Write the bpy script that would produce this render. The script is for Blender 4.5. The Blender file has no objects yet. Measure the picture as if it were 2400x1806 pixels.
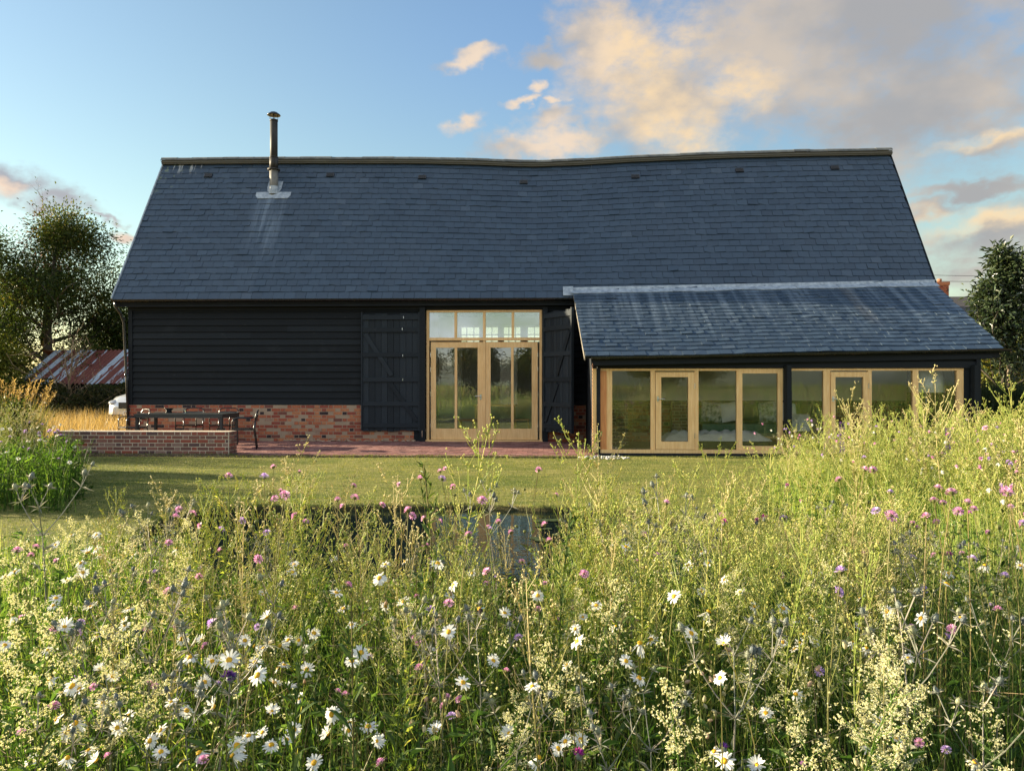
import bpy, math, random
import numpy as np
from mathutils import Vector, Matrix, Euler

scene = bpy.context.scene
COL = scene.collection
rad = math.radians

# ---------------------------------------------------------------- camera
cam_data = bpy.data.cameras.new("camera")
cam_data.sensor_width = 36.0
cam_data.lens = 27.08
cam_data.clip_start = 0.05
cam_data.clip_end = 3000
camera = bpy.data.objects.new("camera", cam_data)
COL.objects.link(camera)
camera.location = (0, 0, 1.36)
camera.rotation_euler = (rad(90), 0, 0.04)
scene.camera = camera

# ---------------------------------------------------------------- light and exposure
SUN_ELEV, SUN_BEHIND = rad(14), rad(11)          # low evening sun from the left, a little behind the barn front
sun_dir = Vector((-math.cos(SUN_ELEV) * math.cos(SUN_BEHIND), math.cos(SUN_ELEV) * math.sin(SUN_BEHIND), math.sin(SUN_ELEV)))
sun_data = bpy.data.lights.new("sun", 'SUN')
sun_data.energy = 5.0
sun_data.angle = rad(0.5)
sun_data.color = (1.0, 0.84, 0.57)
sun = bpy.data.objects.new("sun", sun_data)
COL.objects.link(sun)
sun.rotation_euler = sun_dir.to_track_quat('Z', 'Y').to_euler()
sun.location = (-40, 10, 20)

vs = scene.view_settings
vs.view_transform = 'Standard'
vs.look = 'None'
vs.gamma = 1.0
vs.use_curve_mapping = False
EXPOSURE = 2.12
vs.exposure = EXPOSURE
scene.cycles.max_bounces = 8
scene.cycles.transparent_max_bounces = 16
scene.cycles.use_denoising = True
scene.cycles.sample_clamp_indirect = 4.0
scene.cycles.caustics_reflective = False
scene.cycles.caustics_refractive = False


# ---------------------------------------------------------------- node helper
class NB:
    def __init__(s, nt):
        s.nt = nt
        s.N = nt.nodes
        s.L = nt.links

    def n(s, t, **kw):
        x = s.N.new(t)
        for k, v in kw.items():
            setattr(x, k, v)
        return x

    def put(s, sock, v):
        if isinstance(v, bpy.types.NodeSocket):
            s.L.new(v, sock)
        elif isinstance(v, (tuple, list)) and len(v) == 3 and sock.type == 'RGBA':
            sock.default_value = (*v, 1)
        else:
            sock.default_value = v

    def m(s, op, a, b=0.0, c=0.0, clamp=False):
        x = s.n('ShaderNodeMath', operation=op, use_clamp=clamp)
        s.put(x.inputs[0], a)
        s.put(x.inputs[1], b)
        s.put(x.inputs[2], c)
        return x.outputs[0]

    def ramp(s, v, a, b, o0=0.0, o1=1.0):
        x = s.n('ShaderNodeMapRange', interpolation_type='SMOOTHSTEP')
        s.put(x.inputs[0], v)
        for i, q in ((1, a), (2, b), (3, o0), (4, o1)):
            s.put(x.inputs[i], q)
        return x.outputs[0]

    def mix(s, f, a, b, mode='MIX'):
        x = s.n('ShaderNodeMix', data_type='RGBA', blend_type=mode)
        s.put(x.inputs[0], f)
        s.put(x.inputs[6], a)
        s.put(x.inputs[7], b)
        return x.outputs[2]

    def noise(s, vec, scale, detail=3.0, rough=0.55, w=None):
        x = s.n('ShaderNodeTexNoise')
        if vec is not None:
            s.L.new(vec, x.inputs['Vector'])
        x.inputs['Scale'].default_value = scale
        x.inputs['Detail'].default_value = detail
        x.inputs['Roughness'].default_value = rough
        return x.outputs['Fac']

    def xyz(s, v):
        x = s.n('ShaderNodeSeparateXYZ')
        s.L.new(v, x.inputs[0])
        return x.outputs

    def vec(s, a, b, c):
        x = s.n('ShaderNodeCombineXYZ')
        for i, q in enumerate((a, b, c)):
            s.put(x.inputs[i], q)
        return x.outputs[0]

    def scale(s, v, k):
        x = s.n('ShaderNodeMapping')
        s.L.new(v, x.inputs[0])
        x.inputs['Scale'].default_value = k
        return x.outputs[0]

    def cramp(s, f, stops, interp='LINEAR'):
        x = s.n('ShaderNodeValToRGB')
        x.color_ramp.interpolation = interp
        e = x.color_ramp.elements
        while len(e) < len(stops):
            e.new(0.5)
        for i, (p, c) in enumerate(stops):
            e[i].position = p
            e[i].color = (*c, 1)
        s.put(x.inputs[0], f)
        return x.outputs[0]


# ---------------------------------------------------------------- world: Nishita sky with evening clouds by direction
CLOUDS=[(0.354, 0.417, 0.283, 0.148, 0), (0.157, 0.361, 0.144, 0.098, 0), (0.457, 0.318, 0.18, 0.093, -4), (0.032, 0.308, 0.083, 0.025, 0), (0.07, 0.413, 0.071, 0.077, 0), (0.519, 0.156, 0.096, 0.045, -5), (0.495, 0.214, 0.078, 0.012, 0), (0.523, 0.259, 0.059, 0.016, -8), (0.539, 0.113, 0.101, 0.042, 0), (0.466, 0.194, 0.051, 0.015, -5), (-0.095, 0.413, 0.047, 0.014, -15), (-0.017, 0.37, 0.017, 0.012, 0), (-0.024, 0.349, 0.024, 0.008, -25), (0.021, 0.356, 0.021, 0.008, -10), (-0.104, 0.319, 0.038, 0.013, -12), (0.01, 0.403, 0.066, 0.019, 10), (-0.018, 0.298, 0.078, 0.022, 0), (0.015, 0.328, 0.05, 0.022, -20), (-0.611, 0.218, 0.059, 0.023, 0), (-0.563, 0.201, 0.054, 0.019, 10), (-0.503, 0.166, 0.022, 0.01, 0), (-0.518, 0.181, 0.017, 0.006, 0)]
GOLD=[(0.098, 0.402, 0.065, 0.093), (0.157, 0.435, 0.053, 0.054), (0.119, 0.363, 0.059, 0.055), (0.141, 0.314, 0.048, 0.038), (0.204, 0.3, 0.037, 0.032), (0.256, 0.355, 0.056, 0.026), (-0.095, 0.413, 0.055, 0.022), (-0.017, 0.37, 0.022, 0.017), (-0.024, 0.349, 0.033, 0.014), (0.021, 0.356, 0.028, 0.017), (-0.104, 0.319, 0.05, 0.022), (0.01, 0.303, 0.099, 0.033), (-0.503, 0.166, 0.027, 0.015), (-0.621, 0.212, 0.019, 0.009), (0.519, 0.179, 0.08, 0.016), (0.527, 0.265, 0.059, 0.01)]
DAISIES=[(-2.41,3.72,0.57,0.05),(-2.21,3.73,0.62,0.05),(-1.8,2.98,0.7,0.05),(-2.21,3.73,0.55,0.05),(-1.82,2.98,0.62,0.05),(-2.17,3.44,0.47,0.05),(-2.29,3.73,0.48,0.05),(-2.28,3.18,0.55,0.05),(-2.61,3.71,0.44,0.05),(-2.8,4.47,0.47,0.05),(-2.19,3.73,0.52,0.05),(-2.09,3.21,0.42,0.047),(-2.1,2.97,0.45,0.05),(-1.45,2.64,0.58,0.05),(-1.68,3.03,0.42,0.03),(-1.34,2.81,0.42,0.05),(-1.67,2.82,0.42,0.044),(-1.26,2.8,0.42,0.034),(-1.78,2.48,0.5,0.05),(-1.76,2.67,0.42,0.036),(-1.04,2.65,0.47,0.05),(-1.04,2.74,0.42,0.036),(-1.0,2.72,0.42,0.045),(-1.0,2.78,0.42,0.037),(-0.95,2.75,0.42,0.043),(-0.94,2.81,0.42,0.047),(-0.9,2.81,0.42,0.037),(-0.87,2.77,0.42,0.037),(-0.85,2.83,0.44,0.05),(-0.81,1.96,0.65,0.05),(-1.09,2.5,0.45,0.05),(-0.87,2.56,0.42,0.034),(-0.88,2.53,0.42,0.042),(-0.78,2.52,0.42,0.047),(-0.68,1.81,0.67,0.05),(-0.84,2.38,0.43,0.05),(-1.47,2.5,0.42,0.034),(-1.39,2.44,0.42,0.035),(-1.58,2.41,0.42,0.046),(-1.27,2.03,0.55,0.05),(-1.25,2.03,0.54,0.05),(-1.47,2.3,0.42,0.033),(-1.07,2.4,0.42,0.048),(-1.06,2.34,0.42,0.036),(-0.89,2.05,0.49,0.05),(-0.79,2.37,0.42,0.031),(-0.73,2.29,0.42,0.03),(-1.3,2.23,0.42,0.04),(-1.03,2.19,0.42,0.034),(-1.18,2.15,0.42,0.029),(-0.78,2.19,0.42,0.039),(-1.26,2.03,0.45,0.05),(-1.29,2.04,0.42,0.046),(-1.37,2.12,0.42,0.024),(-1.04,2.06,0.42,0.046),(-1.04,2.0,0.42,0.022),(-0.76,2.06,0.42,0.036),(-0.79,2.04,0.42,0.045),(-0.68,2.08,0.42,0.041),(-0.68,2.02,0.42,0.04),(-0.79,1.96,0.43,0.05),(-0.79,1.93,0.42,0.026),(-0.58,2.06,0.42,0.027),(-1.17,1.94,0.42,0.028),(-1.12,1.89,0.42,0.034),(-1.2,1.9,0.42,0.038),(-1.28,1.88,0.42,0.029),(-0.98,1.94,0.42,0.035),(-0.88,1.94,0.42,0.043),(-0.9,1.89,0.42,0.038),(-0.57,1.9,0.42,0.048),(-0.71,1.99,0.42,0.022),(-1.26,3.42,0.42,0.038),(-2.11,4.37,0.42,0.049),(-2.03,3.74,0.52,0.05),(-0.7,3.03,0.47,0.05),(-0.67,3.25,0.42,0.05),(-0.54,2.13,0.42,0.042),(-0.47,2.06,0.44,0.05),(-0.53,2.08,0.42,0.027),(-0.44,2.02,0.42,0.022),(-0.29,2.09,0.42,0.044),(-0.09,2.08,0.42,0.034),(0.1,2.05,0.42,0.045),(0.04,2.0,0.42,0.026),(0.06,2.04,0.42,0.018),(-0.01,1.95,0.42,0.026),(0.32,2.56,0.51,0.05),(0.4,2.87,0.42,0.05),(0.35,3.83,0.58,0.05),(0.31,2.88,0.76,0.05),(0.63,3.85,0.44,0.05),(0.41,2.43,0.7,0.05),(0.09,2.9,0.42,0.038),(-0.39,2.85,0.7,0.05),(-0.35,3.81,0.43,0.05),(-0.4,2.72,0.42,0.03),(0.54,2.89,0.69,0.05),(0.73,3.56,0.6,0.05),(0.82,3.85,0.48,0.05),(1.25,3.58,0.52,0.05),(1.28,3.58,0.49,0.05),(1.28,3.73,0.42,0.032),(1.35,3.72,0.42,0.048),(1.45,3.66,0.42,0.039),(0.58,2.72,0.57,0.05),(0.74,3.13,0.42,0.041),(0.49,2.57,0.54,0.05),(0.84,2.73,0.58,0.05),(1.02,3.14,0.42,0.047),(0.99,2.96,0.42,0.048),(0.88,2.86,0.42,0.046),(0.9,2.79,0.42,0.045),(0.94,2.86,0.42,0.037),(1.0,2.87,0.42,0.04),(1.25,2.6,0.59,0.05),(1.2,2.34,0.77,0.05),(2.01,3.9,0.43,0.05),(2.19,3.91,0.47,0.05),(2.36,3.91,0.47,0.05),(1.11,2.59,0.42,0.044),(0.64,2.24,0.42,0.036),(0.85,2.05,0.42,0.04),(0.45,1.93,0.43,0.05),(0.94,2.09,0.42,0.036),(1.08,1.97,0.42,0.04),(0.53,1.93,0.42,0.046),(0.94,2.2,0.42,0.042),(1.68,4.09,0.42,0.044),(1.28,2.92,0.52,0.05),(1.23,3.06,0.42,0.039),(1.05,2.59,0.66,0.05),(1.26,2.71,0.42,0.035),(0.9,3.32,0.42,0.043),(0.44,2.0,0.42,0.026),(0.77,2.38,0.42,0.026),(1.16,2.81,0.42,0.036),(1.14,2.88,0.42,0.037)]
SCABIOUS=[(-1.87,2.67,0.77,0.036),(-2.41,3.57,0.59,0.036),(-2.74,4.02,0.45,0.036),(-1.73,3.6,0.77,0.036),(-1.5,3.24,0.81,0.036),(-1.83,4.05,0.61,0.036),(-1.29,3.25,0.78,0.036),(-1.38,3.25,0.74,0.036),(-1.78,3.6,0.61,0.036),(-1.31,3.61,0.66,0.036),(-1.38,3.25,0.65,0.036),(-1.47,3.24,0.54,0.036),(-1.75,3.88,0.42,0.034),(-1.84,3.59,0.47,0.036),(-1.23,2.49,0.68,0.036),(-1.87,3.59,0.42,0.032),(-1.27,4.08,0.63,0.036),(-1.06,3.26,0.8,0.036),(-0.92,2.71,0.97,0.036),(-0.96,2.96,0.49,0.036),(-0.94,2.16,0.68,0.036),(-1.11,2.96,0.42,0.03),(-1.52,2.9,0.42,0.035),(-1.3,2.7,0.5,0.036),(-1.66,2.68,0.48,0.036),(-1.74,2.68,0.49,0.036),(-1.2,2.7,0.43,0.036),(-1.24,2.38,0.42,0.027),(-1.02,2.38,0.42,0.029),(-1.4,2.35,0.42,0.026),(-1.21,2.36,0.42,0.026),(-1.43,2.2,0.42,0.035),(-1.41,2.03,0.42,0.027),(-0.85,1.9,0.42,0.03),(-1.1,1.91,0.42,0.021),(-0.63,2.34,0.42,0.021),(-1.2,3.26,0.42,0.025),(-1.83,2.98,0.42,0.033),(-2.6,4.02,0.42,0.036),(-1.43,3.82,0.42,0.034),(-2.1,3.03,0.42,0.034),(-1.5,2.41,0.42,0.022),(-0.2,2.53,0.98,0.036),(-0.56,3.28,0.8,0.036),(-0.64,3.64,0.77,0.036),(-0.5,3.28,0.67,0.036),(-0.63,4.69,0.53,0.036),(-0.21,3.66,0.71,0.036),(-0.28,4.11,0.59,0.036),(-0.15,3.66,0.66,0.036),(-0.24,3.29,0.51,0.036),(-0.23,3.75,0.42,0.029),(-0.1,3.66,0.52,0.036),(0.48,3.69,0.65,0.036),(0.48,3.02,0.9,0.036),(0.07,4.13,0.77,0.036),(-0.56,3.41,0.42,0.03),(-0.31,2.53,0.64,0.036),(-0.4,2.73,0.56,0.036),(-0.42,3.05,0.42,0.033),(-0.02,3.23,0.42,0.035),(0.07,3.09,0.42,0.034),(0.12,3.05,0.42,0.027),(-0.45,2.73,0.46,0.036),(-0.45,2.79,0.42,0.031),(-0.09,2.87,0.42,0.034),(-0.6,2.64,0.42,0.032),(-0.41,2.55,0.42,0.034),(-0.12,2.53,0.42,0.028),(-0.16,2.58,0.42,0.02),(-0.29,2.31,0.42,0.028),(-0.29,2.25,0.42,0.022),(-0.26,2.18,0.42,0.029),(-0.4,1.9,0.42,0.033),(-0.6,2.32,0.42,0.023),(-0.25,2.3,0.42,0.02),(0.41,4.14,0.53,0.036),(0.5,4.12,0.42,0.036),(0.01,3.66,0.42,0.028),(0.49,3.32,0.63,0.036),(-0.39,4.11,0.45,0.036),(-1.05,4.08,0.5,0.036),(1.65,3.73,0.85,0.036),(1.25,2.41,1.03,0.036),(1.41,2.81,0.99,0.036),(1.52,3.06,0.91,0.036),(1.9,3.74,0.8,0.036),(1.4,2.6,0.97,0.036),(1.48,2.81,0.91,0.036),(1.84,3.37,0.83,0.036),(1.19,2.8,0.91,0.036),(0.93,2.1,1.01,0.036),(1.37,2.81,0.89,0.036),(1.76,3.74,0.7,0.036),(1.78,3.74,0.68,0.036),(1.87,3.74,0.71,0.036),(1.71,4.19,0.63,0.036),(1.03,3.34,0.79,0.036),(0.96,4.16,0.67,0.036),(2.12,3.75,0.66,0.036),(2.5,4.22,0.71,0.036),(1.42,2.41,1.03,0.036),(2.05,3.38,0.77,0.036),(1.53,3.73,0.56,0.036),(0.8,2.1,0.86,0.036),(0.9,2.39,0.73,0.036),(1.28,3.35,0.43,0.036),(1.11,3.35,0.52,0.036),(1.13,3.71,0.46,0.036),(1.53,2.81,0.74,0.036),(1.52,2.6,0.73,0.036),(1.76,3.63,0.42,0.035),(2.09,4.21,0.45,0.036),(2.24,4.21,0.46,0.036),(1.76,3.74,0.54,0.036),(1.62,2.81,0.56,0.036),(1.91,3.36,0.42,0.032),(1.46,2.81,0.49,0.036),(1.44,2.81,0.46,0.036),(1.43,3.05,0.42,0.033),(0.91,2.57,0.42,0.033),(1.11,2.53,0.42,0.035),(0.99,2.07,0.42,0.024),(1.04,2.03,0.42,0.024),(0.64,1.93,0.42,0.021),(1.25,3.05,1.03,0.036),(1.4,3.33,1.0,0.036),(1.38,3.65,0.92,0.036),(1.44,2.46,1.03,0.036),(3.54,6.13,0.81,0.036),(3.13,5.26,0.91,0.036),(3.1,5.26,0.85,0.036),(3.62,6.14,0.72,0.036),(2.13,5.2,0.88,0.036),(2.58,4.6,1.11,0.036),(3.53,6.13,1.03,0.036),(3.52,7.33,0.97,0.036),(2.42,4.09,0.73,0.036),(2.48,4.09,0.64,0.036),(-1.03,2.81,1.02,0.036),(-0.95,2.82,0.95,0.036),(-1.59,4.61,0.72,0.036),(-0.51,3.19,0.97,0.036),(-0.42,3.19,0.97,0.036),(-0.87,4.63,0.76,0.036),(-0.46,3.93,0.84,0.036),(-0.33,4.66,0.5,0.036),(-0.25,4.27,0.6,0.036)]
KNAPWEED=[(0.09,1.97,0.42,0.041),(-0.59,4.1,0.44,0.045),(-0.84,2.03,0.58,0.045),(1.04,3.79,0.7,0.045),(0.99,3.48,0.77,0.045),(0.81,3.47,0.75,0.045),(1.67,3.24,0.66,0.045),(1.72,5.2,0.59,0.038),(0.47,2.02,0.42,0.035),(1.58,5.06,0.71,0.045)]


world = bpy.data.worlds.new("World")
scene.world = world
world.use_nodes = True
wn = NB(world.node_tree)
world.node_tree.nodes.clear()
SKY_STRENGTH = 0.054
sky = wn.n('ShaderNodeTexSky', sky_type='NISHITA', sun_disc=False)
sky.sun_elevation = SUN_ELEV
sky.sun_rotation = math.atan2(sun_dir.x, sun_dir.y)
sky.altitude = 50
sky.air_density = 1.15
sky.dust_density = 0.35
sky.ozone_density = 2.2
tc = wn.n('ShaderNodeTexCoord')
dx, dy, dz = wn.xyz(tc.outputs['Generated'])
az = wn.m('ARCTAN2', dx, dy)
el = wn.m('ARCSINE', wn.m('MINIMUM', wn.m('MAXIMUM', dz, -1.0), 1.0))
P = wn.vec(az, wn.m('MULTIPLY', el, 1.5), 0.0)
warp = wn.n('ShaderNodeTexNoise')
wn.L.new(P, warp.inputs['Vector'])
warp.inputs['Scale'].default_value = 5.0
warp.inputs['Detail'].default_value = 3
wx, wy, wz = wn.xyz(warp.outputs['Color'])
warp2 = wn.n('ShaderNodeTexNoise')
wn.L.new(P, warp2.inputs['Vector'])
warp2.inputs['Scale'].default_value = 26.0
warp2.inputs['Detail'].default_value = 5
vx, vy, vz = wn.xyz(warp2.outputs['Color'])
azw = wn.m('ADD', wn.m('ADD', az, wn.m('MULTIPLY', wn.m('SUBTRACT', wx, 0.5), 0.09)), wn.m('MULTIPLY', wn.m('SUBTRACT', vx, 0.5), 0.075))
elw = wn.m('ADD', wn.m('ADD', el, wn.m('MULTIPLY', wn.m('SUBTRACT', wy, 0.5), 0.05)), wn.m('MULTIPLY', wn.m('SUBTRACT', vy, 0.5), 0.055))


def blob(a, e, rx, ry, rot=0.0):
    da, de = wn.m('SUBTRACT', azw, a), wn.m('SUBTRACT', elw, e)
    if rot:
        c, s = math.cos(rad(-rot)), math.sin(rad(-rot))
        da, de = (wn.m('ADD', wn.m('MULTIPLY', da, c), wn.m('MULTIPLY', de, s)),
                  wn.m('SUBTRACT', wn.m('MULTIPLY', de, c), wn.m('MULTIPLY', da, s)))
    p, q = wn.m('DIVIDE', da, rx), wn.m('DIVIDE', de, ry)
    return wn.m('SUBTRACT', 1.0, wn.m('SQRT', wn.m('ADD', wn.m('MULTIPLY', p, p), wn.m('MULTIPLY', q, q))))


F = -9.0
for c in CLOUDS:
    F = wn.m('MAXIMUM', F, blob(*c))
# broken cloud added behind the camera: lights facade and roof, mirrors in the windows
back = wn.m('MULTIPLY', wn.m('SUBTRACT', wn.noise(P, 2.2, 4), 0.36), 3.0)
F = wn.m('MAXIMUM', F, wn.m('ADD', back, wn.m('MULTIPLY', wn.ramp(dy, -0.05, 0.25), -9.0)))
fbm = wn.m('ADD', wn.m('MULTIPLY', wn.noise(P, 9.0, 9, 0.62), 0.65), wn.m('MULTIPLY', wn.noise(P, 34.0, 6, 0.6), 0.35))
dens = wn.ramp(wn.m('ADD', F, wn.m('MULTIPLY', wn.m('SUBTRACT', fbm, 0.5), 2.5)), -0.2, 0.85)
dens = wn.m('MULTIPLY', dens, wn.ramp(el, 0.0, 0.06))
G = -9.0
for g in GOLD:
    G = wn.m('MAXIMUM', G, blob(*g))
puff = wn.noise(P, 7.0, 6, 0.55)
gold = wn.ramp(wn.m('ADD', G, wn.m('MULTIPLY', wn.m('SUBTRACT', puff, 0.5), 3.4)), -0.5, 1.0)
shade = wn.ramp(wn.noise(P, 5.5, 5, 0.5), 0.36, 0.66)
grey = wn.mix(shade, (0.42, 0.415, 0.42), (0.66, 0.57, 0.48))
ccol = wn.mix(gold, grey, wn.mix(wn.ramp(az, 0.14, 0.02), (1.0, 0.745, 0.45), (0.92, 0.74, 0.57)))
lowleft = wn.m('MULTIPLY', wn.ramp(az, -0.45, -0.50), 0.6)
ccol = wn.mix(lowleft, ccol, wn.mix(gold, (0.40, 0.43, 0.52), (0.95, 0.70, 0.54)))
ccol = wn.mix(wn.ramp(dy, 0.1, -0.25), ccol, wn.mix(shade, (1.05, 1.15, 1.28), (1.95, 2.0, 2.05)))   # unseen cloud behind the camera, overbright as fill light for the barn front
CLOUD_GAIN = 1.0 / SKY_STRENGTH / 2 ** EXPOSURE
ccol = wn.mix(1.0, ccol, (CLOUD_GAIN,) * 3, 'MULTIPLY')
skyc = wn.mix(1.0, sky.outputs[0], wn.mix(wn.ramp(el, 0.12, 0.45), (1.06, 1.0, 0.80), wn.mix(wn.ramp(az, -0.45, 0.05), (1.06, 1.01, 0.91), (1.0, 1.02, 1.07))), 'MULTIPLY')
bg = wn.n('ShaderNodeBackground')
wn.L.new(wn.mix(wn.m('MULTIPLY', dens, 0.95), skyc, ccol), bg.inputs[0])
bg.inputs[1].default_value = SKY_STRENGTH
wo = wn.n('ShaderNodeOutputWorld')
wn.L.new(bg.outputs[0], wo.inputs[0])


# ---------------------------------------------------------------- mesh helper
class MB:
    def __init__(s):
        s.V, s.Q, s.T, s.n = [], [], [], 0

    def add(s, v, quads=None, tris=None, r=0.5, mi=0):
        v = np.asarray(v, dtype=np.float64).reshape(-1, 3)
        s.V.append(v)
        for store, f, k in ((s.Q, quads, 4), (s.T, tris, 3)):
            if f is not None and len(f):
                f = np.asarray(f, dtype=np.int64).reshape(-1, k) + s.n
                rr = np.broadcast_to(np.asarray(r, dtype=np.float64), (len(f),)) if np.ndim(r) == 0 or len(np.atleast_1d(r)) == len(f) else np.full(len(f), float(np.mean(r)))
                store.append((f, np.array(rr), np.full(len(f), mi)))
        s.n += len(v)
        return s

    def boxes(s, C, S, r=0.5, B=None, mi=0):
        """C centres (n,3), S full sizes (n,3), B basis rows (3,3) or (n,3,3)"""
        C, S = np.atleast_2d(np.asarray(C, float)), np.atleast_2d(np.asarray(S, float))
        n = len(C)
        S = np.broadcast_to(S, (n, 3))
        k = np.array([[-1, -1, -1], [1, -1, -1], [1, 1, -1], [-1, 1, -1], [-1, -1, 1], [1, -1, 1], [1, 1, 1], [-1, 1, 1]]) * .5
        L = k[None] * S[:, None, :]
        if B is not None:
            B = np.asarray(B, float)
            L = np.einsum('nki,ij->nkj', L, B) if B.ndim == 2 else np.einsum('nki,nij->nkj', L, B)
        v = (C[:, None, :] + L).reshape(-1, 3)
        q = np.array([[0, 3, 2, 1], [4, 5, 6, 7], [0, 1, 5, 4], [1, 2, 6, 5], [2, 3, 7, 6], [3, 0, 4, 7]])
        f = (q[None] + (np.arange(n) * 8)[:, None, None]).reshape(-1, 4)
        rr = np.repeat(np.broadcast_to(np.asarray(r, float), (n,)), 6)
        return s.add(v, f, r=rr, mi=mi)

    def box(s, x0, x1, y0, y1, z0, z1, r=0.5, mi=0):
        return s.boxes([[(x0 + x1) / 2, (y0 + y1) / 2, (z0 + z1) / 2]], [[abs(x1 - x0), abs(y1 - y0), abs(z1 - z0)]], r, None, mi)

    def bar(s, a, b, w, h, r=0.5, up=(0, 0, 1), mi=0):
        a, b = np.array(a, float), np.array(b, float)
        d = b - a
        L = np.linalg.norm(d)
        d /= L
        x = np.cross(d, np.array(up, float))
        if np.linalg.norm(x) < 1e-5:
            x = np.cross(d, np.array((0, 1., 0)))
        x /= np.linalg.norm(x)
        z = np.cross(x, d)
        return s.boxes([(a + b) / 2], [[w, L, h]], r, np.array([x, d, z]), mi)

    def tube(s, pts, rads, sides=6, r=0.5, mi=0, cap=True):
        pts = np.asarray(pts, float)
        n = len(pts)
        rads = np.broadcast_to(np.asarray(rads, float), (n,))
        t = np.gradient(pts, axis=0)
        t /= np.linalg.norm(t, axis=1)[:, None] + 1e-12
        ref = np.array((0.31, 0.17, 0.93)) if abs(t[0, 2]) < 0.9 else np.array((1., 0.1, 0))
        x = np.cross(t, ref)
        x /= np.linalg.norm(x, axis=1)[:, None] + 1e-12
        y = np.cross(t, x)
        a = np.arange(sides) * 2 * math.pi / sides
        v = pts[:, None, :] + rads[:, None, None] * (np.cos(a)[None, :, None] * x[:, None, :] + np.sin(a)[None, :, None] * y[:, None, :])
        i = np.arange(n - 1)[:, None] * sides
        j = np.arange(sides)[None]
        j2 = (j + 1) % sides
        q = np.stack([i + j, i + j2, i + sides + j2, i + sides + j], -1).reshape(-1, 4)
        v = v.reshape(-1, 3)
        tr = []
        if cap:
            v = np.vstack([v, pts[:1], pts[-1:]])
            c0, c1 = n * sides, n * sides + 1
            b = (n - 1) * sides
            for k in range(sides):
                k2 = (k + 1) % sides
                tr += [[c0, k2, k], [c1, b + k, b + k2]]
        return s.add(v, q, tr, r, mi)

    def lathe(s, prof, c=(0, 0, 0), sides=12, r=0.5, mi=0):
        """prof: list of (radius, z)"""
        prof = np.asarray(prof, float)
        n = len(prof)
        a = np.arange(sides) * 2 * math.pi / sides
        v = np.stack([prof[:, 0, None] * np.cos(a), prof[:, 0, None] * np.sin(a), np.repeat(prof[:, 1, None], sides, 1)], -1).reshape(-1, 3) + np.array(c, float)
        i = np.arange(n - 1)[:, None] * sides
        j = np.arange(sides)[None]
        j2 = (j + 1) % sides
        q = np.stack([i + j, i + j2, i + sides + j2, i + sides + j], -1).reshape(-1, 4)
        return s.add(v, q, None, r, mi)

    def blobmesh(s, c, rx, ry, rz, n=8, m=6, r=0.5, mi=0, B=None):
        prof = [(max(1e-4, math.sin(math.pi * k / m)), -math.cos(math.pi * k / m)) for k in range(m + 1)]
        t = MB()
        t.lathe(prof, (0, 0, 0), n)
        v = t.V[0] * np.array((rx, ry, rz))
        if B is not None:
            v = v @ np.asarray(B)
        return s.add(v + np.array(c, float), t.Q[0][0], None, r, mi)

    def mesh(s, name, mats, smooth=False):
        V = np.vstack(s.V) if s.V else np.zeros((0, 3))
        return s._mesh(name, V, mats, smooth)

    def _mesh(s, name, V, mats, smooth):
        me = bpy.data.meshes.new(name)
        Q = np.vstack([f for f, _, _ in s.Q]) if s.Q else np.zeros((0, 4), int)
        T = np.vstack([f for f, _, _ in s.T]) if s.T else np.zeros((0, 3), int)
        rr = np.concatenate([r for _, r, _ in s.Q] + [r for _, r, _ in s.T] + [np.zeros(0)])
        mi = np.concatenate([m for _, _, m in s.Q] + [m for _, _, m in s.T] + [np.zeros(0, int)])
        nq, nt = len(Q), len(T)
        me.vertices.add(len(V))
        me.vertices.foreach_set('co', V.astype(np.float32).ravel())
        me.loops.add(nq * 4 + nt * 3)
        me.loops.foreach_set('vertex_index', np.concatenate([Q.ravel(), T.ravel()]).astype(np.int32))
        me.polygons.add(nq + nt)
        me.polygons.foreach_set('loop_start', np.concatenate([np.arange(nq) * 4, nq * 4 + np.arange(nt) * 3]).astype(np.int32))
        for m_ in (mats if isinstance(mats, (list, tuple)) else [mats]):
            me.materials.append(m_)
        me.polygons.foreach_set('material_index', mi.astype(np.int32))
        me.polygons.foreach_set('use_smooth', np.full(nq + nt, smooth))
        at = me.attributes.new('rnd', 'FLOAT', 'FACE')
        at.data.foreach_set('value', rr.astype(np.float32))
        me.update(calc_edges=True)
        me.validate()
        return me

    def build(s, name, mats, parent=None, smooth=False, local=False):
        V = np.vstack(s.V)
        if parent is not None and not local:
            o = parent
            off = np.zeros(3)
            while o is not None:
                off += np.array(o.location)
                o = o.parent
            V = V - off
        ob = bpy.data.objects.new(name, s._mesh(name, V, mats, smooth))
        COL.objects.link(ob)
        if parent is not None:
            ob.parent = parent
        return ob


def tag(o, label=None, cat=None, group=None, kind=None):
    for k, v in (('label', label), ('category', cat), ('group', group), ('kind', kind)):
        if v:
            o[k] = v
    return o


def empty(name, loc, rz=0.0, label=None, cat=None, group=None):
    o = bpy.data.objects.new(name, None)
    COL.objects.link(o)
    o.location = loc
    o.rotation_euler = (0, 0, rz)
    o.empty_display_size = 0.1
    return tag(o, label, cat, group)


def copy_tree(o, parent=None):
    c = o.copy()
    COL.objects.link(c)
    if parent is not None:
        c.parent = parent
    for ch in list(o.children):
        copy_tree(ch, c)
    return c


def rotz(v, a):
    c, s_ = math.cos(a), math.sin(a)
    return np.asarray(v, float) @ np.array([[c, s_, 0], [-s_, c, 0], [0, 0, 1]])


# ---------------------------------------------------------------- materials
def new_mat(name):
    m_ = bpy.data.materials.new(name)
    m_.use_nodes = True
    m_.node_tree.nodes.clear()
    nb = NB(m_.node_tree)
    out = nb.n('ShaderNodeOutputMaterial')
    return m_, nb, out


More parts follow.
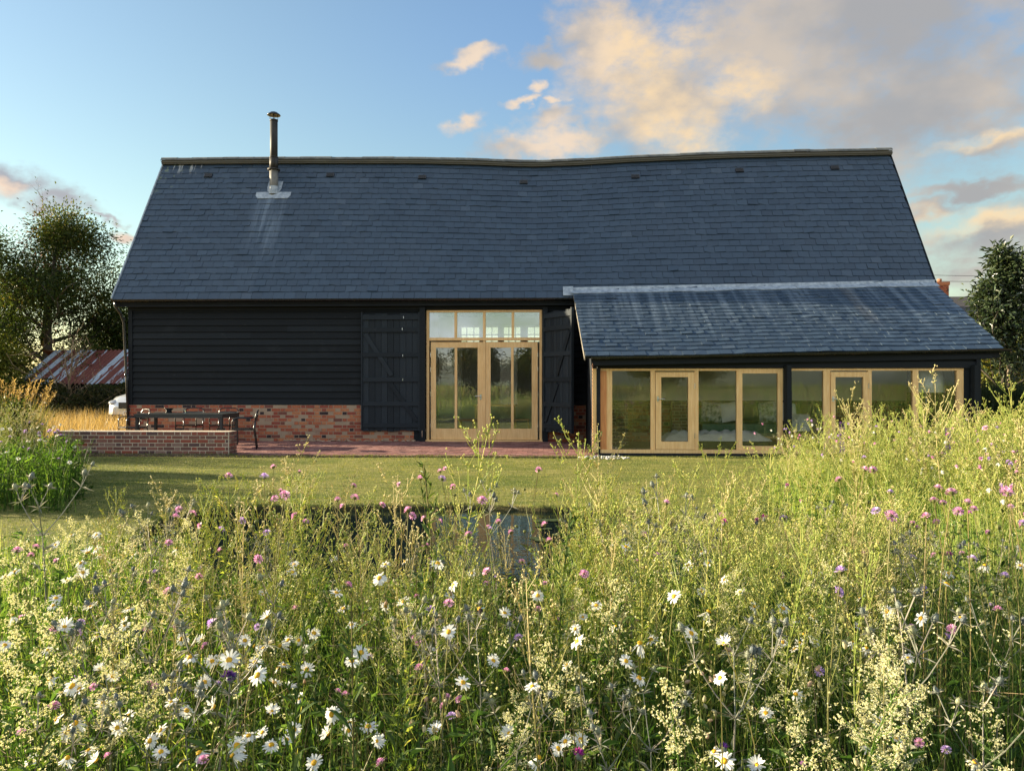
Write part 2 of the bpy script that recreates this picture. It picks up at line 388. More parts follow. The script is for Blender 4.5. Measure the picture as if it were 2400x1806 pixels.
def pos(nb):
    return nb.n('ShaderNodeNewGeometry').outputs['Position']


def objc(nb):
    return nb.n('ShaderNodeTexCoord').outputs['Object']


def rnd(nb):
    return nb.n('ShaderNodeAttribute', attribute_name='rnd').outputs['Fac']


def finish(nb, out, col, rough=0.6, bump=None, bstr=0.3, bdist=0.01, metal=0.0, spec=0.5, coat=0.0):
    p = nb.n('ShaderNodeBsdfPrincipled')
    nb.put(p.inputs['Base Color'], col)
    nb.put(p.inputs['Roughness'], rough)
    p.inputs['Metallic'].default_value = metal
    p.inputs['Specular IOR Level'].default_value = spec
    p.inputs['Coat Weight'].default_value = coat
    if bump is not None:
        b = nb.n('ShaderNodeBump')
        b.inputs['Strength'].default_value = bstr
        b.inputs['Distance'].default_value = bdist
        nb.put(b.inputs['Height'], bump)
        nb.L.new(b.outputs[0], p.inputs['Normal'])
    nb.L.new(p.outputs[0], out.inputs[0])
    return p


def simple(name, c1, c2, scale=6.0, rough=0.6, metal=0.0, bump=0.2, spec=0.5, rndmix=0.0, stretch=None, coat=0.0):
    m_, nb, out = new_mat(name)
    v = objc(nb)
    if stretch:
        v = nb.scale(v, stretch)
    n1 = nb.noise(v, scale, 5)
    f = nb.ramp(n1, 0.3, 0.7)
    if rndmix:
        f = nb.m('ADD', nb.m('MULTIPLY', f, 1 - rndmix), nb.m('MULTIPLY', rnd(nb), rndmix), clamp=True)
    finish(nb, out, nb.mix(f, c1, c2), rough, n1, bump, 0.01, metal, spec, coat)
    return m_


def leafmat(name, stops, trans=0.45, rough=0.55, tint=(1.25, 1.2, 0.55), spec=0.25, patch=0.0, pscale=0.6):
    """foliage: colour picked per leaf by its rnd value; light passes through it"""
    m_, nb, out = new_mat(name)
    f = rnd(nb)
    if patch:
        f = nb.m('ADD', f, nb.m('MULTIPLY', nb.m('SUBTRACT', nb.noise(pos(nb), pscale, 3), 0.5), patch), clamp=True)
    col = nb.cramp(f, stops)
    p = nb.n('ShaderNodeBsdfPrincipled')
    nb.L.new(col, p.inputs['Base Color'])
    p.inputs['Roughness'].default_value = rough
    p.inputs['Specular IOR Level'].default_value = spec
    t = nb.n('ShaderNodeBsdfTranslucent')
    nb.L.new(nb.mix(1.0, col, tint, 'MULTIPLY'), t.inputs[0])
    mx = nb.n('ShaderNodeMixShader')
    mx.inputs[0].default_value = trans
    nb.L.new(p.outputs[0], mx.inputs[1])
    nb.L.new(t.outputs[0], mx.inputs[2])
    nb.L.new(mx.outputs[0], out.inputs[0])
    return m_


M = {}


def make_board(name='black_stained_board', k=1.0):
    m_, nb, out = new_mat(name)
    v = nb.scale(pos(nb), (1.2, 14, 14))
    g = nb.noise(v, 3.0, 6, 0.65)
    big = nb.noise(pos(nb), 1.7, 3)
    f = nb.m('ADD', nb.m('MULTIPLY', g, 0.5), nb.m('MULTIPLY', rnd(nb), 0.5))
    col = nb.mix(f, tuple(q * k for q in (0.0024, 0.0038, 0.0054)), tuple(q * k for q in (0.013, 0.0175, 0.0225)))
    kn = nb.n('ShaderNodeTexVoronoi')
    nb.L.new(nb.scale(pos(nb), (1.0, 2.2, 2.2)), kn.inputs['Vector'])
    kn.inputs['Scale'].default_value = 2.4
    col = nb.mix(nb.ramp(kn.outputs['Distance'], 0.10, 0.03, 0.0, 0.6), col, (0.032, 0.034, 0.037))
    col = nb.mix(nb.ramp(big, 0.55, 0.8, 0.0, 0.35), col, (0.024, 0.028, 0.032))
    finish(nb, out, col, nb.m('ADD', 0.6, nb.m('MULTIPLY', g, 0.25)), g, 0.5, 0.01, spec=0.22)
    return m_


def make_slate(name, lead_x=None, lean=False):
    m_, nb, out = new_mat(name)
    r_ = rnd(nb)
    p = pos(nb)
    x, y, z = nb.xyz(p)
    base = nb.cramp(r_, [(0.0, (0.025, 0.044, 0.071)), (0.5, (0.031, 0.055, 0.089)), (0.9, (0.038, 0.066, 0.104)), (1.0, (0.050, 0.076, 0.112))])
    n1 = nb.noise(p, 9.0, 5)
    base = nb.mix(nb.m('MULTIPLY', n1, 0.35), base, (0.030, 0.045, 0.066))
    big = nb.noise(p, 0.7, 3)
    base = nb.mix(nb.ramp(big, 0.45, 0.7, 0.0, 0.35), base, (0.047, 0.070, 0.102))
    st = nb.noise(nb.vec(nb.m('MULTIPLY', x, 5.0), nb.m('MULTIPLY', z, 0.35), 0.0), 1.0, 3)
    if lean:
        # pale wash run down from the lead flashing
        k = nb.m('MULTIPLY', nb.ramp(st, 0.42, 0.70), nb.ramp(nb.m('ADD', z, nb.m('MULTIPLY', st, 1.3)), 2.75, 4.1))
        base = nb.mix(nb.m('MULTIPLY', k, 0.6), base, (0.145, 0.19, 0.245))
        k2 = nb.m('MULTIPLY', nb.ramp(nb.m('ABSOLUTE', nb.m('SUBTRACT', x, 7.05)), 0.22, 0.05), nb.ramp(z, 2.5, 3.0))
        base = nb.mix(nb.m('MULTIPLY', k2, 0.14), base, (0.20, 0.15, 0.08))
    else:
        # wash under the flue and bird droppings below the ridge
        d = nb.m('ABSOLUTE', nb.m('SUBTRACT', x, -7.12))
        wdt = nb.ramp(d, 0.62, 0.12)
        k = nb.m('MULTIPLY', nb.m('MULTIPLY', wdt, nb.ramp(z, 6.42, 6.3)), nb.m('MULTIPLY', nb.ramp(st, 0.40, 0.62), nb.ramp(z, 3.4, 5.8)))
        base = nb.mix(nb.m('MULTIPLY', k, 0.75), base, (0.145, 0.19, 0.245))
        dr = nb.noise(nb.vec(nb.m('MULTIPLY', x, 9.0), nb.m('MULTIPLY', z, 0.9), 0.0), 1.0, 2)
        left = nb.ramp(x, -8.6, -10.2)
        hi = nb.ramp(z, 7.05, 7.45)
        th = nb.m('SUBTRACT', 0.735, nb.m('MULTIPLY', left, 0.13))
        k = nb.m('MULTIPLY', nb.ramp(nb.m('SUBTRACT', dr, th), 0.0, 0.03), hi)
        base = nb.mix(nb.m('MULTIPLY', k, 0.8), base, (0.48, 0.50, 0.50))
        li = nb.m('MULTIPLY', nb.ramp(nb.m('SUBTRACT', nb.noise(p, 6, 4), 0.6), 0.0, 0.05), nb.m('MULTIPLY', nb.ramp(x, -9.4, -10.3), nb.ramp(z, 6.0, 7.2)))
        base = nb.mix(nb.m('MULTIPLY', li, 0.6), base, (0.16, 0.20, 0.12))
    finish(nb, out, base, nb.m('ADD', 0.42, nb.m('MULTIPLY', n1, 0.2)), n1, 0.25, 0.006, spec=0.45)
    return m_


def make_brick(name, stops, pale=0.03):
    m_, nb, out = new_mat(name)
    p = pos(nb)
    n1 = nb.noise(p, 38, 5, 0.65)
    col = nb.cramp(rnd(nb), stops, 'CONSTANT')
    col = nb.mix(nb.m('MULTIPLY', nb.ramp(n1, 0.35, 0.75), 0.45), col, (0.11, 0.055, 0.045))
    sc_ = nb.noise(p, 5.0, 5, 0.7)
    col = nb.mix(nb.ramp(sc_, 0.68, 0.86, 0.0, pale * 4), col, (0.40, 0.34, 0.28))
    finish(nb, out, col, 0.85, n1, 0.6, 0.008, spec=0.2)
    return m_


def make_mortar(name, c):
    m_, nb, out = new_mat(name)
    n1 = nb.noise(pos(nb), 55, 5, 0.7)
    n2 = nb.noise(pos(nb), 3, 4)
    col = nb.mix(nb.m('MULTIPLY', n2, 0.7), c, tuple(q * 0.55 for q in c))
    finish(nb, out, col, 0.95, n1, 0.6, 0.01, spec=0.1)
    return m_


def make_oak(name, a, b):
    m_, nb, out = new_mat(name)
    p = pos(nb)
    g = nb.noise(nb.scale(p, (16, 16, 1.3)), 2.2, 6, 0.6)
    g2 = nb.noise(p, 2.0, 3)
    col = nb.mix(nb.ramp(g, 0.3, 0.72), a, b)
    col = nb.mix(nb.ramp(g2, 0.45, 0.8, 0, 0.4), col, tuple(q * 0.7 for q in a))
    finish(nb, out, col, 0.5, g, 0.15, 0.004, spec=0.4)
    return m_


def make_glass(name, refl, tint=(0.975, 0.985, 0.98)):
    m_, nb, out = new_mat(name)
    t = nb.n('ShaderNodeBsdfTransparent')
    t.inputs[0].default_value = (*tint, 1)
    g = nb.n('ShaderNodeBsdfGlossy')
    g.inputs['Roughness'].default_value = 0.008
    g.inputs[0].default_value = (0.95, 1, 0.98, 1)
    bmp = nb.n('ShaderNodeBump')
    bmp.inputs['Strength'].default_value = 0.02
    bmp.inputs['Distance'].default_value = 0.02
    nb.L.new(nb.noise(pos(nb), 1.6, 1), bmp.inputs['Height'])
    nb.L.new(bmp.outputs[0], g.inputs['Normal'])
    fr = nb.n('ShaderNodeFresnel')
    fr.inputs[0].default_value = 1.5
    f = nb.m('ADD', refl, nb.m('MULTIPLY', fr.outputs[0], 1 - refl), clamp=True)
    mx = nb.n('ShaderNodeMixShader')
    nb.L.new(f, mx.inputs[0])
    nb.L.new(t.outputs[0], mx.inputs[1])
    nb.L.new(g.outputs[0], mx.inputs[2])
    nb.L.new(mx.outputs[0], out.inputs[0])
    return m_


M['board'] = make_board()
M['old_board'] = make_board('weathered_black_plank', 2.0)
M['slate'] = make_slate('roof_slate')
M['slate2'] = make_slate('lean_to_slate', lean=True)
RED = [(0, (0.31, 0.085, 0.045)), (0.28, (0.38, 0.125, 0.06)), (0.5, (0.25, 0.062, 0.04)), (0.66, (0.42, 0.17, 0.08)), (0.82, (0.16, 0.06, 0.045)), (0.90, (0.025, 0.022, 0.026)), (0.975, (0.30, 0.20, 0.14))]
BRN = [(0, (0.19, 0.085, 0.065)), (0.22, (0.15, 0.075, 0.062)), (0.42, (0.24, 0.11, 0.085)), (0.62, (0.27, 0.075, 0.05)), (0.78, (0.10, 0.06, 0.06)), (0.90, (0.25, 0.16, 0.13))]
M['brick'] = make_brick('old_red_brick', RED)
M['brick2'] = make_brick('brown_brick', BRN, 0.07)
M['paver'] = make_brick('terrace_paver', [(0, (0.21, 0.095, 0.085)), (0.3, (0.27, 0.125, 0.11)), (0.55, (0.16, 0.08, 0.075)), (0.8, (0.31, 0.17, 0.15))], 0.05)
M['mortar'] = make_mortar('lime_mortar', (0.36, 0.27, 0.19))
M['mortar2'] = make_mortar('pale_mortar', (0.58, 0.49, 0.38))
M['joint'] = make_mortar('sand_joint', (0.12, 0.085, 0.07))
M['oak'] = make_oak('pale_oak', (0.68, 0.41, 0.165), (0.82, 0.56, 0.265))
M['oak_sunlit'] = make_oak('sunlit_oak', (0.50, 0.19, 0.06), (0.62, 0.27, 0.09))  # jamb oak with the low sun's orange light put into its colour
M['door_glass'] = make_glass('door_glass', 0.085)
M['glass'] = make_glass('window_glass', 0.025)
M['glass_hi'] = make_glass('transom_glass', 0.20)
M['lead'] = simple('lead_sheet', (0.20, 0.24, 0.29), (0.36, 0.41, 0.46), 5, 0.5, 0.0, 0.25, 0.5, stretch=(2, 2, 2))
M['black_metal'] = simple('black_painted_metal', (0.008, 0.0095, 0.012), (0.015, 0.0165, 0.02), 9, 0.27, 0.0, 0.05)
M['steel_dark'] = simple('dark_green_powder_coat', (0.016, 0.022, 0.024), (0.022, 0.029, 0.031), 20, 0.38, 0.0, 0.04)
M['flue_black'] = simple('weathered_flue', (0.018, 0.0175, 0.017), (0.042, 0.039, 0.036), 4, 0.6, 0.0, 0.08, 0.25, stretch=(3, 3, 0.6))
M['flue_grey'] = simple('grey_flue_sleeve', (0.10, 0.10, 0.095), (0.17, 0.165, 0.15), 5, 0.6, 0.0, 0.1)
M['chrome'] = simple('satin_steel', (0.5, 0.5, 0.5), (0.62, 0.62, 0.6), 10, 0.25, 1.0, 0.02)
M['ridge'] = simple('ridge_tile', (0.055, 0.06, 0.06), (0.17, 0.17, 0.15), 6, 0.85, 0, 0.5, rndmix=0.5)
M['ridge_mortar'] = make_mortar('ridge_mortar', (0.15, 0.145, 0.125))
M['rust'] = simple('rusty_chain', (0.10, 0.045, 0.025), (0.22, 0.10, 0.05), 30, 0.8, 0.2, 0.4)
M['dark_in'] = simple('dark_interior', (0.030, 0.027, 0.024), (0.05, 0.044, 0.038), 2, 0.9)
M['plaster'] = simple('interior_plaster', (0.66, 0.64, 0.58), (0.72, 0.70, 0.64), 2, 0.9)
M['floor_in'] = simple('interior_floor', (0.20, 0.17, 0.13), (0.28, 0.24, 0.19), 1.2, 0.35)
M['white'] = simple('white_paint', (0.72, 0.72, 0.70), (0.80, 0.80, 0.78), 3, 0.5)
M['linen'] = simple('white_linen', (0.76, 0.76, 0.72), (0.85, 0.85, 0.82), 8, 0.9, bump=0.3)
M['green_fabric'] = simple('green_fabric', (0.07, 0.15, 0.09), (0.11, 0.20, 0.13), 14, 0.9, bump=0.3)
M['dark_green_fabric'] = simple('dark_green_fabric', (0.018, 0.035, 0.02), (0.035, 0.055, 0.03), 10, 0.9, bump=0.3)
M['leafy_fabric'] = simple('leaf_print_fabric', (0.06, 0.11, 0.06), (0.68, 0.68, 0.62), 11, 0.9, bump=0.2)
M['grey_wood'] = simple('weathered_grey_wood', (0.10, 0.09, 0.075), (0.20, 0.18, 0.15), 5, 0.85, stretch=(6, 1, 1))
M['wicker'] = simple('wicker', (0.30, 0.22, 0.12), (0.45, 0.35, 0.2), 40, 0.8, bump=0.6)

# ================================================================= THE BARN
rng = np.random.default_rng(11)
YW = 18.6                      # front wall face
XL, XR = -10.18, 9.05          # wall ends
EY, EZ, RY = 18.32, 3.45, 20.88
BY = 2 * RY - YW               # back wall


def ridge_z(x):
    return np.interp(x, [-10.45, -7, -3.4, -1.8, -.37, 0.9, 2.4, 4.9, 7.0, 9.22], [7.54, 7.525, 7.48, 7.425, 7.355, 7.38, 7.455, 7.53, 7.555, 7.565])


def roof_pt(x, s, n=0.0):
    """point on the main front slope; s 0 at the eave, 1 at the ridge; n lift along the normal"""
    zr = ridge_z(x) - 0.06
    y = EY + s * (RY - EY)
    sag = -0.05 * np.exp(-((x + 0.4) / 3.0) ** 2) * np.sin(np.pi * s)
    z = EZ + s * (zr - EZ) + sag
    L = math.hypot(RY - EY, 4.1)
    return np.stack([x + 0 * s, y - n * 4.1 / L, z + n * (RY - EY) / L], -1)


def slates(mb, surf, xs, nrow, wid, lap, x_at):
    """every slate its own thin plate, courses half-bonded; surf(x, s, lift)"""
    g = 1.0 / nrow
    x0, x1, lift, s0, s1, rr = [], [], [], [], [], []
    for i in range(nrow):
        off = (0.5 if i % 2 else 0.0) * wid + rng.uniform(-.02, .02)
        a, b = xs
        e = np.arange(a - off, b + wid, wid) + rng.normal(0, 0.006, len(np.arange(a - off, b + wid, wid)))
        e = np.clip(e, a, b)
        l, r_ = e[:-1], e[1:]
        k = (r_ - l) > 0.03
        l, r_ = l[k], r_[k]
        n = len(l)
        x0.append(l + 0.003)
        x1.append(r_ - 0.003)
        lift.append(0.021 + rng.gamma(1.2, 0.0028, n))
        j = rng.normal(0, 0.018, n) * g + rng.normal(0, 0.006) * g
        s0.append(np.clip(i * g + j - (0.25 * g if i == 0 else 0), -0.02, 1))
        s1.append(np.full(n, min(1.0, (i + lap) * g)))
        rr.append(np.clip(rng.normal(0.5, 0.2, n) + (rng.random(n) > .97) * .4, 0, 1))
    x0, x1, lift, s0, s1, rr = map(np.concatenate, (x0, x1, lift, s0, s1, rr))
    tw = rng.normal(0, 0.0035, len(x0)) * 1.0
    A = surf(x_at(x0, s0), s0 + tw * .4, lift + tw)
    Bq = surf(x_at(x1, s0), s0 - tw * .4, lift - tw)
    Cq = surf(x_at(x1, s1), s1, 0.004 + 0 * lift)
    D = surf(x_at(x0, s1), s1, 0.004 + 0 * lift)
    A2 = surf(x_at(x0, s0), s0, lift - 0.018)
    B2 = surf(x_at(x1, s0), s0, lift - 0.018)
    v = np.stack([A, Bq, Cq, D, A2, B2], 1).reshape(-1, 3)
    b = (np.arange(len(x0)) * 6)[:, None, None]
    q = (np.array([[0, 1, 2, 3], [4, 5, 1, 0]])[None] + b).reshape(-1, 4)
    t = (np.array([[4, 0, 3], [1, 5, 2]])[None] + b).reshape(-1, 3)
    mb.V.append(v)
    mb.Q.append((q + mb.n, np.repeat(rr, 2), np.zeros(len(q), int)))
    mb.T.append((t + mb.n, np.repeat(rr, 2), np.zeros(len(t), int)))
    mb.n += len(v)


def bricks(mb, p0, ux, nrm, length, courses, course_h=0.075, depth=0.02, jit=0.004, rough_bottom=0.0, mi=0, z0=0.0):
    """Flemish bond face: p0 lower left corner, ux along, nrm outward"""
    p0, ux, nrm = (np.array(q, float) for q in (p0, ux, nrm))
    C, S, R = [], [], []
    for c in range(courses):
        x = -(0.0 if c % 2 == 0 else 0.168)
        k = 0
        while x < length:
            w = 0.210 if k % 2 == 0 else 0.0975
            a, b = max(x, 0), min(x + w, length)
            if b - a > 0.03:
                C.append(p0 + ux * ((a + b) / 2) + np.array((0, 0, z0 + course_h * (c + .5))) + nrm * rng.normal(0, jit))
                S.append((b - a - rng.uniform(0, .004), depth, course_h - 0.0155 + rng.normal(0, .0012)))
                R.append(rng.random())
            x += w + 0.016
            k += 1
    B = np.array([ux, nrm, (0, 0, 1.0)])
    mb.boxes(np.array(C), np.array(S), np.array(R), B, mi)


def boards(mb, xa, xb, y, z0, z1, pitch=0.157, wob=0.006, face=-1):
    """feather-edged horizontal boards on a wall facing -Y"""
    n = int(round((z1 - z0) / pitch))
    h = (z1 - z0) / n
    for i in range(n):
        cuts = [xa] + sorted(rng.uniform(xa + .5, xb - .5, max(0, int((xb - xa) / 4.2))).tolist()) + [xb]
        for a, b in zip(cuts[:-1], cuts[1:]):
            m_ = max(2, int((b - a) / 0.5))
            x = np.linspace(a + .0015, b - .0015, m_)
            zb = z0 + i * h + 0.007 + rng.normal(0, wob * .35, m_).cumsum() * .3
            zt = z0 + (i + 1) * h - 0.008 + 0 * x
            yo = y + face * (0.036 + rng.normal(0, .0015, m_))
            yt = y + face * 0.006
            v = np.concatenate([np.stack([x, yo, zb], -1), np.stack([x, yt + 0 * x, zt], -1), np.stack([x, y + 0 * x, zb], -1)])
            q = []
            for k in range(m_ - 1):
                q += [[k, k + 1, m_ + k + 1, m_ + k], [2 * m_ + k, 2 * m_ + k + 1, k + 1, k]]
            mb.add(v, q, r=rng.random())


barn = empty('barn', (-0.6, 20.9, 0), 0, 'long black weatherboarded barn with a sagging slate roof and glazed lean-to', 'barn')

# --- front wall: plinth of old bricks, black boards, posts
mb = MB()
PL = 0.885
for a, b in ((XL, -3.12), (0.12, XR)):
    bricks(mb, (a, YW - 0.045, 0), (1, 0, 0), (0, -1, 0), b - a, 11, PL / 11, 0.03, 0.004)
    mb.box(a + .002, b - .002, YW - 0.056, YW + 0.25, 0, PL - .002, mi=1)
bricks(mb, (XL - .03, BY, 0), (0, -1, 0), (-1, 0, 0), BY - YW, 11, PL / 11, 0.03, 0.004)
mb.box(XL - .024, XL + .2, YW + .252, BY, 0, PL - .004, mi=1)
mb.build('brick_plinth', [M['brick'], M['mortar']], barn)
mb = MB()
for k in range(70):      # crumbled mortar and grit along the foot of the plinth
    x = rng.uniform(-6.3, -3.1)
    mb.blobmesh((x, YW - .07 - rng.random() * .05, .005 + rng.random() * .03), rng.uniform(.02, .07), .03, rng.uniform(.01, .035), 6, 4)
mb.build('mortar_footing', M['mortar'], barn)

mb = MB()
boards(mb, XL + .09, -2.97, YW, PL + .002, 3.31)
boards(mb, 0.13, XR, YW, PL + .002, 3.31)
mb.box(XL + .03, -2.97, YW + .001, YW + .2, PL, 3.40)
mb.box(.13, XR, YW + .001, YW + .2, PL, 3.40)
mb.box(-2.97, .13, YW + .02, YW + .2, 3.20, 3.40)
mb.build('weatherboarding', M['board'], barn)
mb = MB()
mb.box(XL - .01, XL + .09, YW - .05, YW + .06, PL - .02, 3.33)
mb.build('corner_board', M['board'], barn)
# gable walls and back wall (back wall has a row of high windows)
mb = MB()
for x, fx in ((XL, -1), (XR, 1)):
    n = 15
    for i in range(n):
        z0_, z1_ = PL + i * .165, PL + (i + 1) * .165
        mb.boxes([[x + fx * .01, RY, (z0_ + z1_) / 2]], [[.03 + .004 * (i % 3), BY - YW - .04, .163]], rng.random())
    zt = 7.3
    v = [(x, YW + .05, 3.35), (x, BY - .05, 3.35), (x, RY, zt), (x + fx * .04, YW + .05, 3.35), (x + fx * .04, BY - .05, 3.35), (x + fx * .04, RY, zt)]
    mb.add(v, [[0, 1, 4, 3], [1, 2, 5, 4], [2, 0, 3, 5]], [[0, 2, 1], [3, 4, 5]])
mb.build('gable_wall', M['board'], barn)
mb = MB()
WX = [(-2.50, -1.86), (-1.76, -1.30), (-1.22, -.62), (-.50, .0)]
mb.box(XL + .05, XR - .05, BY - .08, BY + .06, 0.0, 2.62)
mb.box(XL + .05, XR - .05, BY - .08, BY + .06, 3.16, 3.42)
e = [XL + .05] + [q for w in WX for q in w] + [XR - .05]
for a, b in zip(e[::2], e[1::2]):
    mb.box(a, b, BY - .08, BY + .06, 2.621, 3.159)
mb.build('back_wall', M['plaster'], barn)
for a, b in WX:
    f = MB()
    for xa, xb in ((a, a + .05), (b - .05, b)):
        f.box(xa, xb, BY - .06, BY + .02, 2.625, 3.155)
    f.box(a + .051, b - .051, BY - .06, BY + .02, 2.625, 2.67)
    f.box(a + .051, b - .051, BY - .06, BY + .02, 3.11, 3.155)
    nb_ = 2 if b - a > .5 else 1
    for k in range(1, nb_ + 1):
        x = a + (b - a) * k / (nb_ + 1)
        f.box(x - .012, x + .012, BY - .05, BY, 2.671, 3.109)
    f.box(a + .052, b - .052, BY - .049, BY - .001, 2.875, 2.90)
    w = f.build('window', M['white'], barn)
    g = MB()
    g.box(a + .02, b - .02, BY - .024, BY - .018, 2.64, 3.14)
    g.build('pane', M['glass_hi'], w)
# internal floor and partitions
mb = MB()
mb.box(XL + .06, XR - .06, YW + .26, BY - .09, -.02, .012)
mb.build('floor', M['floor_in'], barn)
mb = MB()
mb.box(-3.05, -2.93, YW + .26, 21.6, .014, 3.3)
mb.box(-.02, .10, YW + .26, 21.0, .014, 3.3)
mb.box(-5.6, -2.35, 22.2, 22.3, .014, 2.55)
mb.box(-1.2, -.72, 21.6, 21.7, .014, 2.5)
mb.build('partition', M['plaster'], barn)

# --- main roof
mb = MB()
slates(mb, roof_pt, (-10.45, 9.22), 24, 0.264, 1.35, lambda x, s: x)
roof = mb.build('roof', M['slate'], barn)
mb = MB()
xs = np.linspace(-10.43, 9.20, 40)
NR = 9
rows = [roof_pt(xs, np.full(40, t), -.014) for t in np.linspace(0, 1, NR)]
rear = rows[0].copy()
rear[:, 1] = 2 * RY - rear[:, 1]
rows.append(rear)
v = np.concatenate(rows)
under = v - np.array((0, 0, .11))
q = [[a_ * 40 + k, a_ * 40 + k + 1, (a_ + 1) * 40 + k + 1, (a_ + 1) * 40 + k] for a_ in range(NR) for k in range(39)]
mb.add(v, q)
mb.add(under, [list(reversed(t)) for t in q])
for k in (0, 39):
    for a_ in range(NR):
        mb.add([v[a_ * 40 + k], v[(a_ + 1) * 40 + k], under[(a_ + 1) * 40 + k], under[a_ * 40 + k]], [[0, 1, 2, 3]])
mb.add(np.concatenate([v[:40], under[:40]]), [[40 + k, 41 + k, k + 1, k] for k in range(39)])
mb.build('roof_deck', M['board'], barn)
mb = MB()      # pale verge strip up the left rake
a, b = roof_pt(np.array([-10.46]), np.array([0.0]), .0)[0], roof_pt(np.array([-10.46]), np.array([1.0]), .0)[0]
mb.bar(a, b, .03, .10, up=(0, -.85, .5))
vg = mb.build('verge', M['lead'], barn)
mb = MB()
a[0] = b[0] = 9.235
mb.bar(a, b, .03, .07, up=(0, -.85, .5))
mb.build('verge', M['board'], barn)
mb = MB()
n = 46
ex = np.linspace(-10.47, 9.24, n + 1)
for i in range(n):
    x0, x1 = ex[i] + .004, ex[i + 1] - .004
    z0, z1 = ridge_z(ex[i]), ridge_z(ex[i + 1])
    j = rng.normal(0, .006)
    a = np.linspace(rad(-76), rad(76), 7)
    prof = np.stack([np.sin(a) * .165, np.cos(a) * .135 - .078], -1)
    prof = np.vstack([prof, prof[::-1] * .86])
    v = np.concatenate([[(x, RY + p[0], zz + .045 + j + p[1]) for p in prof] for x, zz in ((x0, z0), (x1, z1))])
    m_ = len(prof)
    q = [[k, (k + 1) % m_, m_ + (k + 1) % m_, m_ + k] for k in range(m_)]
    q += [[k, m_ - 1 - k, m_ - 2 - k, k + 1] for k in range(6)]
    q += [[m_ + k + 1, m_ + m_ - 2 - k, m_ + m_ - 1 - k, m_ + k] for k in range(6)]
    mb.add(v, q, r=rng.random())
ridge = mb.build('ridge_tile', M['ridge'], roof)
tag(ridge, kind=None)
mb = MB()
for i in range(n):
    z0, z1 = ridge_z(ex[i]), ridge_z(ex[i + 1])
    mb.bar((ex[i], RY, z0 - .045), (ex[i + 1], RY, z1 - .045), .24, .11)
    mb.bar((ex[i], RY - .125, z0 - .05), (ex[i + 1], RY - .125, z1 - .05), .05, .024)
    mb.bar((ex[i], RY - .165, z0 - .02), (ex[i], RY - .10, z0 + .075), .014, .012)
mb.build('ridge_mortar', M['ridge_mortar'], roof)
for x, s in ((-9.08, .892), (-5.73, .892), (-3.23, .878), (-.51, .862), (2.45, .868), (5.19, .887), (7.67, .892)):
    c = roof_pt(np.array([x]), np.array([s]), .0)[0]
    t = roof_pt(np.array([x]), np.array([s + .02]), .0)[0] - c
    t /= np.linalg.norm(t)
    nrm = np.cross((1, 0, 0), t)
    Bm = np.array([(1, 0, 0), t, nrm])
    mb = MB()
    mb.boxes([c + nrm * .03], [[.21, .13, .045]], .5, Bm)
    for k in range(4):
        mb.boxes([c + nrm * .035 + t * (-.05 + .03 * k)], [[.17, .008, .045]], .9, Bm)
    mb.build('roof_vent', M['black_metal'], roof)

# --- flue
fx_, fy_ = -7.17, 20.28
fb = 6.35
mb = MB()
mb.tube([(fx_, fy_, fb), (fx_, fy_, 7.20)], .112, 16)
flue = mb.build('flue', M['flue_grey'], barn, True)
mb = MB()
mb.tube([(fx_, fy_, 7.10), (fx_, fy_, 8.43)], .10, 16)
mb.tube([(fx_, fy_, 8.40), (fx_, fy_, 8.44)], .108, 16)
mb.build('flue_pipe', M['flue_black'], flue, True)
mb = MB()
mb.tube([(fx_, fy_, 7.09), (fx_, fy_, 7.13)], .165, 16)
mb.tube([(fx_, fy_, 7.13), (fx_, fy_, 7.44)], .113, 16)
mb.tube([(fx_, fy_, 7.42), (fx_, fy_, 7.45)], .118, 16)
mb.build('storm_collar', M['flue_black'], flue, True)
mb = MB()
mb.lathe([(.02, 8.655), (.09, 8.635), (.165, 8.58), (.178, 8.558), (.15, 8.55), (.05, 8.57), (.001, 8.575)], (fx_, fy_, 0), 18)
for k in range(4):
    a = k * math.pi / 2 + .4
    mb.tube([(fx_ + .10 * math.cos(a), fy_ + .10 * math.sin(a), 8.42), (fx_ + .10 * math.cos(a), fy_ + .10 * math.sin(a), 8.58)], .007, 5)
mb.build('cowl', M['black_metal'], flue, True)
mb = MB()
s_f = .752
for (xa, xb, sa, sb, l) in ((-7.62, -6.68, s_f - .045, s_f + .004, .034), (-7.36, -6.97, s_f + .005, s_f + .09, .036)):
    m_ = 14
    x = np.linspace(xa, xb, m_)
    edge = np.minimum(1, np.minimum(x - xa, xb - x) / .06)
    lo = sa + (sb - sa) * .45 * (1 - np.sqrt(np.clip(1 - (1 - edge) ** 2, 0, 1)))
    A, B_ = roof_pt(x, lo, l), roof_pt(x, np.full(m_, sb), l)
    A2, B2 = roof_pt(x, lo, l - .02), roof_pt(x, np.full(m_, sb), l - .02)
    v = np.concatenate([A, B_, A2, B2])
    q = []
    for k in range(m_ - 1):
        q += [[k, k + 1, m_ + k + 1, m_ + k], [2 * m_ + k, 2 * m_ + k + 1, k + 1, k]]
    mb.add(v, q)
c0 = roof_pt(np.array([fx_]), np.array([s_f]), 0.0)[0]
mb.tube([(fx_, fy_, 6.45), (fx_, fy_, 6.66)], [.145, .135], 14)
mb.build('lead_flashing', M['lead'], flue)

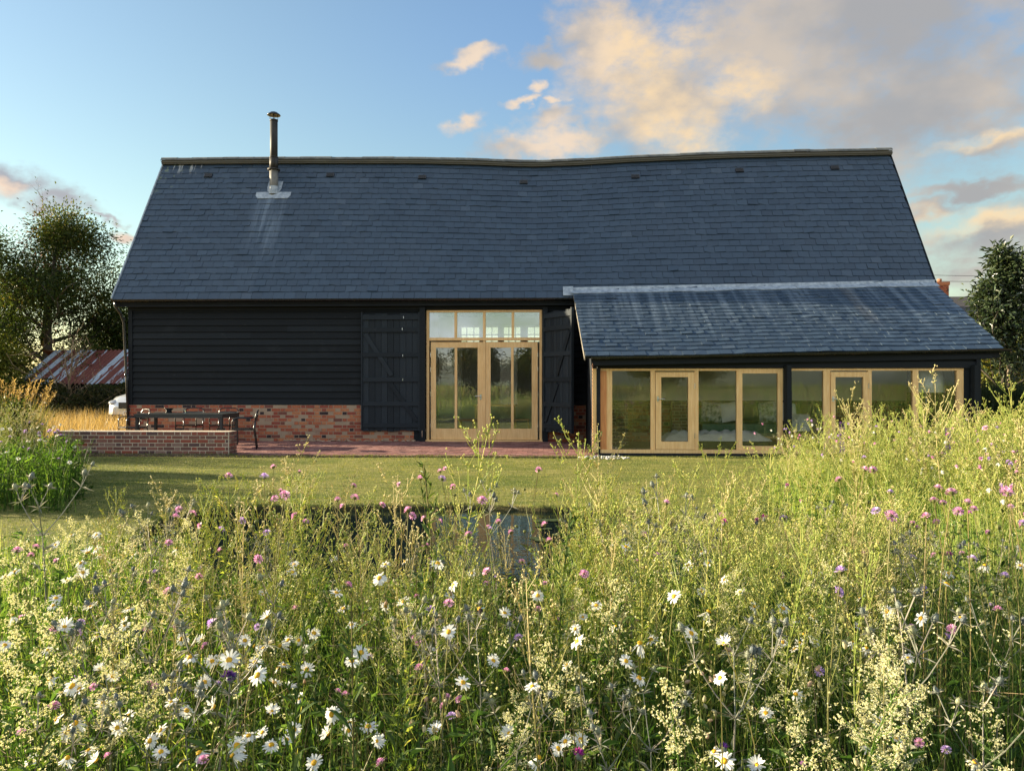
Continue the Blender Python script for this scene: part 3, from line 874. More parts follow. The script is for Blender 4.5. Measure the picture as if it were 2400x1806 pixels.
# --- eaves: gutter, fascia, downpipe
def gutter(mb, a, b, rx=.058, rz=.062):
    a, b = np.array(a, float), np.array(b, float)
    t = np.linspace(math.pi, 2 * math.pi, 9)
    pr = np.stack([np.cos(t) * rx, np.sin(t) * rz], -1)
    pr = np.vstack([pr, pr[::-1] * .9])
    v = np.concatenate([[(p[0], p[1] + q[0], p[2] + q[1]) for q in pr] for p in (a, b)])
    m_ = len(pr)
    q = [[k, (k + 1) % m_, m_ + (k + 1) % m_, m_ + k] for k in range(m_)]
    mb.add(v, q)
    for p, o in ((0, 0), (1, m_)):
        mb.add(v[o:o + 9], None, [[0, k, k + 1] for k in range(1, 8)])


mb = MB()
gutter(mb, (-10.42, EY - .05, 3.44), (0.74, EY - .05, 3.43))
gut = mb.build('gutter', M['black_metal'], barn)
mb = MB()
mb.tube([(-10.36, EY - .05, 3.39), (-10.36, EY - .05, 3.30), (-10.30, EY + .10, 3.10), (-10.27, YW - .10, 2.9), (-10.20, YW - .10, 1.5), (-10.15, YW - .10, .12)], .034, 8)
for z in (3.0, 1.62, .5):
    x = -10.27 + (2.9 - z) * .043
    mb.tube([(x, YW - .10, z - .03), (x, YW - .10, z + .03)], .043, 8)
mb.build('downpipe', M['black_metal'], gut, True)
mb = MB()
mb.box(-10.40, .80, EY + .045, EY + .075, 3.27, 3.40)
mb.box(-10.40, .80, EY + .08, YW - .03, 3.34, 3.38)
mb.box(-10.12, 0.74, YW - .07, YW - .03, 3.20, 3.335)
mb.build('fascia', M['board'], barn)

# --- door posts, glazed doors, transom
mb = MB()
mb.box(-2.965, -2.838, YW - .16, YW + .02, 0, 3.25)
mb.box(-3.12, -2.97, YW - .05, YW + .02, 0, PL - .3)
mb.build('door_post', M['board'], barn)
mb = MB()
mb.box(-.005, .12, YW - .13, YW + .02, 0, 3.25)
mb.build('door_post', M['board'], barn)
mb = MB()
mb.box(-3.25, -.02, YW - .02, YW + .12, 3.19, 3.3395)
mb.build('lintel', M['board'], barn)

FX0, FX1 = -2.815, -.022
mb = MB()
ya, yb = YW - .03, YW + .07
mb.box(FX0, FX0 + .06, ya, yb, .03, 3.18)
mb.box(FX1 - .06, FX1, ya, yb, .03, 3.18)
mb.box(FX0 + .0605, FX1 - .0605, ya + .002, yb, 3.13, 3.178)
mb.box(FX0 - .03, FX1 + .03, ya - .05, yb, 0.0, .045)
mb.box(FX0 + .0605, FX1 - .0605, ya - .012, yb, 2.445, 2.515)
for x in (-2.108, -1.415, -.722):
    mb.box(x - .032, x + .032, ya + .003, yb - .01, 2.516, 3.129)
dw = mb.build('glazed_entrance', M['oak'], barn)
tag(dw)
for x0, x1 in ((-2.754, -2.141), (-2.075, -1.448), (-1.382, -.755), (-.689, -.083)):
    g = MB()
    g.box(x0, x1, YW + .012, YW + .02, 2.517, 3.128)
    g.build('transom_pane', M['glass_hi'], dw)
for x0, x1, gl, hinge_l in ((-2.712, -1.442, ((-2.59, -2.135), (-2.072, -1.577)), 1), (-1.384, -.124, ((-1.262, -.768), (-.705, -.268)), 0)):
    mb = MB()
    y0, y1 = YW - .016, YW + .04
    zb, zt = .055, 2.41
    gz0, gz1 = .318, 2.275
    mb.box(x0, gl[0][0], y0, y1, zb, zt)
    mb.box(gl[1][1], x1, y0, y1, zb, zt)
    mb.box(gl[0][0] + .0005, gl[1][1] - .0005, y0 + .002, y1 - .002, zb, gz0)
    mb.box(gl[0][0] + .0005, gl[1][1] - .0005, y0 + .002, y1 - .002, gz1, zt)
    mb.box(gl[0][1], gl[1][0], y0 + .004, y1 - .004, gz0 + .0005, gz1 - .0005)
    d = mb.build('door', M['oak'], barn)
    for a, b in gl:
        g = MB()
        g.box(a - .004, b + .004, YW + .008, YW + .016, gz0 - .004, gz1 + .004)
        g.build('pane', M['door_glass'], d)
    hx = x0 if hinge_l else x1
    for z in (.4, 1.15, 1.75, 2.1):
        h = MB()
        h.tube([(hx + (-.006 if hinge_l else .006), y0 - .008, z - .05), (hx + (-.006 if hinge_l else .006), y0 - .008, z + .05)], .008, 8)
        h.build('hinge', M['chrome'], d)
    if hinge_l:
        h = MB()
        h.tube([(-1.50, y0 - .002, 1.1), (-1.50, y0 - .055, 1.1)], .011, 8)
        h.tube([(-1.495, y0 - .055, 1.1), (-1.63, y0 - .055, 1.1)], .010, 8)
        h.box(-1.52, -1.48, y0 - .006, y0 - .001, 1.02, 1.15)
        h.build('handle', M['chrome'], d)
mb = MB()
mb.box(-1.441, -1.386, YW - .03, YW + .03, .055, 2.443)
mb.build('door_mullion', M['oak'], barn)


# --- old plank barn doors, hung open on either side
def plank_door(width, flip, loc, rz):
    """built hinge at x=0, running to +x (flip: to -x), planks with six ledges and braces on the -Y face"""
    s = -1 if flip else 1
    root = MB()
    H0, H1 = .27, 3.13
    n = 9
    e = np.linspace(.035, width - .03, n + 1)
    for i in range(n):
        root.boxes([[s * (e[i] + e[i + 1]) / 2, rng.normal(0, .002), (H0 + H1) / 2 - .02 + rng.normal(0, .008)]], [[e[i + 1] - e[i] - .008, .026, H1 - H0 - .04]], rng.random())
    root.boxes([[s * width / 2, .018, (H0 + H1) / 2 - .02]], [[width - .05, .006, H1 - H0 - .08]], .1)
    d = root.build('barn_door', M['old_board'], barn, local=True)
    d.location = Vector(loc) - barn.location
    d.rotation_euler = (0, 0, rz)
    st = MB()
    for x in (.017, width - .014):
        st.boxes([[s * x, -.012, (H0 + H1) / 2]], [[.034, .07, H1 - H0]], rng.random())
    st.build('door_stile', M['old_board'], d, local=True)
    zs = [3.00, 2.70, 2.10, 1.50, .92, .40]
    for z in zs:
        l = MB()
        l.boxes([[s * width / 2, -.030, z]], [[width - .075, .032, .105]], rng.random())
        l.build('ledge', M['old_board'], d, local=True)
    for za, zb in ((2.62, 1.57), (1.42, .47)):
        b = MB()
        if not flip:
            xa, xb = .08, width - .06
        xa, xb = (width - .1, width * .48) if za > 2 else (width * .5, .07)
        b.bar((s * xa, -.027, za - .02), (s * xb, -.027, zb + .03), .03, .10, rng.random(), up=(1, 0, .7))
        b.build('brace', M['old_board'], d, local=True)
    hb = MB()
    for z in (2.72, 1.5, .42):
        hb.tube([(0, -.03, z - .06), (0, -.03, z + .06)], .018, 6)
    hb.build('hinge_strap', M['black_metal'], d, local=True)
    return d


dl = plank_door(1.42, True, (-2.965, YW - .10, 0), rad(0.5))
hh = MB()
for x, z in ((-.39, 3.0), (-.42, 2.72), (-.41, 2.08), (-.41, 1.5)):
    hh.boxes([[x, -.05, z]], [[.012, .01, .05]])
hh.build('latch_mark', M['chrome'], dl, local=True)
bt = MB()
bt.tube([(-2.90, YW - .175, .12), (-2.90, YW - .175, .27)], .012, 6)
bt.build('floor_bolt', M['chrome'], barn)
plank_door(1.17, False, (.045, YW - .15, 0), rad(-57))

# ================================================================= LEAN-TO (parts of the barn)
LW = 15.65                       # glazed front line
tl, tr_ = (0.75, 18.42, 3.60), (9.17, 18.50, 3.745)
bl, br_ = (0.86, 15.33, 1.945), (9.06, 15.58, 2.10)
tl, tr_, bl, br_ = map(np.array, (tl, tr_, bl, br_))
ln = np.cross(br_ - bl, tl - bl)
ln /= np.linalg.norm(ln)


def lean_pt(x, s, n=0.0):
    x, s = np.asarray(x, float), np.asarray(s, float)
    f = (x - .8) / 8.3
    lo = bl[None] * (1 - f)[:, None] + br_[None] * f[:, None]
    hi = tl[None] * (1 - f)[:, None] + tr_[None] * f[:, None]
    wob = .012 * np.sin(x * 1.3 + 1) * (1 - s) + .012 * np.sin(x * 2.1) * s * (1 - s) * 2
    return lo * (1 - s)[:, None] + hi * s[:, None] + ln[None] * (np.broadcast_to(n, x.shape) + wob)[:, None]


mb = MB()
slates(mb, lean_pt, (.76, 9.13), 19, .245, 1.4, lambda x, s: x)
lroof = mb.build('lean_to_roof', M['slate2'], barn)
mb = MB()
lx = np.linspace(.78, 9.11, 18)
o = np.ones(18)
a, b, c, d = lean_pt(lx, 0 * o, -.006), lean_pt(lx, o, -.006), lean_pt(lx, 0 * o, -.07), lean_pt(lx, o, -.07)
v = np.concatenate([a, b, c, d])
q = []
for k in range(17):
    q += [[k, k + 1, 18 + k + 1, 18 + k], [54 + k, 54 + k + 1, 36 + k + 1, 36 + k], [36 + k, 36 + k + 1, k + 1, k]]
q += [[0, 18, 54, 36], [17, 53, 71, 35]]
mb.add(v, q)
mb.build('lean_to_deck', M['board'], barn)
mb = MB()
ca = lean_pt(lx, 0 * o + .08, -.09)
cb = lean_pt(lx, o * .98, -.09)
mb.add(np.concatenate([ca, cb]), [[k, 18 + k, 19 + k, k + 1] for k in range(17)])
mb.build('lean_to_ceiling', M['plaster'], barn)
mb = MB()           # lead flashing dressed over the top edge
n = 18
x = np.linspace(.72, 9.17, n)
j = rng.normal(0, .012, n)
lo, hi, up = lean_pt(x, np.full(n, .945) + j * .4, .034), lean_pt(x, np.ones(n) * 1.005, .03), lean_pt(x, np.ones(n) * 1.005, .03)
up[:, 2] += .07
up[:, 1] += .03
lo2 = lean_pt(x, np.full(n, .945) + j * .4, .015)
v = np.concatenate([lo, hi, up, lo2])
q = []
for k in range(n - 1):
    q += [[k, k + 1, n + k + 1, n + k], [n + k, n + k + 1, 2 * n + k + 1, 2 * n + k], [3 * n + k, 3 * n + k + 1, k + 1, k]]
mb.add(v, q)
mb.boxes([[.60, 18.36, 3.60]], [[.24, .03, .27]], .5, np.array([(1, 0, 0), (0, .85, -.53), (0, .53, .85)]))
for k in range(9):      # welted joints in the lead
    c = lean_pt(np.array([1.2 + k * .95]), np.array([.975]), .038)[0]
    mb.boxes([c], [[.02, .2, .012]], .5, np.array([(1, 0, 0), (tl - bl) / np.linalg.norm(tl - bl), ln]))
mb.build('lead_flashing', M['lead'], lroof)
mb = MB()
gutter(mb, bl + (.10, -.05, -.02), br_ + (.13, -.05, -.02), .05, .055)
lgut = mb.build('lean_to_gutter', M['black_metal'], barn)
mb = MB()
mb.bar(bl + (.10, .05, -.115), br_ + (-.03, .05, -.115), .035, .15)
mb.bar(bl + (.12, .20, -.17), br_ + (-.2, .03, -.17), .1, .08)
mb.box(1.10, 8.62, LW - .06, LW + .10, 1.703, 1.83)
mb.box(1.10, 8.62, LW - .02, LW + .08, 1.78, 2.02)
mb.build('lean_to_fascia', M['board'], barn)
mb = MB()          # weathered end of the roof timbers at the left verge
mb.bar(bl + (-.02, .03, -.06), tl + (-.02, -.05, -.06), .025, .07, up=(0, -.5, .85))
mb.build('lean_to_verge', M['grey_wood'], barn)
mb = MB()          # rain chain
pz = np.linspace(1.78, .06, 50)
for k, z in enumerate(pz):
    t = np.linspace(0, 2 * math.pi, 7)
    cx, cy = .985 - k * .0001, 15.34
    if k % 2:
        p = np.stack([cx + .014 * np.cos(t), cy + 0 * t, z + .022 * np.sin(t)], -1)
    else:
        p = np.stack([cx + 0 * t, cy + .014 * np.cos(t), z + .022 * np.sin(t)], -1)
    mb.tube(p, .0045, 4, cap=False)
mb.build('rain_chain', M['rust'], lgut)

# lean-to frame: black posts, pale oak corner, glazing
mb = MB()
mb.box(1.08, 1.155, LW - .10, LW + .04, 0, 1.702)
mb.build('lean_to_post', M['board'], barn)
mb = MB()
mb.box(1.005, 1.0795, LW - .09, LW - .01, 0, 1.70)
mb.build('corner_strip', M['oak'], barn)


def shaped_post(cx, w, y):
    mb = MB()
    z = np.linspace(0, 1.76, 12)
    k = 1 + .14 * np.sin(np.pi * z / 1.76) ** 2
    v = []
    for zz, kk in zip(z, k):
        h = w * kk / 2
        c = h * .35
        v += [(cx - h, y + c, zz), (cx - h + c, y - h * .9, zz), (cx + h - c, y - h * .9, zz), (cx + h, y + c, zz), (cx + h, y + .08, zz), (cx - h, y + .08, zz)]
    q = []
    for i in range(11):
        for j in range(6):
            q.append([i * 6 + j, i * 6 + (j + 1) % 6, i * 6 + 6 + (j + 1) % 6, i * 6 + 6 + j])
    mb.add(v, q)
    mb.add(v[-6:], [[0, 1, 2, 3], [0, 3, 4, 5]])
    return mb.build('lean_to_post', M['board'], barn)


shaped_post(4.88, .13, LW - .13)
shaped_post(8.52, .12, LW - .11)
mb = MB()
mb.box(8.342, 8.47, LW - .02, LW + .08, 0, 1.702)
mb.box(8.56, 8.645, LW - .08, 18.55, 0, 1.98)
mb.box(8.646, 8.99, 17.2, 17.3, 0, 2.0)
mb.build('lean_to_side_wall', M['board'], barn)
mb = MB()
mb.box(1.0, 8.64, LW - .10, LW + .10, -.06, -.001)
mb.build('lean_to_sill_base', M['board'], barn)

G0, G1 = LW - .03, LW + .06
mb = MB()
zt0, zt1 = 1.655, 1.702
mb.box(1.16, 4.80, G0 - .03, G1, -.001, .07)
mb.box(1.16, 4.80, G0, G1, zt0, zt1)
mb.box(4.95, 8.34, G0 - .03, G1, -.001, .07)
mb.box(4.95, 8.34, G0, G1, zt0, zt1)
for a, b in ((1.285, 1.40), (2.17, 2.262), (3.05, 3.128), (3.885, 4.0), (4.70, 4.799), (5.60, 5.735), (6.48, 6.55), (7.35, 7.463), (8.205, 8.338)):
    mb.box(a, b, G0 + .003, G1 - .003, .0705, zt0 - .0005)
mb.box(4.002, 4.698, G0 + .006, G1 - .006, .0706, .145)
mb.box(4.002, 4.698, G0 + .006, G1 - .006, 1.602, zt0 - .0007)
lfr = mb.build('glazed_screen', M['oak'], barn)
mb = MB()
mb.box(1.16, 1.284, G0 - .02, G1 + .02, .071, zt0 - .001)
mb.build('reveal_board', M['oak_sunlit'], barn)
for a, b, z0_, z1_ in ((1.40, 2.17, .071, 1.654), (3.128, 3.885, .071, 1.654), (4.003, 4.697, .146, 1.601), (4.955, 5.60, .071, 1.654), (6.55, 7.35, .071, 1.654), (7.463, 8.205, .071, 1.654)):
    g = MB()
    g.box(a - .002, b + .002, LW + .014, LW + .022, z0_ - .002, z1_ + .002)
    g.build('pane', M['glass'], lfr)
for x0, x1, a, b in ((2.27, 3.045, 2.381, 2.92), (5.742, 6.476, 5.832, 6.376)):
    mb = MB()
    y0, y1 = G0 - .015, G1 - .03
    mb.box(x0, a, y0, y1, .078, 1.63)
    mb.box(b, x1, y0, y1, .078, 1.63)
    mb.box(a + .0005, b - .0005, y0 + .002, y1 - .002, .078, .232)
    mb.box(a + .0005, b - .0005, y0 + .002, y1 - .002, 1.528, 1.63)
    d = mb.build('door', M['oak'], barn)
    g = MB()
    g.box(a - .003, b + .003, LW + .002, LW + .01, .23, 1.53)
    g.build('pane', M['glass'], d)
    h = MB()
    hx = x0 + .045
    h.tube([(hx, y0 - .002, 1.09), (hx, y0 - .05, 1.09)], .010, 8)
    h.tube([(hx - .005, y0 - .05, 1.09), (hx + .125, y0 - .05, 1.085)], .009, 8)
    h.box(hx - .02, hx + .02, y0 - .005, y0 - .0005, 1.04, 1.14)
    h.build('handle', M['chrome'], d)
    for z in (.35, 1.35):
        h = MB()
        h.tube([(x1 + .004, y0 - .006, z - .05), (x1 + .004, y0 - .006, z + .05)], .007, 6)
        h.build('hinge', M['chrome'], d)
mb = MB()
mb.box(1.16, 8.56, LW + .11, YW - .06, -.04, .02)
mb.build('lean_to_floor', M['floor_in'], barn)
mb = MB()      # brick pier and left side of the lean-to
bricks(mb, (1.32, 17.6, 0), (1, 0, 0), (0, -1, 0), .62, 13, .075, .03, .003)
mb.box(1.325, 1.935, 17.61, 17.9, 0, .974, mi=1)
bricks(mb, (3.05, 18.3, 0), (1, 0, 0), (0, -1, 0), .5, 13, .075, .03, .003)
mb.box(3.055, 3.545, 18.31, 18.5, 0, .974, mi=1)
mb.build('brick_pier', [M['brick2'], M['mortar2']], barn)
mb = MB()
ws = [(y, 1.945 + (y - 15.33) * .5355 - .12) for y in (LW + .11, YW - .25)]
v = [(x, y, z) for x in (1.02, 1.10) for y, zt_ in ws for z in (0, zt_)]
mb.add(v, [[0, 2, 3, 1], [4, 5, 7, 6], [0, 1, 5, 4], [2, 6, 7, 3], [1, 3, 7, 5], [0, 4, 6, 2]])
mb.build('lean_to_side_wall', M['board'], barn)
mb = MB()
mb.box(1.105, 8.55, 18.47, 18.53, 1.0, 3.2)
mb.build('inner_wall', M['plaster'], barn)

# ================================================================= GROUND, POND, TERRACE
PX, PY, PHX, PHY, PR = -1.12, 7.12, 2.62, 1.76, 1.15


def pond_sd(x, y):
    """signed distance to the pond edge, negative inside"""
    wob = .10 * np.sin(x * 2.1 + .5) + .08 * np.sin(y * 2.9) + .05 * np.sin(x * 4.7 + y * 3)
    # left side leans outwards towards the camera
    xs = x - .12 * (PY - y)
    qx, qy = np.abs(xs - PX) - (PHX - PR), np.abs(y - PY) - (PHY - PR)
    return np.hypot(np.maximum(qx, 0), np.maximum(qy, 0)) + np.minimum(np.maximum(qx, qy), 0) - PR + wob * .6


def ground_z(x, y):
    s = pond_sd(x, y)
    t = np.clip(-s / .16, 0, 1)
    z = -.42 * t * t * (3 - 2 * t)
    z = z - .02 * np.clip(1 - np.abs(s + .0) / .3, 0, 1) * (s > 0)
    z = z + .012 * np.sin(x * .9) * np.cos(y * .7) * (s > .3) * (y < 14.3)
    # the field rises gently behind the camera
    b = np.clip((-y - 4) / 40, 0, 1)
    return z + 1.3 * b * b * (3 - 2 * b)


gx = np.unique(np.concatenate([[-900, -500, -300, -180, -120, -80, -60, -45, -35], np.arange(-28, 28, 1.0), np.arange(-6.5, 4.5, .09), [30, 36, 45, 60, 80, 120, 180, 300, 500, 900]]).round(4))
gy = np.unique(np.concatenate([[-900, -500, -300, -180, -120, -90, -70, -55], np.arange(-46, 4, 1.5), np.arange(4, 10.2, .08), np.arange(10.2, 34, .8), [36, 42, 50, 65, 85, 120, 180, 300, 500, 900]]).round(4))
XX, YY = np.meshgrid(gx, gy)
ZZ = ground_z(XX, YY)
inb = (XX > -10.1) & (XX < 9.0) & (YY > 14.9) & (YY < 23)
ZZ = np.where(inb, -.05, ZZ)
gm = MB()
ny, nx = XX.shape
i, j = np.meshgrid(np.arange(ny - 1), np.arange(nx - 1), indexing='ij')
a = i * nx + j
gm.add(np.stack([XX, YY, ZZ], -1).reshape(-1, 3), np.stack([a, a + 1, a + nx + 1, a + nx], -1).reshape(-1, 4))


def make_ground():
    m_, nb, out = new_mat('ground')
    p = pos(nb)
    x, y, z = nb.xyz(p)
    n1, n2, n3 = nb.noise(nb.scale(p, (.7, 1.3, 1)), .6, 4), nb.noise(nb.scale(p, (.6, 1.7, 1)), 3.2, 6, .75), nb.noise(nb.scale(p, (1, 1.0, 1)), 34, 4, .7)
    lawn = nb.cramp(nb.m('ADD', nb.m('MULTIPLY', n1, .42), nb.m('MULTIPLY', n2, .58)), [(.34, (.07, .105, .02)), (.44, (.13, .155, .035)), (.52, (.205, .20, .058)), (.63, (.32, .28, .10))])
    lawn = nb.mix(nb.m('MULTIPLY', n3, .55), lawn, (.055, .07, .018))
    dry = nb.cramp(n2, [(.3, (.18, .13, .05)), (.6, (.36, .26, .10)), (.8, (.44, .34, .15))])
    soil = nb.mix(n2, (.035, .028, .016), (.06, .06, .022))
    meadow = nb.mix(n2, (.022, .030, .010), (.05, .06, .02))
    # the lawn lies between the flower beds and the terrace
    isl = nb.m('MULTIPLY', nb.ramp(x, -9.6, -9.3), nb.m('MULTIPLY', nb.ramp(x, 11.5, 10.5), nb.m('MULTIPLY', nb.ramp(y, 5.0, 5.4), nb.ramp(y, 19.5, 19.0))))
    col = nb.mix(isl, dry, lawn)
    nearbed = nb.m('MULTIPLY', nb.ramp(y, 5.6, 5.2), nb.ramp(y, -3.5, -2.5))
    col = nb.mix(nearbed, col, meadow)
    wet = nb.ramp(z, -.012, -.05)
    col = nb.mix(nb.m('MULTIPLY', wet, nb.ramp(y, 12, 11)), col, soil)
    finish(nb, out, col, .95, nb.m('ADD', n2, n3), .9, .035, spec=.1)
    return m_


M['ground'] = make_ground()
tag(gm.build('ground', M['ground'], None, True), kind='structure')


def make_water():
    m_, nb, out = new_mat('pond_water')
    p = nb.n('ShaderNodeBsdfPrincipled')
    p.inputs['Base Color'].default_value = (.004, .009, .008, 1)
    p.inputs['Roughness'].default_value = .015
    p.inputs['IOR'].default_value = 1.36
    p.inputs['Specular IOR Level'].default_value = .62
    w = nb.n('ShaderNodeBump')
    w.inputs['Strength'].default_value = .12
    w.inputs['Distance'].default_value = .02
    x, y, z = nb.xyz(pos(nb))
    n1 = nb.noise(nb.vec(nb.m('MULTIPLY', x, 1.3), nb.m('MULTIPLY', y, 3.6), 0.0), 3.0, 2)
    nb.L.new(n1, w.inputs['Height'])
    nb.L.new(w.outputs[0], p.inputs['Normal'])
    nb.L.new(p.outputs[0], out.inputs[0])
    return m_


M['water'] = make_water()
wx_ = np.arange(-4.6, 2.4, .1)
wy_ = np.arange(5.0, 9.4, .1)
WXX, WYY = np.meshgrid(wx_, wy_)
keep = pond_sd(WXX, WYY) < .05
wm = MB()
ny, nx = WXX.shape
i, j = np.meshgrid(np.arange(ny - 1), np.arange(nx - 1), indexing='ij')
a = (i * nx + j)
ok = (keep[:-1, :-1] | keep[1:, :-1] | keep[:-1, 1:] | keep[1:, 1:])
wm.add(np.stack([WXX, WYY, np.full_like(WXX, -.075)], -1).reshape(-1, 3), np.stack([a, a + 1, a + nx + 1, a + nx], -1)[ok])
tag(wm.build('pond_water', M['water']), kind='structure')

# terrace of red brick pavers
tm = MB()
C, S, R = [], [], []
y = 14.80
row = 0
while y < YW - .06:
    x = -9.75 + (row % 2) * .1075
    while x < .95:
        if not (x > -9.8 and x < -6.1 and y < 15.3) and not (x > .8 and y > 15.3):
            C.append((x + .105 + rng.normal(0, .002), y + .05, -.016 + rng.normal(0, .0025) - .006 * max(0, 15.1 - y)))
            S.append((.208 + rng.normal(0, .002), .098 + rng.normal(0, .001), .05))
            R.append(rng.random())
        x += .2145
    y += .1045
    row += 1
tm.boxes(np.array(C), np.array(S), np.array(R))
tm.box(-9.76, .99, 14.79, YW - .045, -.06, -.002, mi=1)
tag(tm.build('terrace_paving', [M['paver'], M['joint']]), kind='structure')

# low garden wall
gw = empty('garden_wall', (-7.96, 15.1, 0), 0, 'low brown brick garden wall in front of the outdoor dining table', 'wall')
mb = MB()
bricks(mb, (-9.70, 14.965, 0), (1, 0, 0), (0, -1, 0), 3.50, 6, .0745, .04, .003)
bricks(mb, (-6.185, 14.97, 0), (0, 1, 0), (1, 0, 0), .33, 6, .0745, .04, .003)
bricks(mb, (-9.715, 15.30, 0), (0, -1, 0), (-1, 0, 0), .33, 6, .0745, .04, .003)
bricks(mb, (-6.20, 15.315, 0), (-1, 0, 0), (0, 1, 0), 3.50, 6, .0745, .04, .003)
mb.build('brickwork', M['brick2'], gw)
mb = MB()
mb.box(-9.715, -6.186, 14.951, 15.329, -.03, .449)
mb.build('mortar_core', M['mortar2'], gw)

# pebbles under the rain chain
pm = MB()
for k in range(80):
    a, r_ = rng.random() * 6.28, math.sqrt(rng.random())
    s_ = rng.uniform(.014, .032)
    pm.blobmesh((1.15 + math.cos(a) * r_ * .48, 14.55 + math.sin(a) * r_ * .35, s_ * .35), s_, s_ * .8, s_ * .55, 7, 4, rng.random())
M['pebble'] = simple('pale_pebble', (.22, .21, .20), (.52, .51, .49), 6, .7, rndmix=.8)
tag(pm.build('pebble_bed', M['pebble'], None, True), 'pale pebbles heaped under the rain chain at the lean-to corner', 'pebbles', kind='stuff')

# far ground rise behind the camera, mirrored in the glass
hm = MB()
hx = np.linspace(-260, 320, 60)
hz = 7 + 6 * np.sin(hx * .011 + 1.0) + 4 * np.sin(hx * .031) + 2.0 * np.sin(hx * .083)
v = np.concatenate([np.stack([hx, np.full(60, -230.), np.full(60, -1.)], -1), np.stack([hx, np.full(60, -330.), np.maximum(hz, 2) + 4], -1), np.stack([hx, np.full(60, -430.), np.full(60, -1.)], -1)])
q = [[k + 1, k, 60 + k, 60 + k + 1] for k in range(59)] + [[60 + k + 1, 60 + k, 120 + k, 120 + k + 1] for k in range(59)]
hm.add(v, q)
M['hill'] = simple('far_hill', (.10, .13, .12), (.16, .18, .14), .02, .95, bump=0)
tag(hm.build('hills', M['hill'], None, True), kind='structure')

# ================================================================= OUTDOOR TABLE AND CHAIRS
tb = empty('dining_table', (-7.90, 16.85, 0), rad(-1.5), 'long dark metal garden table on the brick terrace', 'table')
mb = MB()
for k in range(9):
    mb.box(-1.0, 1.0, -.45 + k * .1005, -.45 + k * .1005 + .094, .722, .742, rng.random())
mb.build('table_top', M['steel_dark'], tb, local=True)
mb = MB()
for s in (-1, 1):
    mb.box(-.985, .985, s * .43 - .014, s * .43 + .014, .655, .721)
    mb.box(s * .972 - .012, s * .972 + .012, -.415, .415, .656, .7205)
mb.build('apron', M['steel_dark'], tb, local=True)
for sx in (-1, 1):
    for sy in (-1, 1):
        mb = MB()
        mb.box(sx * .945 - .028, sx * .945 + .028, sy * .385 - .028, sy * .385 + .028, 0.012, .72)
        mb.build('leg', M['steel_dark'], tb, local=True)


def make_chair():
    """front faces -Y; tubular steel armchair with a hooped back"""
    root = empty('garden_chair', (0, 0, 0))
    m_ = M['black_metal']
    mb = MB()
    mb.boxes([[0, .0, .445]], [[.46, .44, .022]])
    mb.boxes([[0, -.225, .44]], [[.44, .02, .03]])
    mb.build('seat', m_, root, local=True)
    for sx in (-1, 1):
        mb = MB()
        mb.tube([(sx * .235, -.20, .012), (sx * .235, -.215, .43), (sx * .24, -.215, .60), (sx * .245, -.195, .655), (sx * .245, -.13, .672), (sx * .235, .20, .672)], .0125, 8)
        mb.build('armrest', m_, root, True, local=True)
        mb = MB()
        mb.tube([(sx * .225, .27, .012), (sx * .225, .215, .43), (sx * .225, .235, .60)], .0125, 8)
        mb.build('leg', m_, root, True, local=True)
        mb = MB()
        mb.tube([(sx * .222, -.19, .43), (sx * .222, .2, .43)], .011, 6)
        mb.build('seat_rail', m_, root, True, local=True)
    mb = MB()
    a = np.linspace(0, math.pi, 13)
    pts = [(-.225, .232, .58), (-.228, .25, .70)]
    for t in a:
        cx = -math.cos(t)
        pts.append((.228 * np.sign(cx) * abs(cx) ** .55, .25 + .035 * math.sin(t) + .012, .745 + .085 * math.sin(t) ** .7))
    pts += [(.228, .25, .70), (.225, .232, .58)]
    mb.tube(pts, .0125, 8)
    mb.build('back_hoop', m_, root, True, local=True)
    mb = MB()
    x = np.linspace(-.222, .222, 11)
    yb = .25 + .035 * (1 - (x / .222) ** 2)
    v = np.concatenate([np.stack([x, yb - .01, np.full(11, .60)], -1), np.stack([x, yb + .004, np.full(11, .745)], -1), np.stack([x, yb - .003, np.full(11, .60)], -1), np.stack([x, yb + .011, np.full(11, .745)], -1)])
    q = []
    for k in range(10):
        q += [[k, k + 1, 12 + k, 11 + k], [33 + k, 34 + k, 23 + k, 22 + k], [11 + k, 12 + k, 34 + k, 33 + k], [22 + k, 23 + k, 1 + k, k]]
    mb.add(v, q)
    mb.build('back_panel', m_, root, True, local=True)
    return root


chair = make_chair()
GCH = 'black steel armchairs around the garden table'
for k, (x, y, a, lab) in enumerate(((-9.02, 16.62, rad(-42), 'black steel armchair turned away at the left end of the garden table'),
                                    (-8.22, 17.62, rad(3), 'black steel armchair behind the garden table, on the left of the two facing the lawn'),
                                    (-7.42, 17.64, rad(-2), 'black steel armchair behind the garden table, on the right of the two facing the lawn'),
                                    (-6.36, 16.15, rad(-72), 'black steel armchair seen from the side at the right end of the garden table'))):
    o = chair if k == 0 else copy_tree(chair)
    o.location = (x, y, 0.0)
    o.rotation_euler = (0, 0, a)
    tag(o, lab, 'chair', GCH)
# things on the table
mb = MB()
mb.lathe([(.001, .744), (.075, .745), (.055, .79), (.10, .84), (.105, .845), (.09, .842), (.05, .80), (.001, .775)], (-8.42, 17.03, 0), 14)
tag(mb.build('bowl', M['black_metal'], None, True), 'small black bowl on the left half of the garden table', 'bowl')
gl = empty('drinking_glass', (-8.06, 17.05, .743), 0, 'small clear glass standing on the garden table beside the bowl', 'glass')
mb = MB()
mb.lathe([(.001, .002), (.028, .002), (.034, .085), (.032, .085), (.026, .008), (.001, .007)], (0, 0, 0), 12)
mb.build('tumbler', M['glass'], gl, True, local=True)

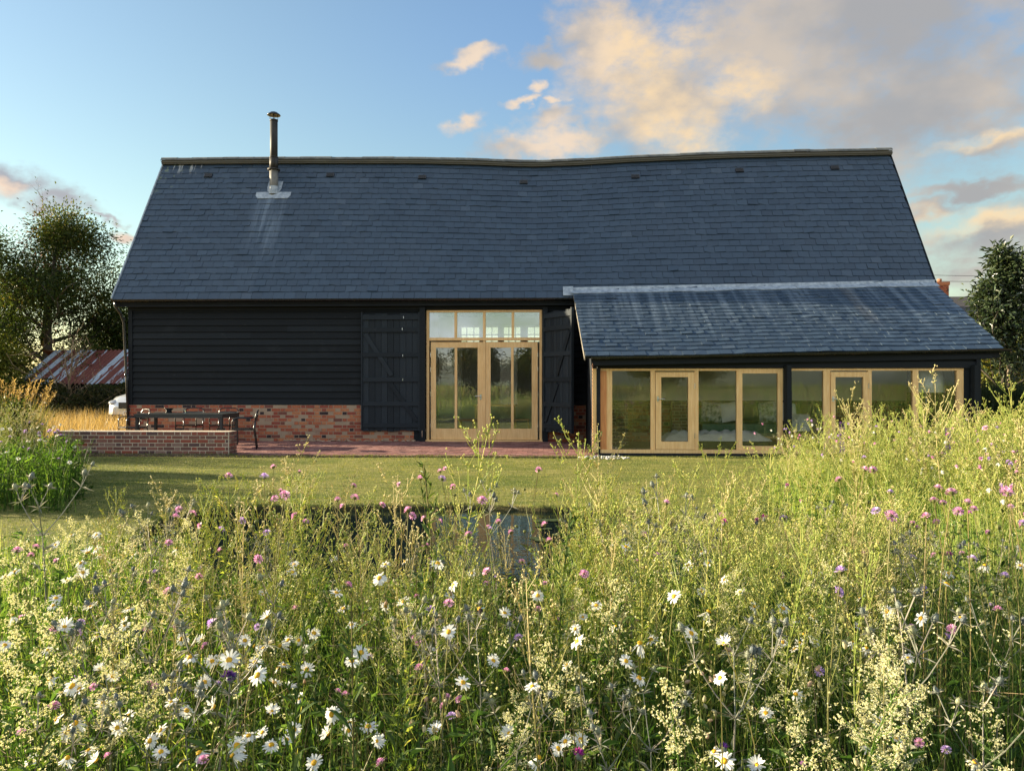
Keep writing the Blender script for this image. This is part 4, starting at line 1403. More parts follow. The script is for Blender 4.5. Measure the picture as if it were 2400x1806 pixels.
# ================================================================= PARKED CAR
M['car_paint'] = simple('silver_car_paint', (.55, .56, .58), (.62, .63, .64), 2, .22, .35, 0, coat=.8)
M['car_glass'] = simple('car_glass', (.012, .015, .018), (.02, .022, .025), 2, .05, 0, 0, spec=.8)
M['tyre'] = simple('tyre_rubber', (.015, .015, .015), (.03, .03, .03), 20, .85)
M['lamp'] = simple('headlight_lens', (.22, .23, .25), (.5, .5, .52), 9, .08, .2, .05, coat=1)
car = empty('parked_car', (-11.45, 23.95, 0), rad(-6), 'silver car parked nose first beside the left end of the barn', 'car')
st = [  # y, half width, sill z, shoulder z, bonnet or roof half width, top z
    (-2.28, .62, .34, .62, .52, .66), (-2.22, .78, .26, .70, .62, .80), (-2.0, .86, .24, .80, .70, .93), (-1.5, .89, .22, .88, .74, 1.0), (-.95, .90, .22, .94, .76, 1.06),
    (-.35, .90, .22, .98, .63, 1.50), (.5, .90, .22, .99, .62, 1.60), (1.4, .90, .24, 1.0, .62, 1.58), (2.0, .88, .28, 1.02, .60, 1.35), (2.25, .82, .36, .98, .58, 1.05)]
mb = MB()
v, nst = [], 12
for y, w, sl, sh, tw, tz in st:
    for x, z in ((-w * .86, sl), (-w, sl + .14), (-w, (sl + sh) / 2), (-w * .97, sh), (-tw * 1.02, (sh + tz * 2) / 3), (-tw * .8, tz - .01), (tw * .8, tz - .01), (tw * 1.02, (sh + tz * 2) / 3), (w * .97, sh), (w, (sl + sh) / 2), (w, sl + .14), (w * .86, sl)):
        v.append((x, y, z))
q = []
for a in range(len(st) - 1):
    for b in range(nst):
        q.append([a * nst + b, a * nst + (b + 1) % nst, (a + 1) * nst + (b + 1) % nst, (a + 1) * nst + b])
mb.add(v, q)
for o in (0, (len(st) - 1) * nst):
    mb.add(v[o:o + nst], None, [[0, k, k + 1] for k in range(1, nst - 1)])
mb.build('body', M['car_paint'], car, True, local=True)
mb = MB()
mb.add([(-.66, -.90, 1.075), (.66, -.90, 1.075), (.55, -.40, 1.485), (-.55, -.40, 1.485)], [[0, 1, 2, 3]])
mb.build('windscreen', M['car_glass'], car, local=True)
for s in (-1, 1):
    mb = MB()
    mb.add([(s * .90, -.62, 1.03), (s * .90, 1.7, 1.06), (s * .665, 1.5, 1.50), (s * .66, -.30, 1.46)], [[0, 1, 2, 3]])
    mb.build('side_window', M['car_glass'], car, local=True)
    mb = MB()
    mb.blobmesh((s * .655, -2.10, .735), .20, .17, .085, 12, 8)
    mb.build('headlight', M['lamp'], car, True, local=True)
    mb = MB()
    mb.blobmesh((s * 1.02, -.62, 1.10), .115, .06, .075, 10, 6)
    mb.tube([(s * .88, -.60, 1.04), (s * 1.0, -.61, 1.07)], .02, 6)
    mb.build('wing_mirror', M['car_paint'], car, True, local=True)
    for y in (-1.42, 1.38):
        mb = MB()
        mb.tube([(s * .70, y, .33), (s * .915, y, .33)], .33, 20)
        w = mb.build('wheel', M['tyre'], car, local=True)
        mb = MB()
        mb.tube([(s * .90, y, .33), (s * .925, y, .33)], .21, 16)
        mb.build('rim', M['chrome'], w, local=True)
mb = MB()
mb.box(-.42, .42, -2.315, -2.20, .60, .755)
mb.build('grille', M['black_metal'], car, local=True)
mb = MB()
mb.box(-.74, .74, -2.305, -2.18, .30, .46)
mb.build('air_intake', M['black_metal'], car, local=True)
mb = MB()
mb.box(-.44, .44, -2.34, -2.30, .57, .595)
mb.build('chrome_strip', M['chrome'], car, local=True)
mb = MB()
mb.box(-.26, .26, -2.335, -2.31, .44, .55)
plate = mb.build('number_plate', M['white'], car, local=True)
fc = bpy.data.curves.new('plate_text', 'FONT')
fc.body = 'EJ'
fc.size = .10
fc.extrude = .002
to = bpy.data.objects.new('plate_text', fc)
COL.objects.link(to)
dg = bpy.context.evaluated_depsgraph_get()
tme = bpy.data.meshes.new_from_object(to.evaluated_get(dg))
bpy.data.objects.remove(to)
tme.materials.clear()
tme.materials.append(M['black_metal'])
ltr = bpy.data.objects.new('plate_letters', tme)
COL.objects.link(ltr)
ltr.parent = plate
ltr.location = (-.245, -2.338, .462)
ltr.rotation_euler = (rad(90), 0, 0)

car.scale = (1.04, 1.05, 1.16)
# ================================================================= RUSTY SHED
def make_tin():
    m_, nb, out = new_mat('rusty_corrugated_iron')
    p = pos(nb)
    r_ = rnd(nb)
    n1 = nb.noise(nb.scale(p, (5, 1.2, 1.2)), 1.5, 5, .65)
    zinc = nb.mix(n1, (.24, .30, .37), (.42, .48, .54))
    rust = nb.mix(n1, (.075, .016, .012), (.17, .045, .028))
    f = nb.m('ADD', nb.m('MULTIPLY', nb.m('SUBTRACT', n1, .5), 1.3), r_)
    finish(nb, out, nb.mix(nb.ramp(f, .50, .58), zinc, rust), .6, n1, .3, .01, metal=.15)
    return m_


M['tin'] = make_tin()
shed = empty('shed', (-16.9, 28.6, 0), 0, 'low shed with a rusty striped corrugated iron roof under the trees', 'shed')
mb = MB()
x0, x1 = -19.0, -14.3
nw = int((x1 - x0) / .019)
xs = np.linspace(x0, x1, nw)
wv = .018 * np.sin(xs * 2 * math.pi / .155)
lo = np.stack([xs, 27.0 + 0 * xs, 1.42 + wv], -1)
hi = np.stack([xs + .55, 28.5 + 0 * xs, 2.70 + wv + .01 * np.sin(xs * 3)], -1)
sheet = np.floor((xs - x0) / .235).astype(int)
pat = rng.random(40)
pat[::2] *= .55
pat = np.where(rng.random(40) > .5, pat, pat * .3 + .55)
st_r = pat[sheet] + .22 * rng.normal(0, 1, 400)[np.floor((xs - x0) / .0775).astype(int)]
mb.add(np.concatenate([lo, hi]), np.stack([np.arange(nw - 1), np.arange(1, nw), nw + np.arange(1, nw), nw + np.arange(nw - 1)], -1), r=np.clip(st_r[:-1], 0, 1))
mb.build('roof', M['tin'], shed)
mb = MB()
mb.box(x0 + .2, x1 + .3, 27.5, 30.5, -.02, 1.6)
mb.build('wall', M['board'], shed)
mb = MB()
mb.add([(x0, 28.5, 2.70), (x1 + .55, 28.5, 2.70), (x1 + .4, 31.0, 1.5), (x0, 31.0, 1.5)], [[0, 1, 2, 3]], r=.8)
mb.build('rear_roof', M['tin'], shed)

# ================================================================= NEIGHBOURS ON THE RIGHT
M['tile'] = simple('clay_tile', (.20, .085, .045), (.36, .17, .09), 5, .85, bump=.5, stretch=(1, 6, 6))
M['dark_tile'] = simple('dark_tile', (.045, .04, .038), (.08, .07, .065), 5, .85, bump=.5, stretch=(1, 6, 6))
M['render'] = simple('pale_render', (.40, .36, .30), (.48, .44, .37), 3, .9)


def house(name, x0, x1, y0, y1, ze, zr, label, roofmat, wallmat, chimney=None):
    h = empty(name, ((x0 + x1) / 2, (y0 + y1) / 2, 0), 0, label, 'house')
    mb = MB()
    ym = (y0 + y1) / 2
    mb.box(x0, x1, y0, y1, -.1, ze)
    for x in (x0, x1):
        mb.add([(x, y0, ze), (x, y1, ze), (x, ym, zr - .1)], None, [[0, 1, 2]])
    mb.build('wall', wallmat, h)
    mb = MB()
    for s, ya in ((1, y0 - .35), (-1, y1 + .35)):
        zz = ze - .35 * (zr - ze) / (ym - y0)
        v = [(x0 - .3, ya, zz), (x1 + .3, ya, zz), (x1 + .3, ym, zr), (x0 - .3, ym, zr)]
        v += [(a, b, c - .12) for a, b, c in v]
        mb.add(v, [[0, 1, 2, 3], [7, 6, 5, 4], [0, 4, 5, 1], [1, 5, 6, 2], [0, 3, 7, 4]])
    rf = mb.build('roof', roofmat, h)
    for wx_a in np.arange(x0 + 1.0, x1 - 1.2, 2.4):
        mb = MB()
        mb.box(wx_a, wx_a + 1.0, y0 - .03, y0 + .02, ze - 1.5, ze - .35)
        w = mb.build('window', M['white'], h)
        mb = MB()
        mb.box(wx_a + .07, wx_a + .93, y0 - .04, y0 - .028, ze - 1.43, ze - .42)
        mb.build('pane', M['car_glass'], w)
    if chimney:
        cx, cy, zt = chimney
        mb = MB()
        bricks(mb, (cx - .32, cy - .32, zr - 1.2), (1, 0, 0), (0, -1, 0), .64, int((zt - zr + 1.2) / .075), .075, .03, .002)
        bricks(mb, (cx - .32, cy + .32, zr - 1.2), (0, -1, 0), (-1, 0, 0), .64, int((zt - zr + 1.2) / .075), .075, .03, .002)
        mb.box(cx - .31, cx + .31, cy - .31, cy + .31, zr - 1.2, zt, mi=1)
        mb.box(cx - .36, cx + .36, cy - .36, cy + .36, zt - .15, zt + .02, .7)
        ch = mb.build('chimney', [M['brick'], M['mortar']], rf)
        mb = MB()
        mb.lathe([(.10, zt + .02), (.12, zt + .2), (.09, zt + .21)], (cx, cy, 0), 10)
        mb.build('chimney_pot', M['tile'], ch)
    return h


house('brick_house', 19.6, 27.5, 39.0, 46.0, 4.2, 6.15, 'distant house with an orange brick chimney above the lean-to roof', M['dark_tile'], M['brick2'], (20.75, 41.2, 6.72))
house('tiled_outbuilding', 19.5, 26.0, 28.6, 33.0, 2.6, 4.3, 'small tiled outbuilding at the right edge behind the evergreen tree', M['tile'], M['render'])
M['wood_pole'] = simple('pole_wood', (.16, .12, .09), (.26, .2, .15), 6, .85, stretch=(5, 5, .6))
for x, y, lab in ((33.5, 38.5, 'wooden telegraph pole carrying two cables beyond the right edge'),):
    pl_ = empty('telegraph_pole', (x, y, 0), 0, lab, 'pole')
    mb = MB()
    mb.tube([(x, y, -.1), (x, y, 7.6)], [.14, .10], 10)
    mb.build('post', M['wood_pole'], pl_, True)
    mb = MB()
    mb.box(x - .7, x + .7, y - .06, y + .06, 6.55, 6.68)
    mb.build('crossarm', M['wood_pole'], pl_)
for z0_, z1_, y0_, lab in ((6.82, 6.75, 38.2, 'black overhead cable, the upper of the two beside the brick chimney'), (6.60, 6.64, 38.8, 'black overhead cable, the lower of the two beside the brick chimney')):
    mb = MB()
    t = np.linspace(0, 1, 25)
    mb.tube(np.stack([16.0 + 17.5 * t, y0_ + 0 * t, z0_ + (z1_ - z0_) * t - .5 * 4 * t * (1 - t) * .35], -1), .011, 5)
    tag(mb.build('overhead_cable', M['black_metal']), lab, 'cable', 'overhead cables on the right')

# ================================================================= INSIDE THE LEAN-TO AND THE BARN
sf = empty('sofa', (5.0, 17.75, 0), 0, 'long green sofa seen through the lean-to windows', 'sofa')
mb = MB()
mb.box(3.55, 6.45, 17.3, 18.15, .24, .50)
mb.build('seat', M['green_fabric'], sf)
mb = MB()
mb.box(3.55, 6.45, 17.98, 18.2, .505, .84)
mb.build('backrest', M['green_fabric'], sf)
mb = MB()
mb.box(3.5, 6.5, 17.26, 18.16, .185, .235)
mb.build('base_rail', M['oak'], sf)
for x, y in ((3.6, 17.32), (6.4, 17.32), (3.6, 18.1), (6.4, 18.1)):
    mb = MB()
    mb.box(x - .035, x + .035, y - .035, y + .035, .02, .184)
    mb.build('leg', M['oak'], sf)


def cushion(x, y, z, w, m_, lab, tilt):
    mb = MB()
    n = 9
    u = np.linspace(-1, 1, n)
    U, V = np.meshgrid(u, u)
    th = .085 * np.clip((1 - U ** 4) * (1 - V ** 4), 0, 1) ** .55
    sq = 1 - .06 * (1 - np.abs(U * V))
    for s in (1, -1):
        p = np.stack([U * w / 2 * sq, s * th, V * w / 2 * sq], -1).reshape(-1, 3)
        i, j = np.meshgrid(np.arange(n - 1), np.arange(n - 1), indexing='ij')
        a = (i * n + j)
        q = np.stack([a, a + 1, a + n + 1, a + n], -1).reshape(-1, 4)
        mb.add(p, q if s < 0 else q[:, ::-1])
    o = mb.build('cushion', m_, None, True)
    o.location = (x, y, z)
    o.rotation_euler = (rad(-18), rad(tilt), 0)
    tag(o, lab, 'cushion', 'cushions along the green sofa')


cushion(3.86, 17.80, .75, .48, M['leafy_fabric'], 'leaf patterned cushion at the left end of the green sofa', 5)
cushion(4.28, 17.78, .76, .46, M['linen'], 'plain white cushion on the sofa beside the leaf patterned one', -8)
cushion(4.70, 17.76, .77, .47, M['dark_green_fabric'], 'dark green cushion in the middle of the sofa between pale cushions', 4)
cushion(5.12, 17.77, .75, .50, M['leafy_fabric'], 'leaf patterned cushion in front of the dark post on the sofa', -5)
cushion(5.55, 17.78, .76, .46, M['linen'], 'plain white cushion on the sofa right of the dark post', 7)
cushion(5.98, 17.76, .77, .48, M['dark_green_fabric'], 'dark green cushion at the right end of the sofa', -6)
bd = empty('day_bed', (3.75, 16.75, 0), 0, 'low day bed with a crumpled white cover behind the lean-to door', 'bed')
mb = MB()
mb.box(2.65, 4.75, 16.35, 17.1, .05, .24)
mb.build('platform', M['dark_green_fabric'], bd)
mb = MB()
n1_, n2_ = 40, 20
U, V = np.meshgrid(np.linspace(0, 1, n1_), np.linspace(0, 1, n2_))
ed = np.minimum(np.minimum(U, 1 - U) * 8, np.minimum(V, 1 - V) * 4).clip(0, 1)
Zc = .255 + .11 * ed ** .6 + .028 * np.sin(U * 23 + V * 9) * ed + .022 * np.sin(U * 41 - V * 17) * ed - .06 * (1 - ed)
a = (np.arange(n2_ - 1)[:, None] * n1_ + np.arange(n1_ - 1)[None])
mb.add(np.stack([2.55 + 2.25 * U, 16.28 + .85 * V + .03 * np.sin(U * 19), Zc], -1).reshape(-1, 3), np.stack([a, a + 1, a + n1_ + 1, a + n1_], -1).reshape(-1, 4))
mb.build('cover', M['linen'], bd, True)
lp = empty('floor_lamp', (7.95, 16.32, 0), 0, 'floor lamp with a large white shade at the right end of the lean-to', 'lamp')
mb = MB()
mb.lathe([(.355, 1.215), (.36, 1.22), (.29, 1.655), (.28, 1.655), (.345, 1.22)], (7.95, 16.32, 0), 28)
o = mb.build('lamp_shade', M['linen'], lp, True)
mb = MB()
mb.tube([(7.95, 16.32, .04), (7.95, 16.32, 1.5)], .012, 8)
mb.build('lamp_stem', M['chrome'], lp)
mb = MB()
mb.lathe([(.001, .06), (.05, .055), (.16, .035), (.16, .021), (.001, .021)], (7.95, 16.32, 0), 16)
mb.build('lamp_base', M['chrome'], lp)
wc = empty('wicker_chair', (5.55, 16.7, 0), rad(150), 'pale wicker chair with a cloth over its back in the lean-to', 'chair')
mb = MB()
a = np.linspace(rad(-110), rad(110), 20)
mb.add(np.concatenate([np.stack([.30 * np.sin(a), .30 * np.cos(a), np.full(20, .36)], -1), np.stack([.34 * np.sin(a), .36 * np.cos(a), .58 + .16 * np.cos(a).clip(0)], -1)]), [[k, k + 1, 21 + k, 20 + k] for k in range(19)])
mb.build('backrest', M['wicker'], wc, True, local=True)
mb = MB()
mb.lathe([(.001, .37), (.28, .37), (.30, .34), (.28, .31), (.001, .31)], (0, 0, 0), 18)
mb.build('seat', M['wicker'], wc, True, local=True)
for k in range(4):
    mb = MB()
    t = k * math.pi / 2 + .78
    mb.tube([(.2 * math.cos(t), .2 * math.sin(t), .32), (.25 * math.cos(t), .25 * math.sin(t), .022)], .016, 6)
    mb.build('leg', M['wicker'], wc, local=True)
mb = MB()
a = np.linspace(rad(-35), rad(35), 10)
mb.add(np.concatenate([np.stack([.37 * np.sin(a), .39 * np.cos(a), np.full(10, .40)], -1), np.stack([.36 * np.sin(a), .385 * np.cos(a), .76 + 0 * a], -1), np.stack([.27 * np.sin(a), .28 * np.cos(a), .45 + 0 * a], -1)]), [[k, k + 1, 11 + k, 10 + k] for k in range(9)] + [[10 + k, 11 + k, 21 + k, 20 + k] for k in range(9)])
mb.build('throw', M['linen'], wc, True, local=True)

ot = empty('oak_table', (-1.28, 20.9, 0), 0, 'oak table standing inside behind the glazed barn doors', 'table')
mb = MB()
mb.box(-1.86, -.72, 20.45, 21.4, .80, .84)
mb.build('table_top', M['oak'], ot)
for x in (-1.82, -.84):
    for y in (20.49, 21.28):
        mb = MB()
        mb.box(x, x + .08, y, y + .08, .013, .799)
        mb.build('leg', M['oak'], ot)
for k, (x, y) in enumerate(((-1.98, 20.05), (-.55, 20.3))):
    s_ = empty('oak_stool', (x, y, 0), 0, ('oak stool on the left side of the indoor oak table', 'oak stool on the right side of the indoor oak table')[k], 'stool', 'oak stools inside the barn')
    mb = MB()
    mb.box(x - .2, x + .2, y - .18, y + .18, .44, .475)
    mb.build('seat', M['oak'], s_)
    for sx in (-1, 1):
        for sy in (-1, 1):
            mb = MB()
            mb.bar((x + sx * .21, y + sy * .18, .013), (x + sx * .16, y + sy * .14, .44), .03, .03)
            mb.build('leg', M['oak'], s_)
sp = empty('light_switch', (2.86, 18.28, 1.13), 0, 'small pale switch plate on the inner wall behind the lean-to door', 'switch')
mb = MB()
mb.box(2.80, 2.92, 18.40, 18.46, 1.08, 1.20)
mb.build('switch_plate', M['white'], sp)

# ================================================================= VEGETATION
rng = np.random.default_rng(5)
UP = np.array((0, 0, 1.0))


def unit(v):
    return v / (np.linalg.norm(v, axis=-1, keepdims=True) + 1e-9)


def cards(mb, P, D, L, W, r=None, mi=0, fold=.25, bend=.15):
    """leaf shaped 4-point blades: base P, direction D, length L, width W (vectorised)"""
    n = len(P)
    D = unit(D)
    S = unit(np.cross(D, UP + rng.normal(0, .35, (n, 3))))
    N = np.cross(S, D)
    L, W = np.broadcast_to(L, (n,))[:, None], np.broadcast_to(W, (n,))[:, None]
    mid = P + D * L * .45 + N * L * bend * .5
    tip = P + D * L - N * L * bend * .6
    a, b = mid + S * W / 2 + N * W * fold, mid - S * W / 2 + N * W * fold
    v = np.stack([P, a, tip, b], 1).reshape(-1, 3)
    i = np.arange(n)[:, None] * 4
    t = np.concatenate([np.concatenate([i, i + 1, i + 2], 1), np.concatenate([i, i + 2, i + 3], 1)])
    rr = rng.random(n) if r is None else np.broadcast_to(r, (n,))
    mb.T.append((t + mb.n, np.concatenate([rr, rr]), np.full(2 * n, mi)))
    mb.V.append(v)
    mb.n += len(v)


def blades(mb, P, H, W, lean, r, az_bias=None, droop=.35, seg=3):
    """grass blades as tapered ribbons"""
    n = len(P)
    a = rng.uniform(0, 2 * math.pi, n) if az_bias is None else az_bias
    d = np.stack([np.cos(a), np.sin(a), 0 * a], -1)
    fa = rng.uniform(0, 2 * math.pi, n)
    s = np.stack([np.cos(fa), np.sin(fa), 0 * fa], -1)
    rows = []
    for k in range(seg):
        t = k / seg
        c = P + UP * (H * (t - droop * lean * t ** 3))[:, None] + d * (H * lean * t ** 1.8)[:, None]
        w = (W * (1 - t * .75) / 2)[:, None]
        rows += [c - s * w, c + s * w]
    tip = P + UP * (H * (1 - droop * lean))[:, None] + d * (H * lean)[:, None]
    m_ = 2 * seg + 1
    v = np.stack(rows + [tip], 1).reshape(-1, 3)
    i = (np.arange(n) * m_)[:, None]
    qs = np.concatenate([np.concatenate([i + 2 * k, i + 2 * k + 1, i + 2 * k + 3, i + 2 * k + 2], 1) for k in range(seg - 1)])
    ts = np.concatenate([i + m_ - 3, i + m_ - 2, i + m_ - 1], 1)
    mb.Q.append((qs + mb.n, np.tile(r, seg - 1), np.zeros(len(qs), int)))
    mb.T.append((ts + mb.n, r, np.zeros(n, int)))
    mb.V.append(v)
    mb.n += len(v)


def dots(mb, P, s, r, mi=0):
    """tiny octahedra: buds and florets"""
    n = len(P)
    k = np.array([[1, 0, 0], [-1, 0, 0], [0, 1, 0], [0, -1, 0], [0, 0, 1.2], [0, 0, -1.2]])
    v = (P[:, None] + k[None] * np.broadcast_to(s, (n,))[:, None, None]).reshape(-1, 3)
    t = np.array([[0, 2, 4], [2, 1, 4], [1, 3, 4], [3, 0, 4], [2, 0, 5], [1, 2, 5], [3, 1, 5], [0, 3, 5]])
    f = (t[None] + (np.arange(n) * 6)[:, None, None]).reshape(-1, 3)
    mb.T.append((f + mb.n, np.repeat(np.broadcast_to(r, (n,)), 8), np.full(len(f), mi)))
    mb.V.append(v)
    mb.n += len(v)


GREENS = [(0, (.024, .060, .012)), (.35, (.060, .125, .022)), (.6, (.135, .225, .042)), (.8, (.25, .345, .08)), (1, (.44, .45, .18))]
M['meadow'] = leafmat('meadow_stems', GREENS, .5, patch=.25)
M['under'] = leafmat('meadow_leaves', [(0, (.02, .052, .013)), (.5, (.048, .105, .024)), (1, (.11, .19, .05))], .45)
M['drygrass'] = leafmat('dry_grass', [(0, (.20, .15, .06)), (.5, (.36, .27, .11)), (1, (.50, .40, .18))], .45, tint=(1.15, 1.0, .65), patch=.3)
M['lawngrass'] = leafmat('lawn_blades', [(0, (.048, .08, .016)), (.42, (.125, .155, .034)), (.7, (.25, .24, .07)), (1, (.42, .365, .15))], .4, patch=1.0, pscale=1.6)
M['weed'] = leafmat('yellow_green_stems', [(0, (.13, .20, .04)), (.5, (.30, .375, .095)), (1, (.52, .50, .20))], .48, tint=(1.2, 1.1, .5))
M['stem'] = leafmat('flower_stems', [(0, (.06, .10, .025)), (.6, (.16, .17, .05)), (1, (.26, .20, .09))], .3)
M['silver'] = leafmat('silvery_stems', [(0, (.16, .18, .14)), (.5, (.27, .27, .22)), (1, (.36, .31, .26))], .25, tint=(1.1, 1.05, .8))
M['cone'] = leafmat('blue_grey_cones', [(0, (.09, .11, .125)), (.5, (.17, .19, .15)), (1, (.27, .28, .16))], .1, tint=(1, 1, .8))
M['petal'] = leafmat('white_petals', [(0, (.70, .70, .66)), (1, (.84, .84, .80))], .38, .5, (1.05, 1.05, 1.0))
M['yolk'] = leafmat('yellow_disc', [(0, (.55, .28, .01)), (1, (.72, .42, .02))], .1, tint=(1, 1, .8))
M['pink'] = leafmat('pink_florets', [(0, (.50, .20, .42)), (.5, (.72, .38, .58)), (1, (.85, .60, .72))], .35, tint=(1.1, .9, 1.0))
M['lilac'] = leafmat('lilac_florets', [(0, (.38, .26, .58)), (.5, (.52, .38, .68)), (1, (.68, .52, .74))], .35, tint=(1.05, .9, 1.05))
M['magenta'] = leafmat('magenta_florets', [(0, (.30, .02, .26)), (1, (.58, .07, .44))], .35, tint=(1.1, .8, 1.0))
M['violet'] = leafmat('violet_florets', [(0, (.06, .02, .16)), (1, (.16, .06, .30))], .3, tint=(1.1, .8, 1.0))
M['cream'] = leafmat('cream_florets', [(0, (.52, .50, .24)), (.5, (.68, .66, .42)), (1, (.80, .79, .62))], .35, tint=(1.1, 1.05, .7))
M['campion'] = leafmat('pale_seed_pods', [(0, (.30, .30, .15)), (.6, (.48, .45, .28)), (1, (.46, .32, .24))], .4, tint=(1.1, 1.0, .7))
M['bark'] = simple('bark', (.045, .035, .026), (.11, .09, .065), 5, .9, bump=.8, stretch=(4, 4, 1))
M['twig'] = simple('bare_twigs', (.16, .11, .07), (.28, .20, .12), 5, .9)

# ----------------------------------------------------------------- stuff: grasses
def in_meadow(x, y):
    near = (y < 5.35 - .25 * np.sin(x * 1.1)) & (y > .75)
    right = (x > 2.55 + .35 * np.sin(y * 1.3)) & (x < 9.5 + .3 * np.sin(y * 2)) & (y < 9.3 + .3 * np.sin(x * 2)) & (y > .75)
    return near | right


def hcap(x, y):
    """how tall the dense growth is: it thins and shortens towards the pond and the lawn"""
    u = x / y + .04
    c = np.where(u < -.42, 1.36 - .19 * y, np.where(u < .05, 1.36 - .252 * y, 1.36 - .185 * y))
    c = c + .05 * np.sin(x * 7) + .04 * np.sin(x * 17 + y * 3)
    return np.where(x > 2.5, 1.15, np.clip(c, .05, .85))


def scatter(n, x0, x1, y0, y1, f=None):
    x, y = rng.uniform(x0, x1, n), rng.uniform(y0, y1, n)
    if f is not None:
        k = f(x, y)
        x, y = x[k], y[k]
    k = np.abs(x + .04 * y) < .72 * y + 2.2
    x, y = x[k], y[k]
    return np.stack([x, y, ground_z(x, y)], -1)


mb = MB()
P = scatter(92000, -5.2, 9.8, .8, 9.5, in_meadow)
n = len(P)
far = np.clip((P[:, 1] - 1.5) / 3.5, 0, 1)
H = rng.uniform(.22, .62, n) * (.8 + .35 * far) * np.where(P[:, 0] > 2.6, 1.12, 1)
H = np.minimum(H, hcap(P[:, 0], P[:, 1]) * rng.uniform(.6, 1.12, n))
blades(mb, P, H, rng.uniform(.0026, .006, n), rng.uniform(.05, .5, n), np.clip(rng.normal(.45, .22, n) + (H - .4) * .5 + .15 * far, 0, 1))
tag(mb.build('meadow_grass', M['meadow']), 'green and straw coloured grass filling the wildflower meadow', 'grass', kind='stuff')

mb = MB()
P = scatter(74000, -5.2, 9.8, .8, 9.5, in_meadow)
n = len(P)
P[:, 2] += rng.uniform(0.02, 1, n) ** 1.3 * np.minimum(.42, hcap(P[:, 0], P[:, 1]) * .8)
D = np.stack([rng.normal(0, 1, n), rng.normal(0, 1, n), rng.uniform(-.1, 1.1, n)], -1)
cards(mb, P, D, rng.uniform(.03, .09, n), rng.uniform(.008, .024, n), np.clip(rng.normal(.4, .25, n) + P[:, 2] * .6, 0, 1))
tag(mb.build('meadow_leaves', M['under']), 'dark green leaves low between the meadow flowers', 'foliage', kind='stuff')

mb = MB()
P = scatter(90000, -9.5, 9.5, 5.2, 14.9, lambda x, y: (~in_meadow(x, y - .25)) & (pond_sd(x, y) > -.03) & ~((x < -5.6) & (y < 10.2) & (y > 7.2)) & ~((x < -9.0)))
n = len(P)
Hl = rng.uniform(.012, .034, n)
edge = (pond_sd(P[:, 0], P[:, 1]) < .10)
Hl = np.where(edge, Hl * 2.0, Hl)
blades(mb, P, Hl, rng.uniform(.004, .008, n), rng.uniform(.2, .9, n), np.clip(rng.normal(.42, .2, n), 0, 1), seg=2)
tag(mb.build('lawn_grass', M['lawngrass']), 'short mown lawn grass with dry yellow patches', 'grass', kind='stuff')

mb = MB()
P = scatter(42000, -26, -9.6, 11.5, 27, lambda x, y: (x < -10.4) | (y < 20))
P = P[(P[:, 0] < -9.9) | (P[:, 1] < 14.0)]
P = P[~((P[:, 0] > -9.9) & (P[:, 1] > 14.0))]
P = P[P[:, 0] < np.where(P[:, 1] < 14, -9.2, -9.95)]
n = len(P)
hh = np.where(P[:, 1] > 18.5, 1.0, .62)
blades(mb, P, rng.uniform(.35, .85, n) * hh, rng.uniform(.006, .013, n), rng.uniform(.1, .55, n), rng.random(n))
# behind the camera: the dry hillside mirrored in the windows
tag(mb.build('dry_grass', M['drygrass']), 'tall dry golden grass left of the barn', 'grass', kind='stuff')


mb = MB()
x, y = rng.uniform(-26, 34, 26000), -rng.uniform(0, 1, 26000) ** 1.3 * 34 - 1.2
P = np.stack([x, y, ground_z(x, y)], -1)
n = len(P)
blades(mb, P, rng.uniform(.4, .95, n), rng.uniform(.012, .03, n), rng.uniform(.1, .5, n), np.clip(rng.normal(.6, .25, n), 0, 1))
tag(mb.build('field_grass', M['meadow']), 'tall rough grass across the field, mirrored in the barn windows', 'grass', kind='stuff')


# ----------------------------------------------------------------- trees, shrubs, hedges
def branchy(mb, base, height, spread, nl, trunk_r, lean=(0, 0), first=.25, sub=4, up=.5, sides=6, wiggle=.06, taper=.75):
    """tapered trunk with limbs; returns tips"""
    base = np.array(base, float)
    k = 9
    t = np.linspace(0, 1, k)
    top = base + np.array((lean[0], lean[1], height))
    tr = base + (top - base) * t[:, None] + rng.normal(0, wiggle * height * .25, (k, 3)) * np.array((1, 1, .1)) * t[:, None] * (1 - .3 * t[:, None])
    mb.tube(tr, trunk_r * (1 - .8 * t), sides + 2)
    tips = [tr[-1]]
    for i in range(nl):
        f = first + (1 - first) * (i + rng.random() * .8) / nl
        p = tr[0] + (tr[-1] - tr[0]) * 0
        j = f * (k - 1)
        a = int(min(j, k - 2))
        p = tr[a] + (tr[a + 1] - tr[a]) * (j - a)
        az_ = i * 2.4 + rng.normal(0, .5)
        L = spread * (1.15 - taper * f) * rng.uniform(.75, 1.2)
        d = np.array((math.cos(az_), math.sin(az_), up * rng.uniform(.6, 1.5)))
        q = [p]
        for s in range(4):
            q.append(q[-1] + d / np.linalg.norm(d) * L / 4 + rng.normal(0, wiggle * L, 3))
            d[2] += .12
        q = np.array(q)
        r0 = trunk_r * (1 - .8 * f) * .6
        mb.tube(q, np.linspace(r0, r0 * .25, 5), sides)
        tips.append(q[-1])
        for s in range(sub):
            b = q[1 + s % 4]
            dd = unit(rng.normal(0, 1, 3) + np.array((0, 0, .5)) + (q[-1] - q[0]) / L)
            e = b + dd * L * rng.uniform(.25, .55)
            m_ = (b + e) / 2 + rng.normal(0, .04 * L, 3)
            mb.tube([b, m_, e], [r0 * .4, r0 * .25, r0 * .1], 4)
            tips.append(e)
    return np.array(tips)


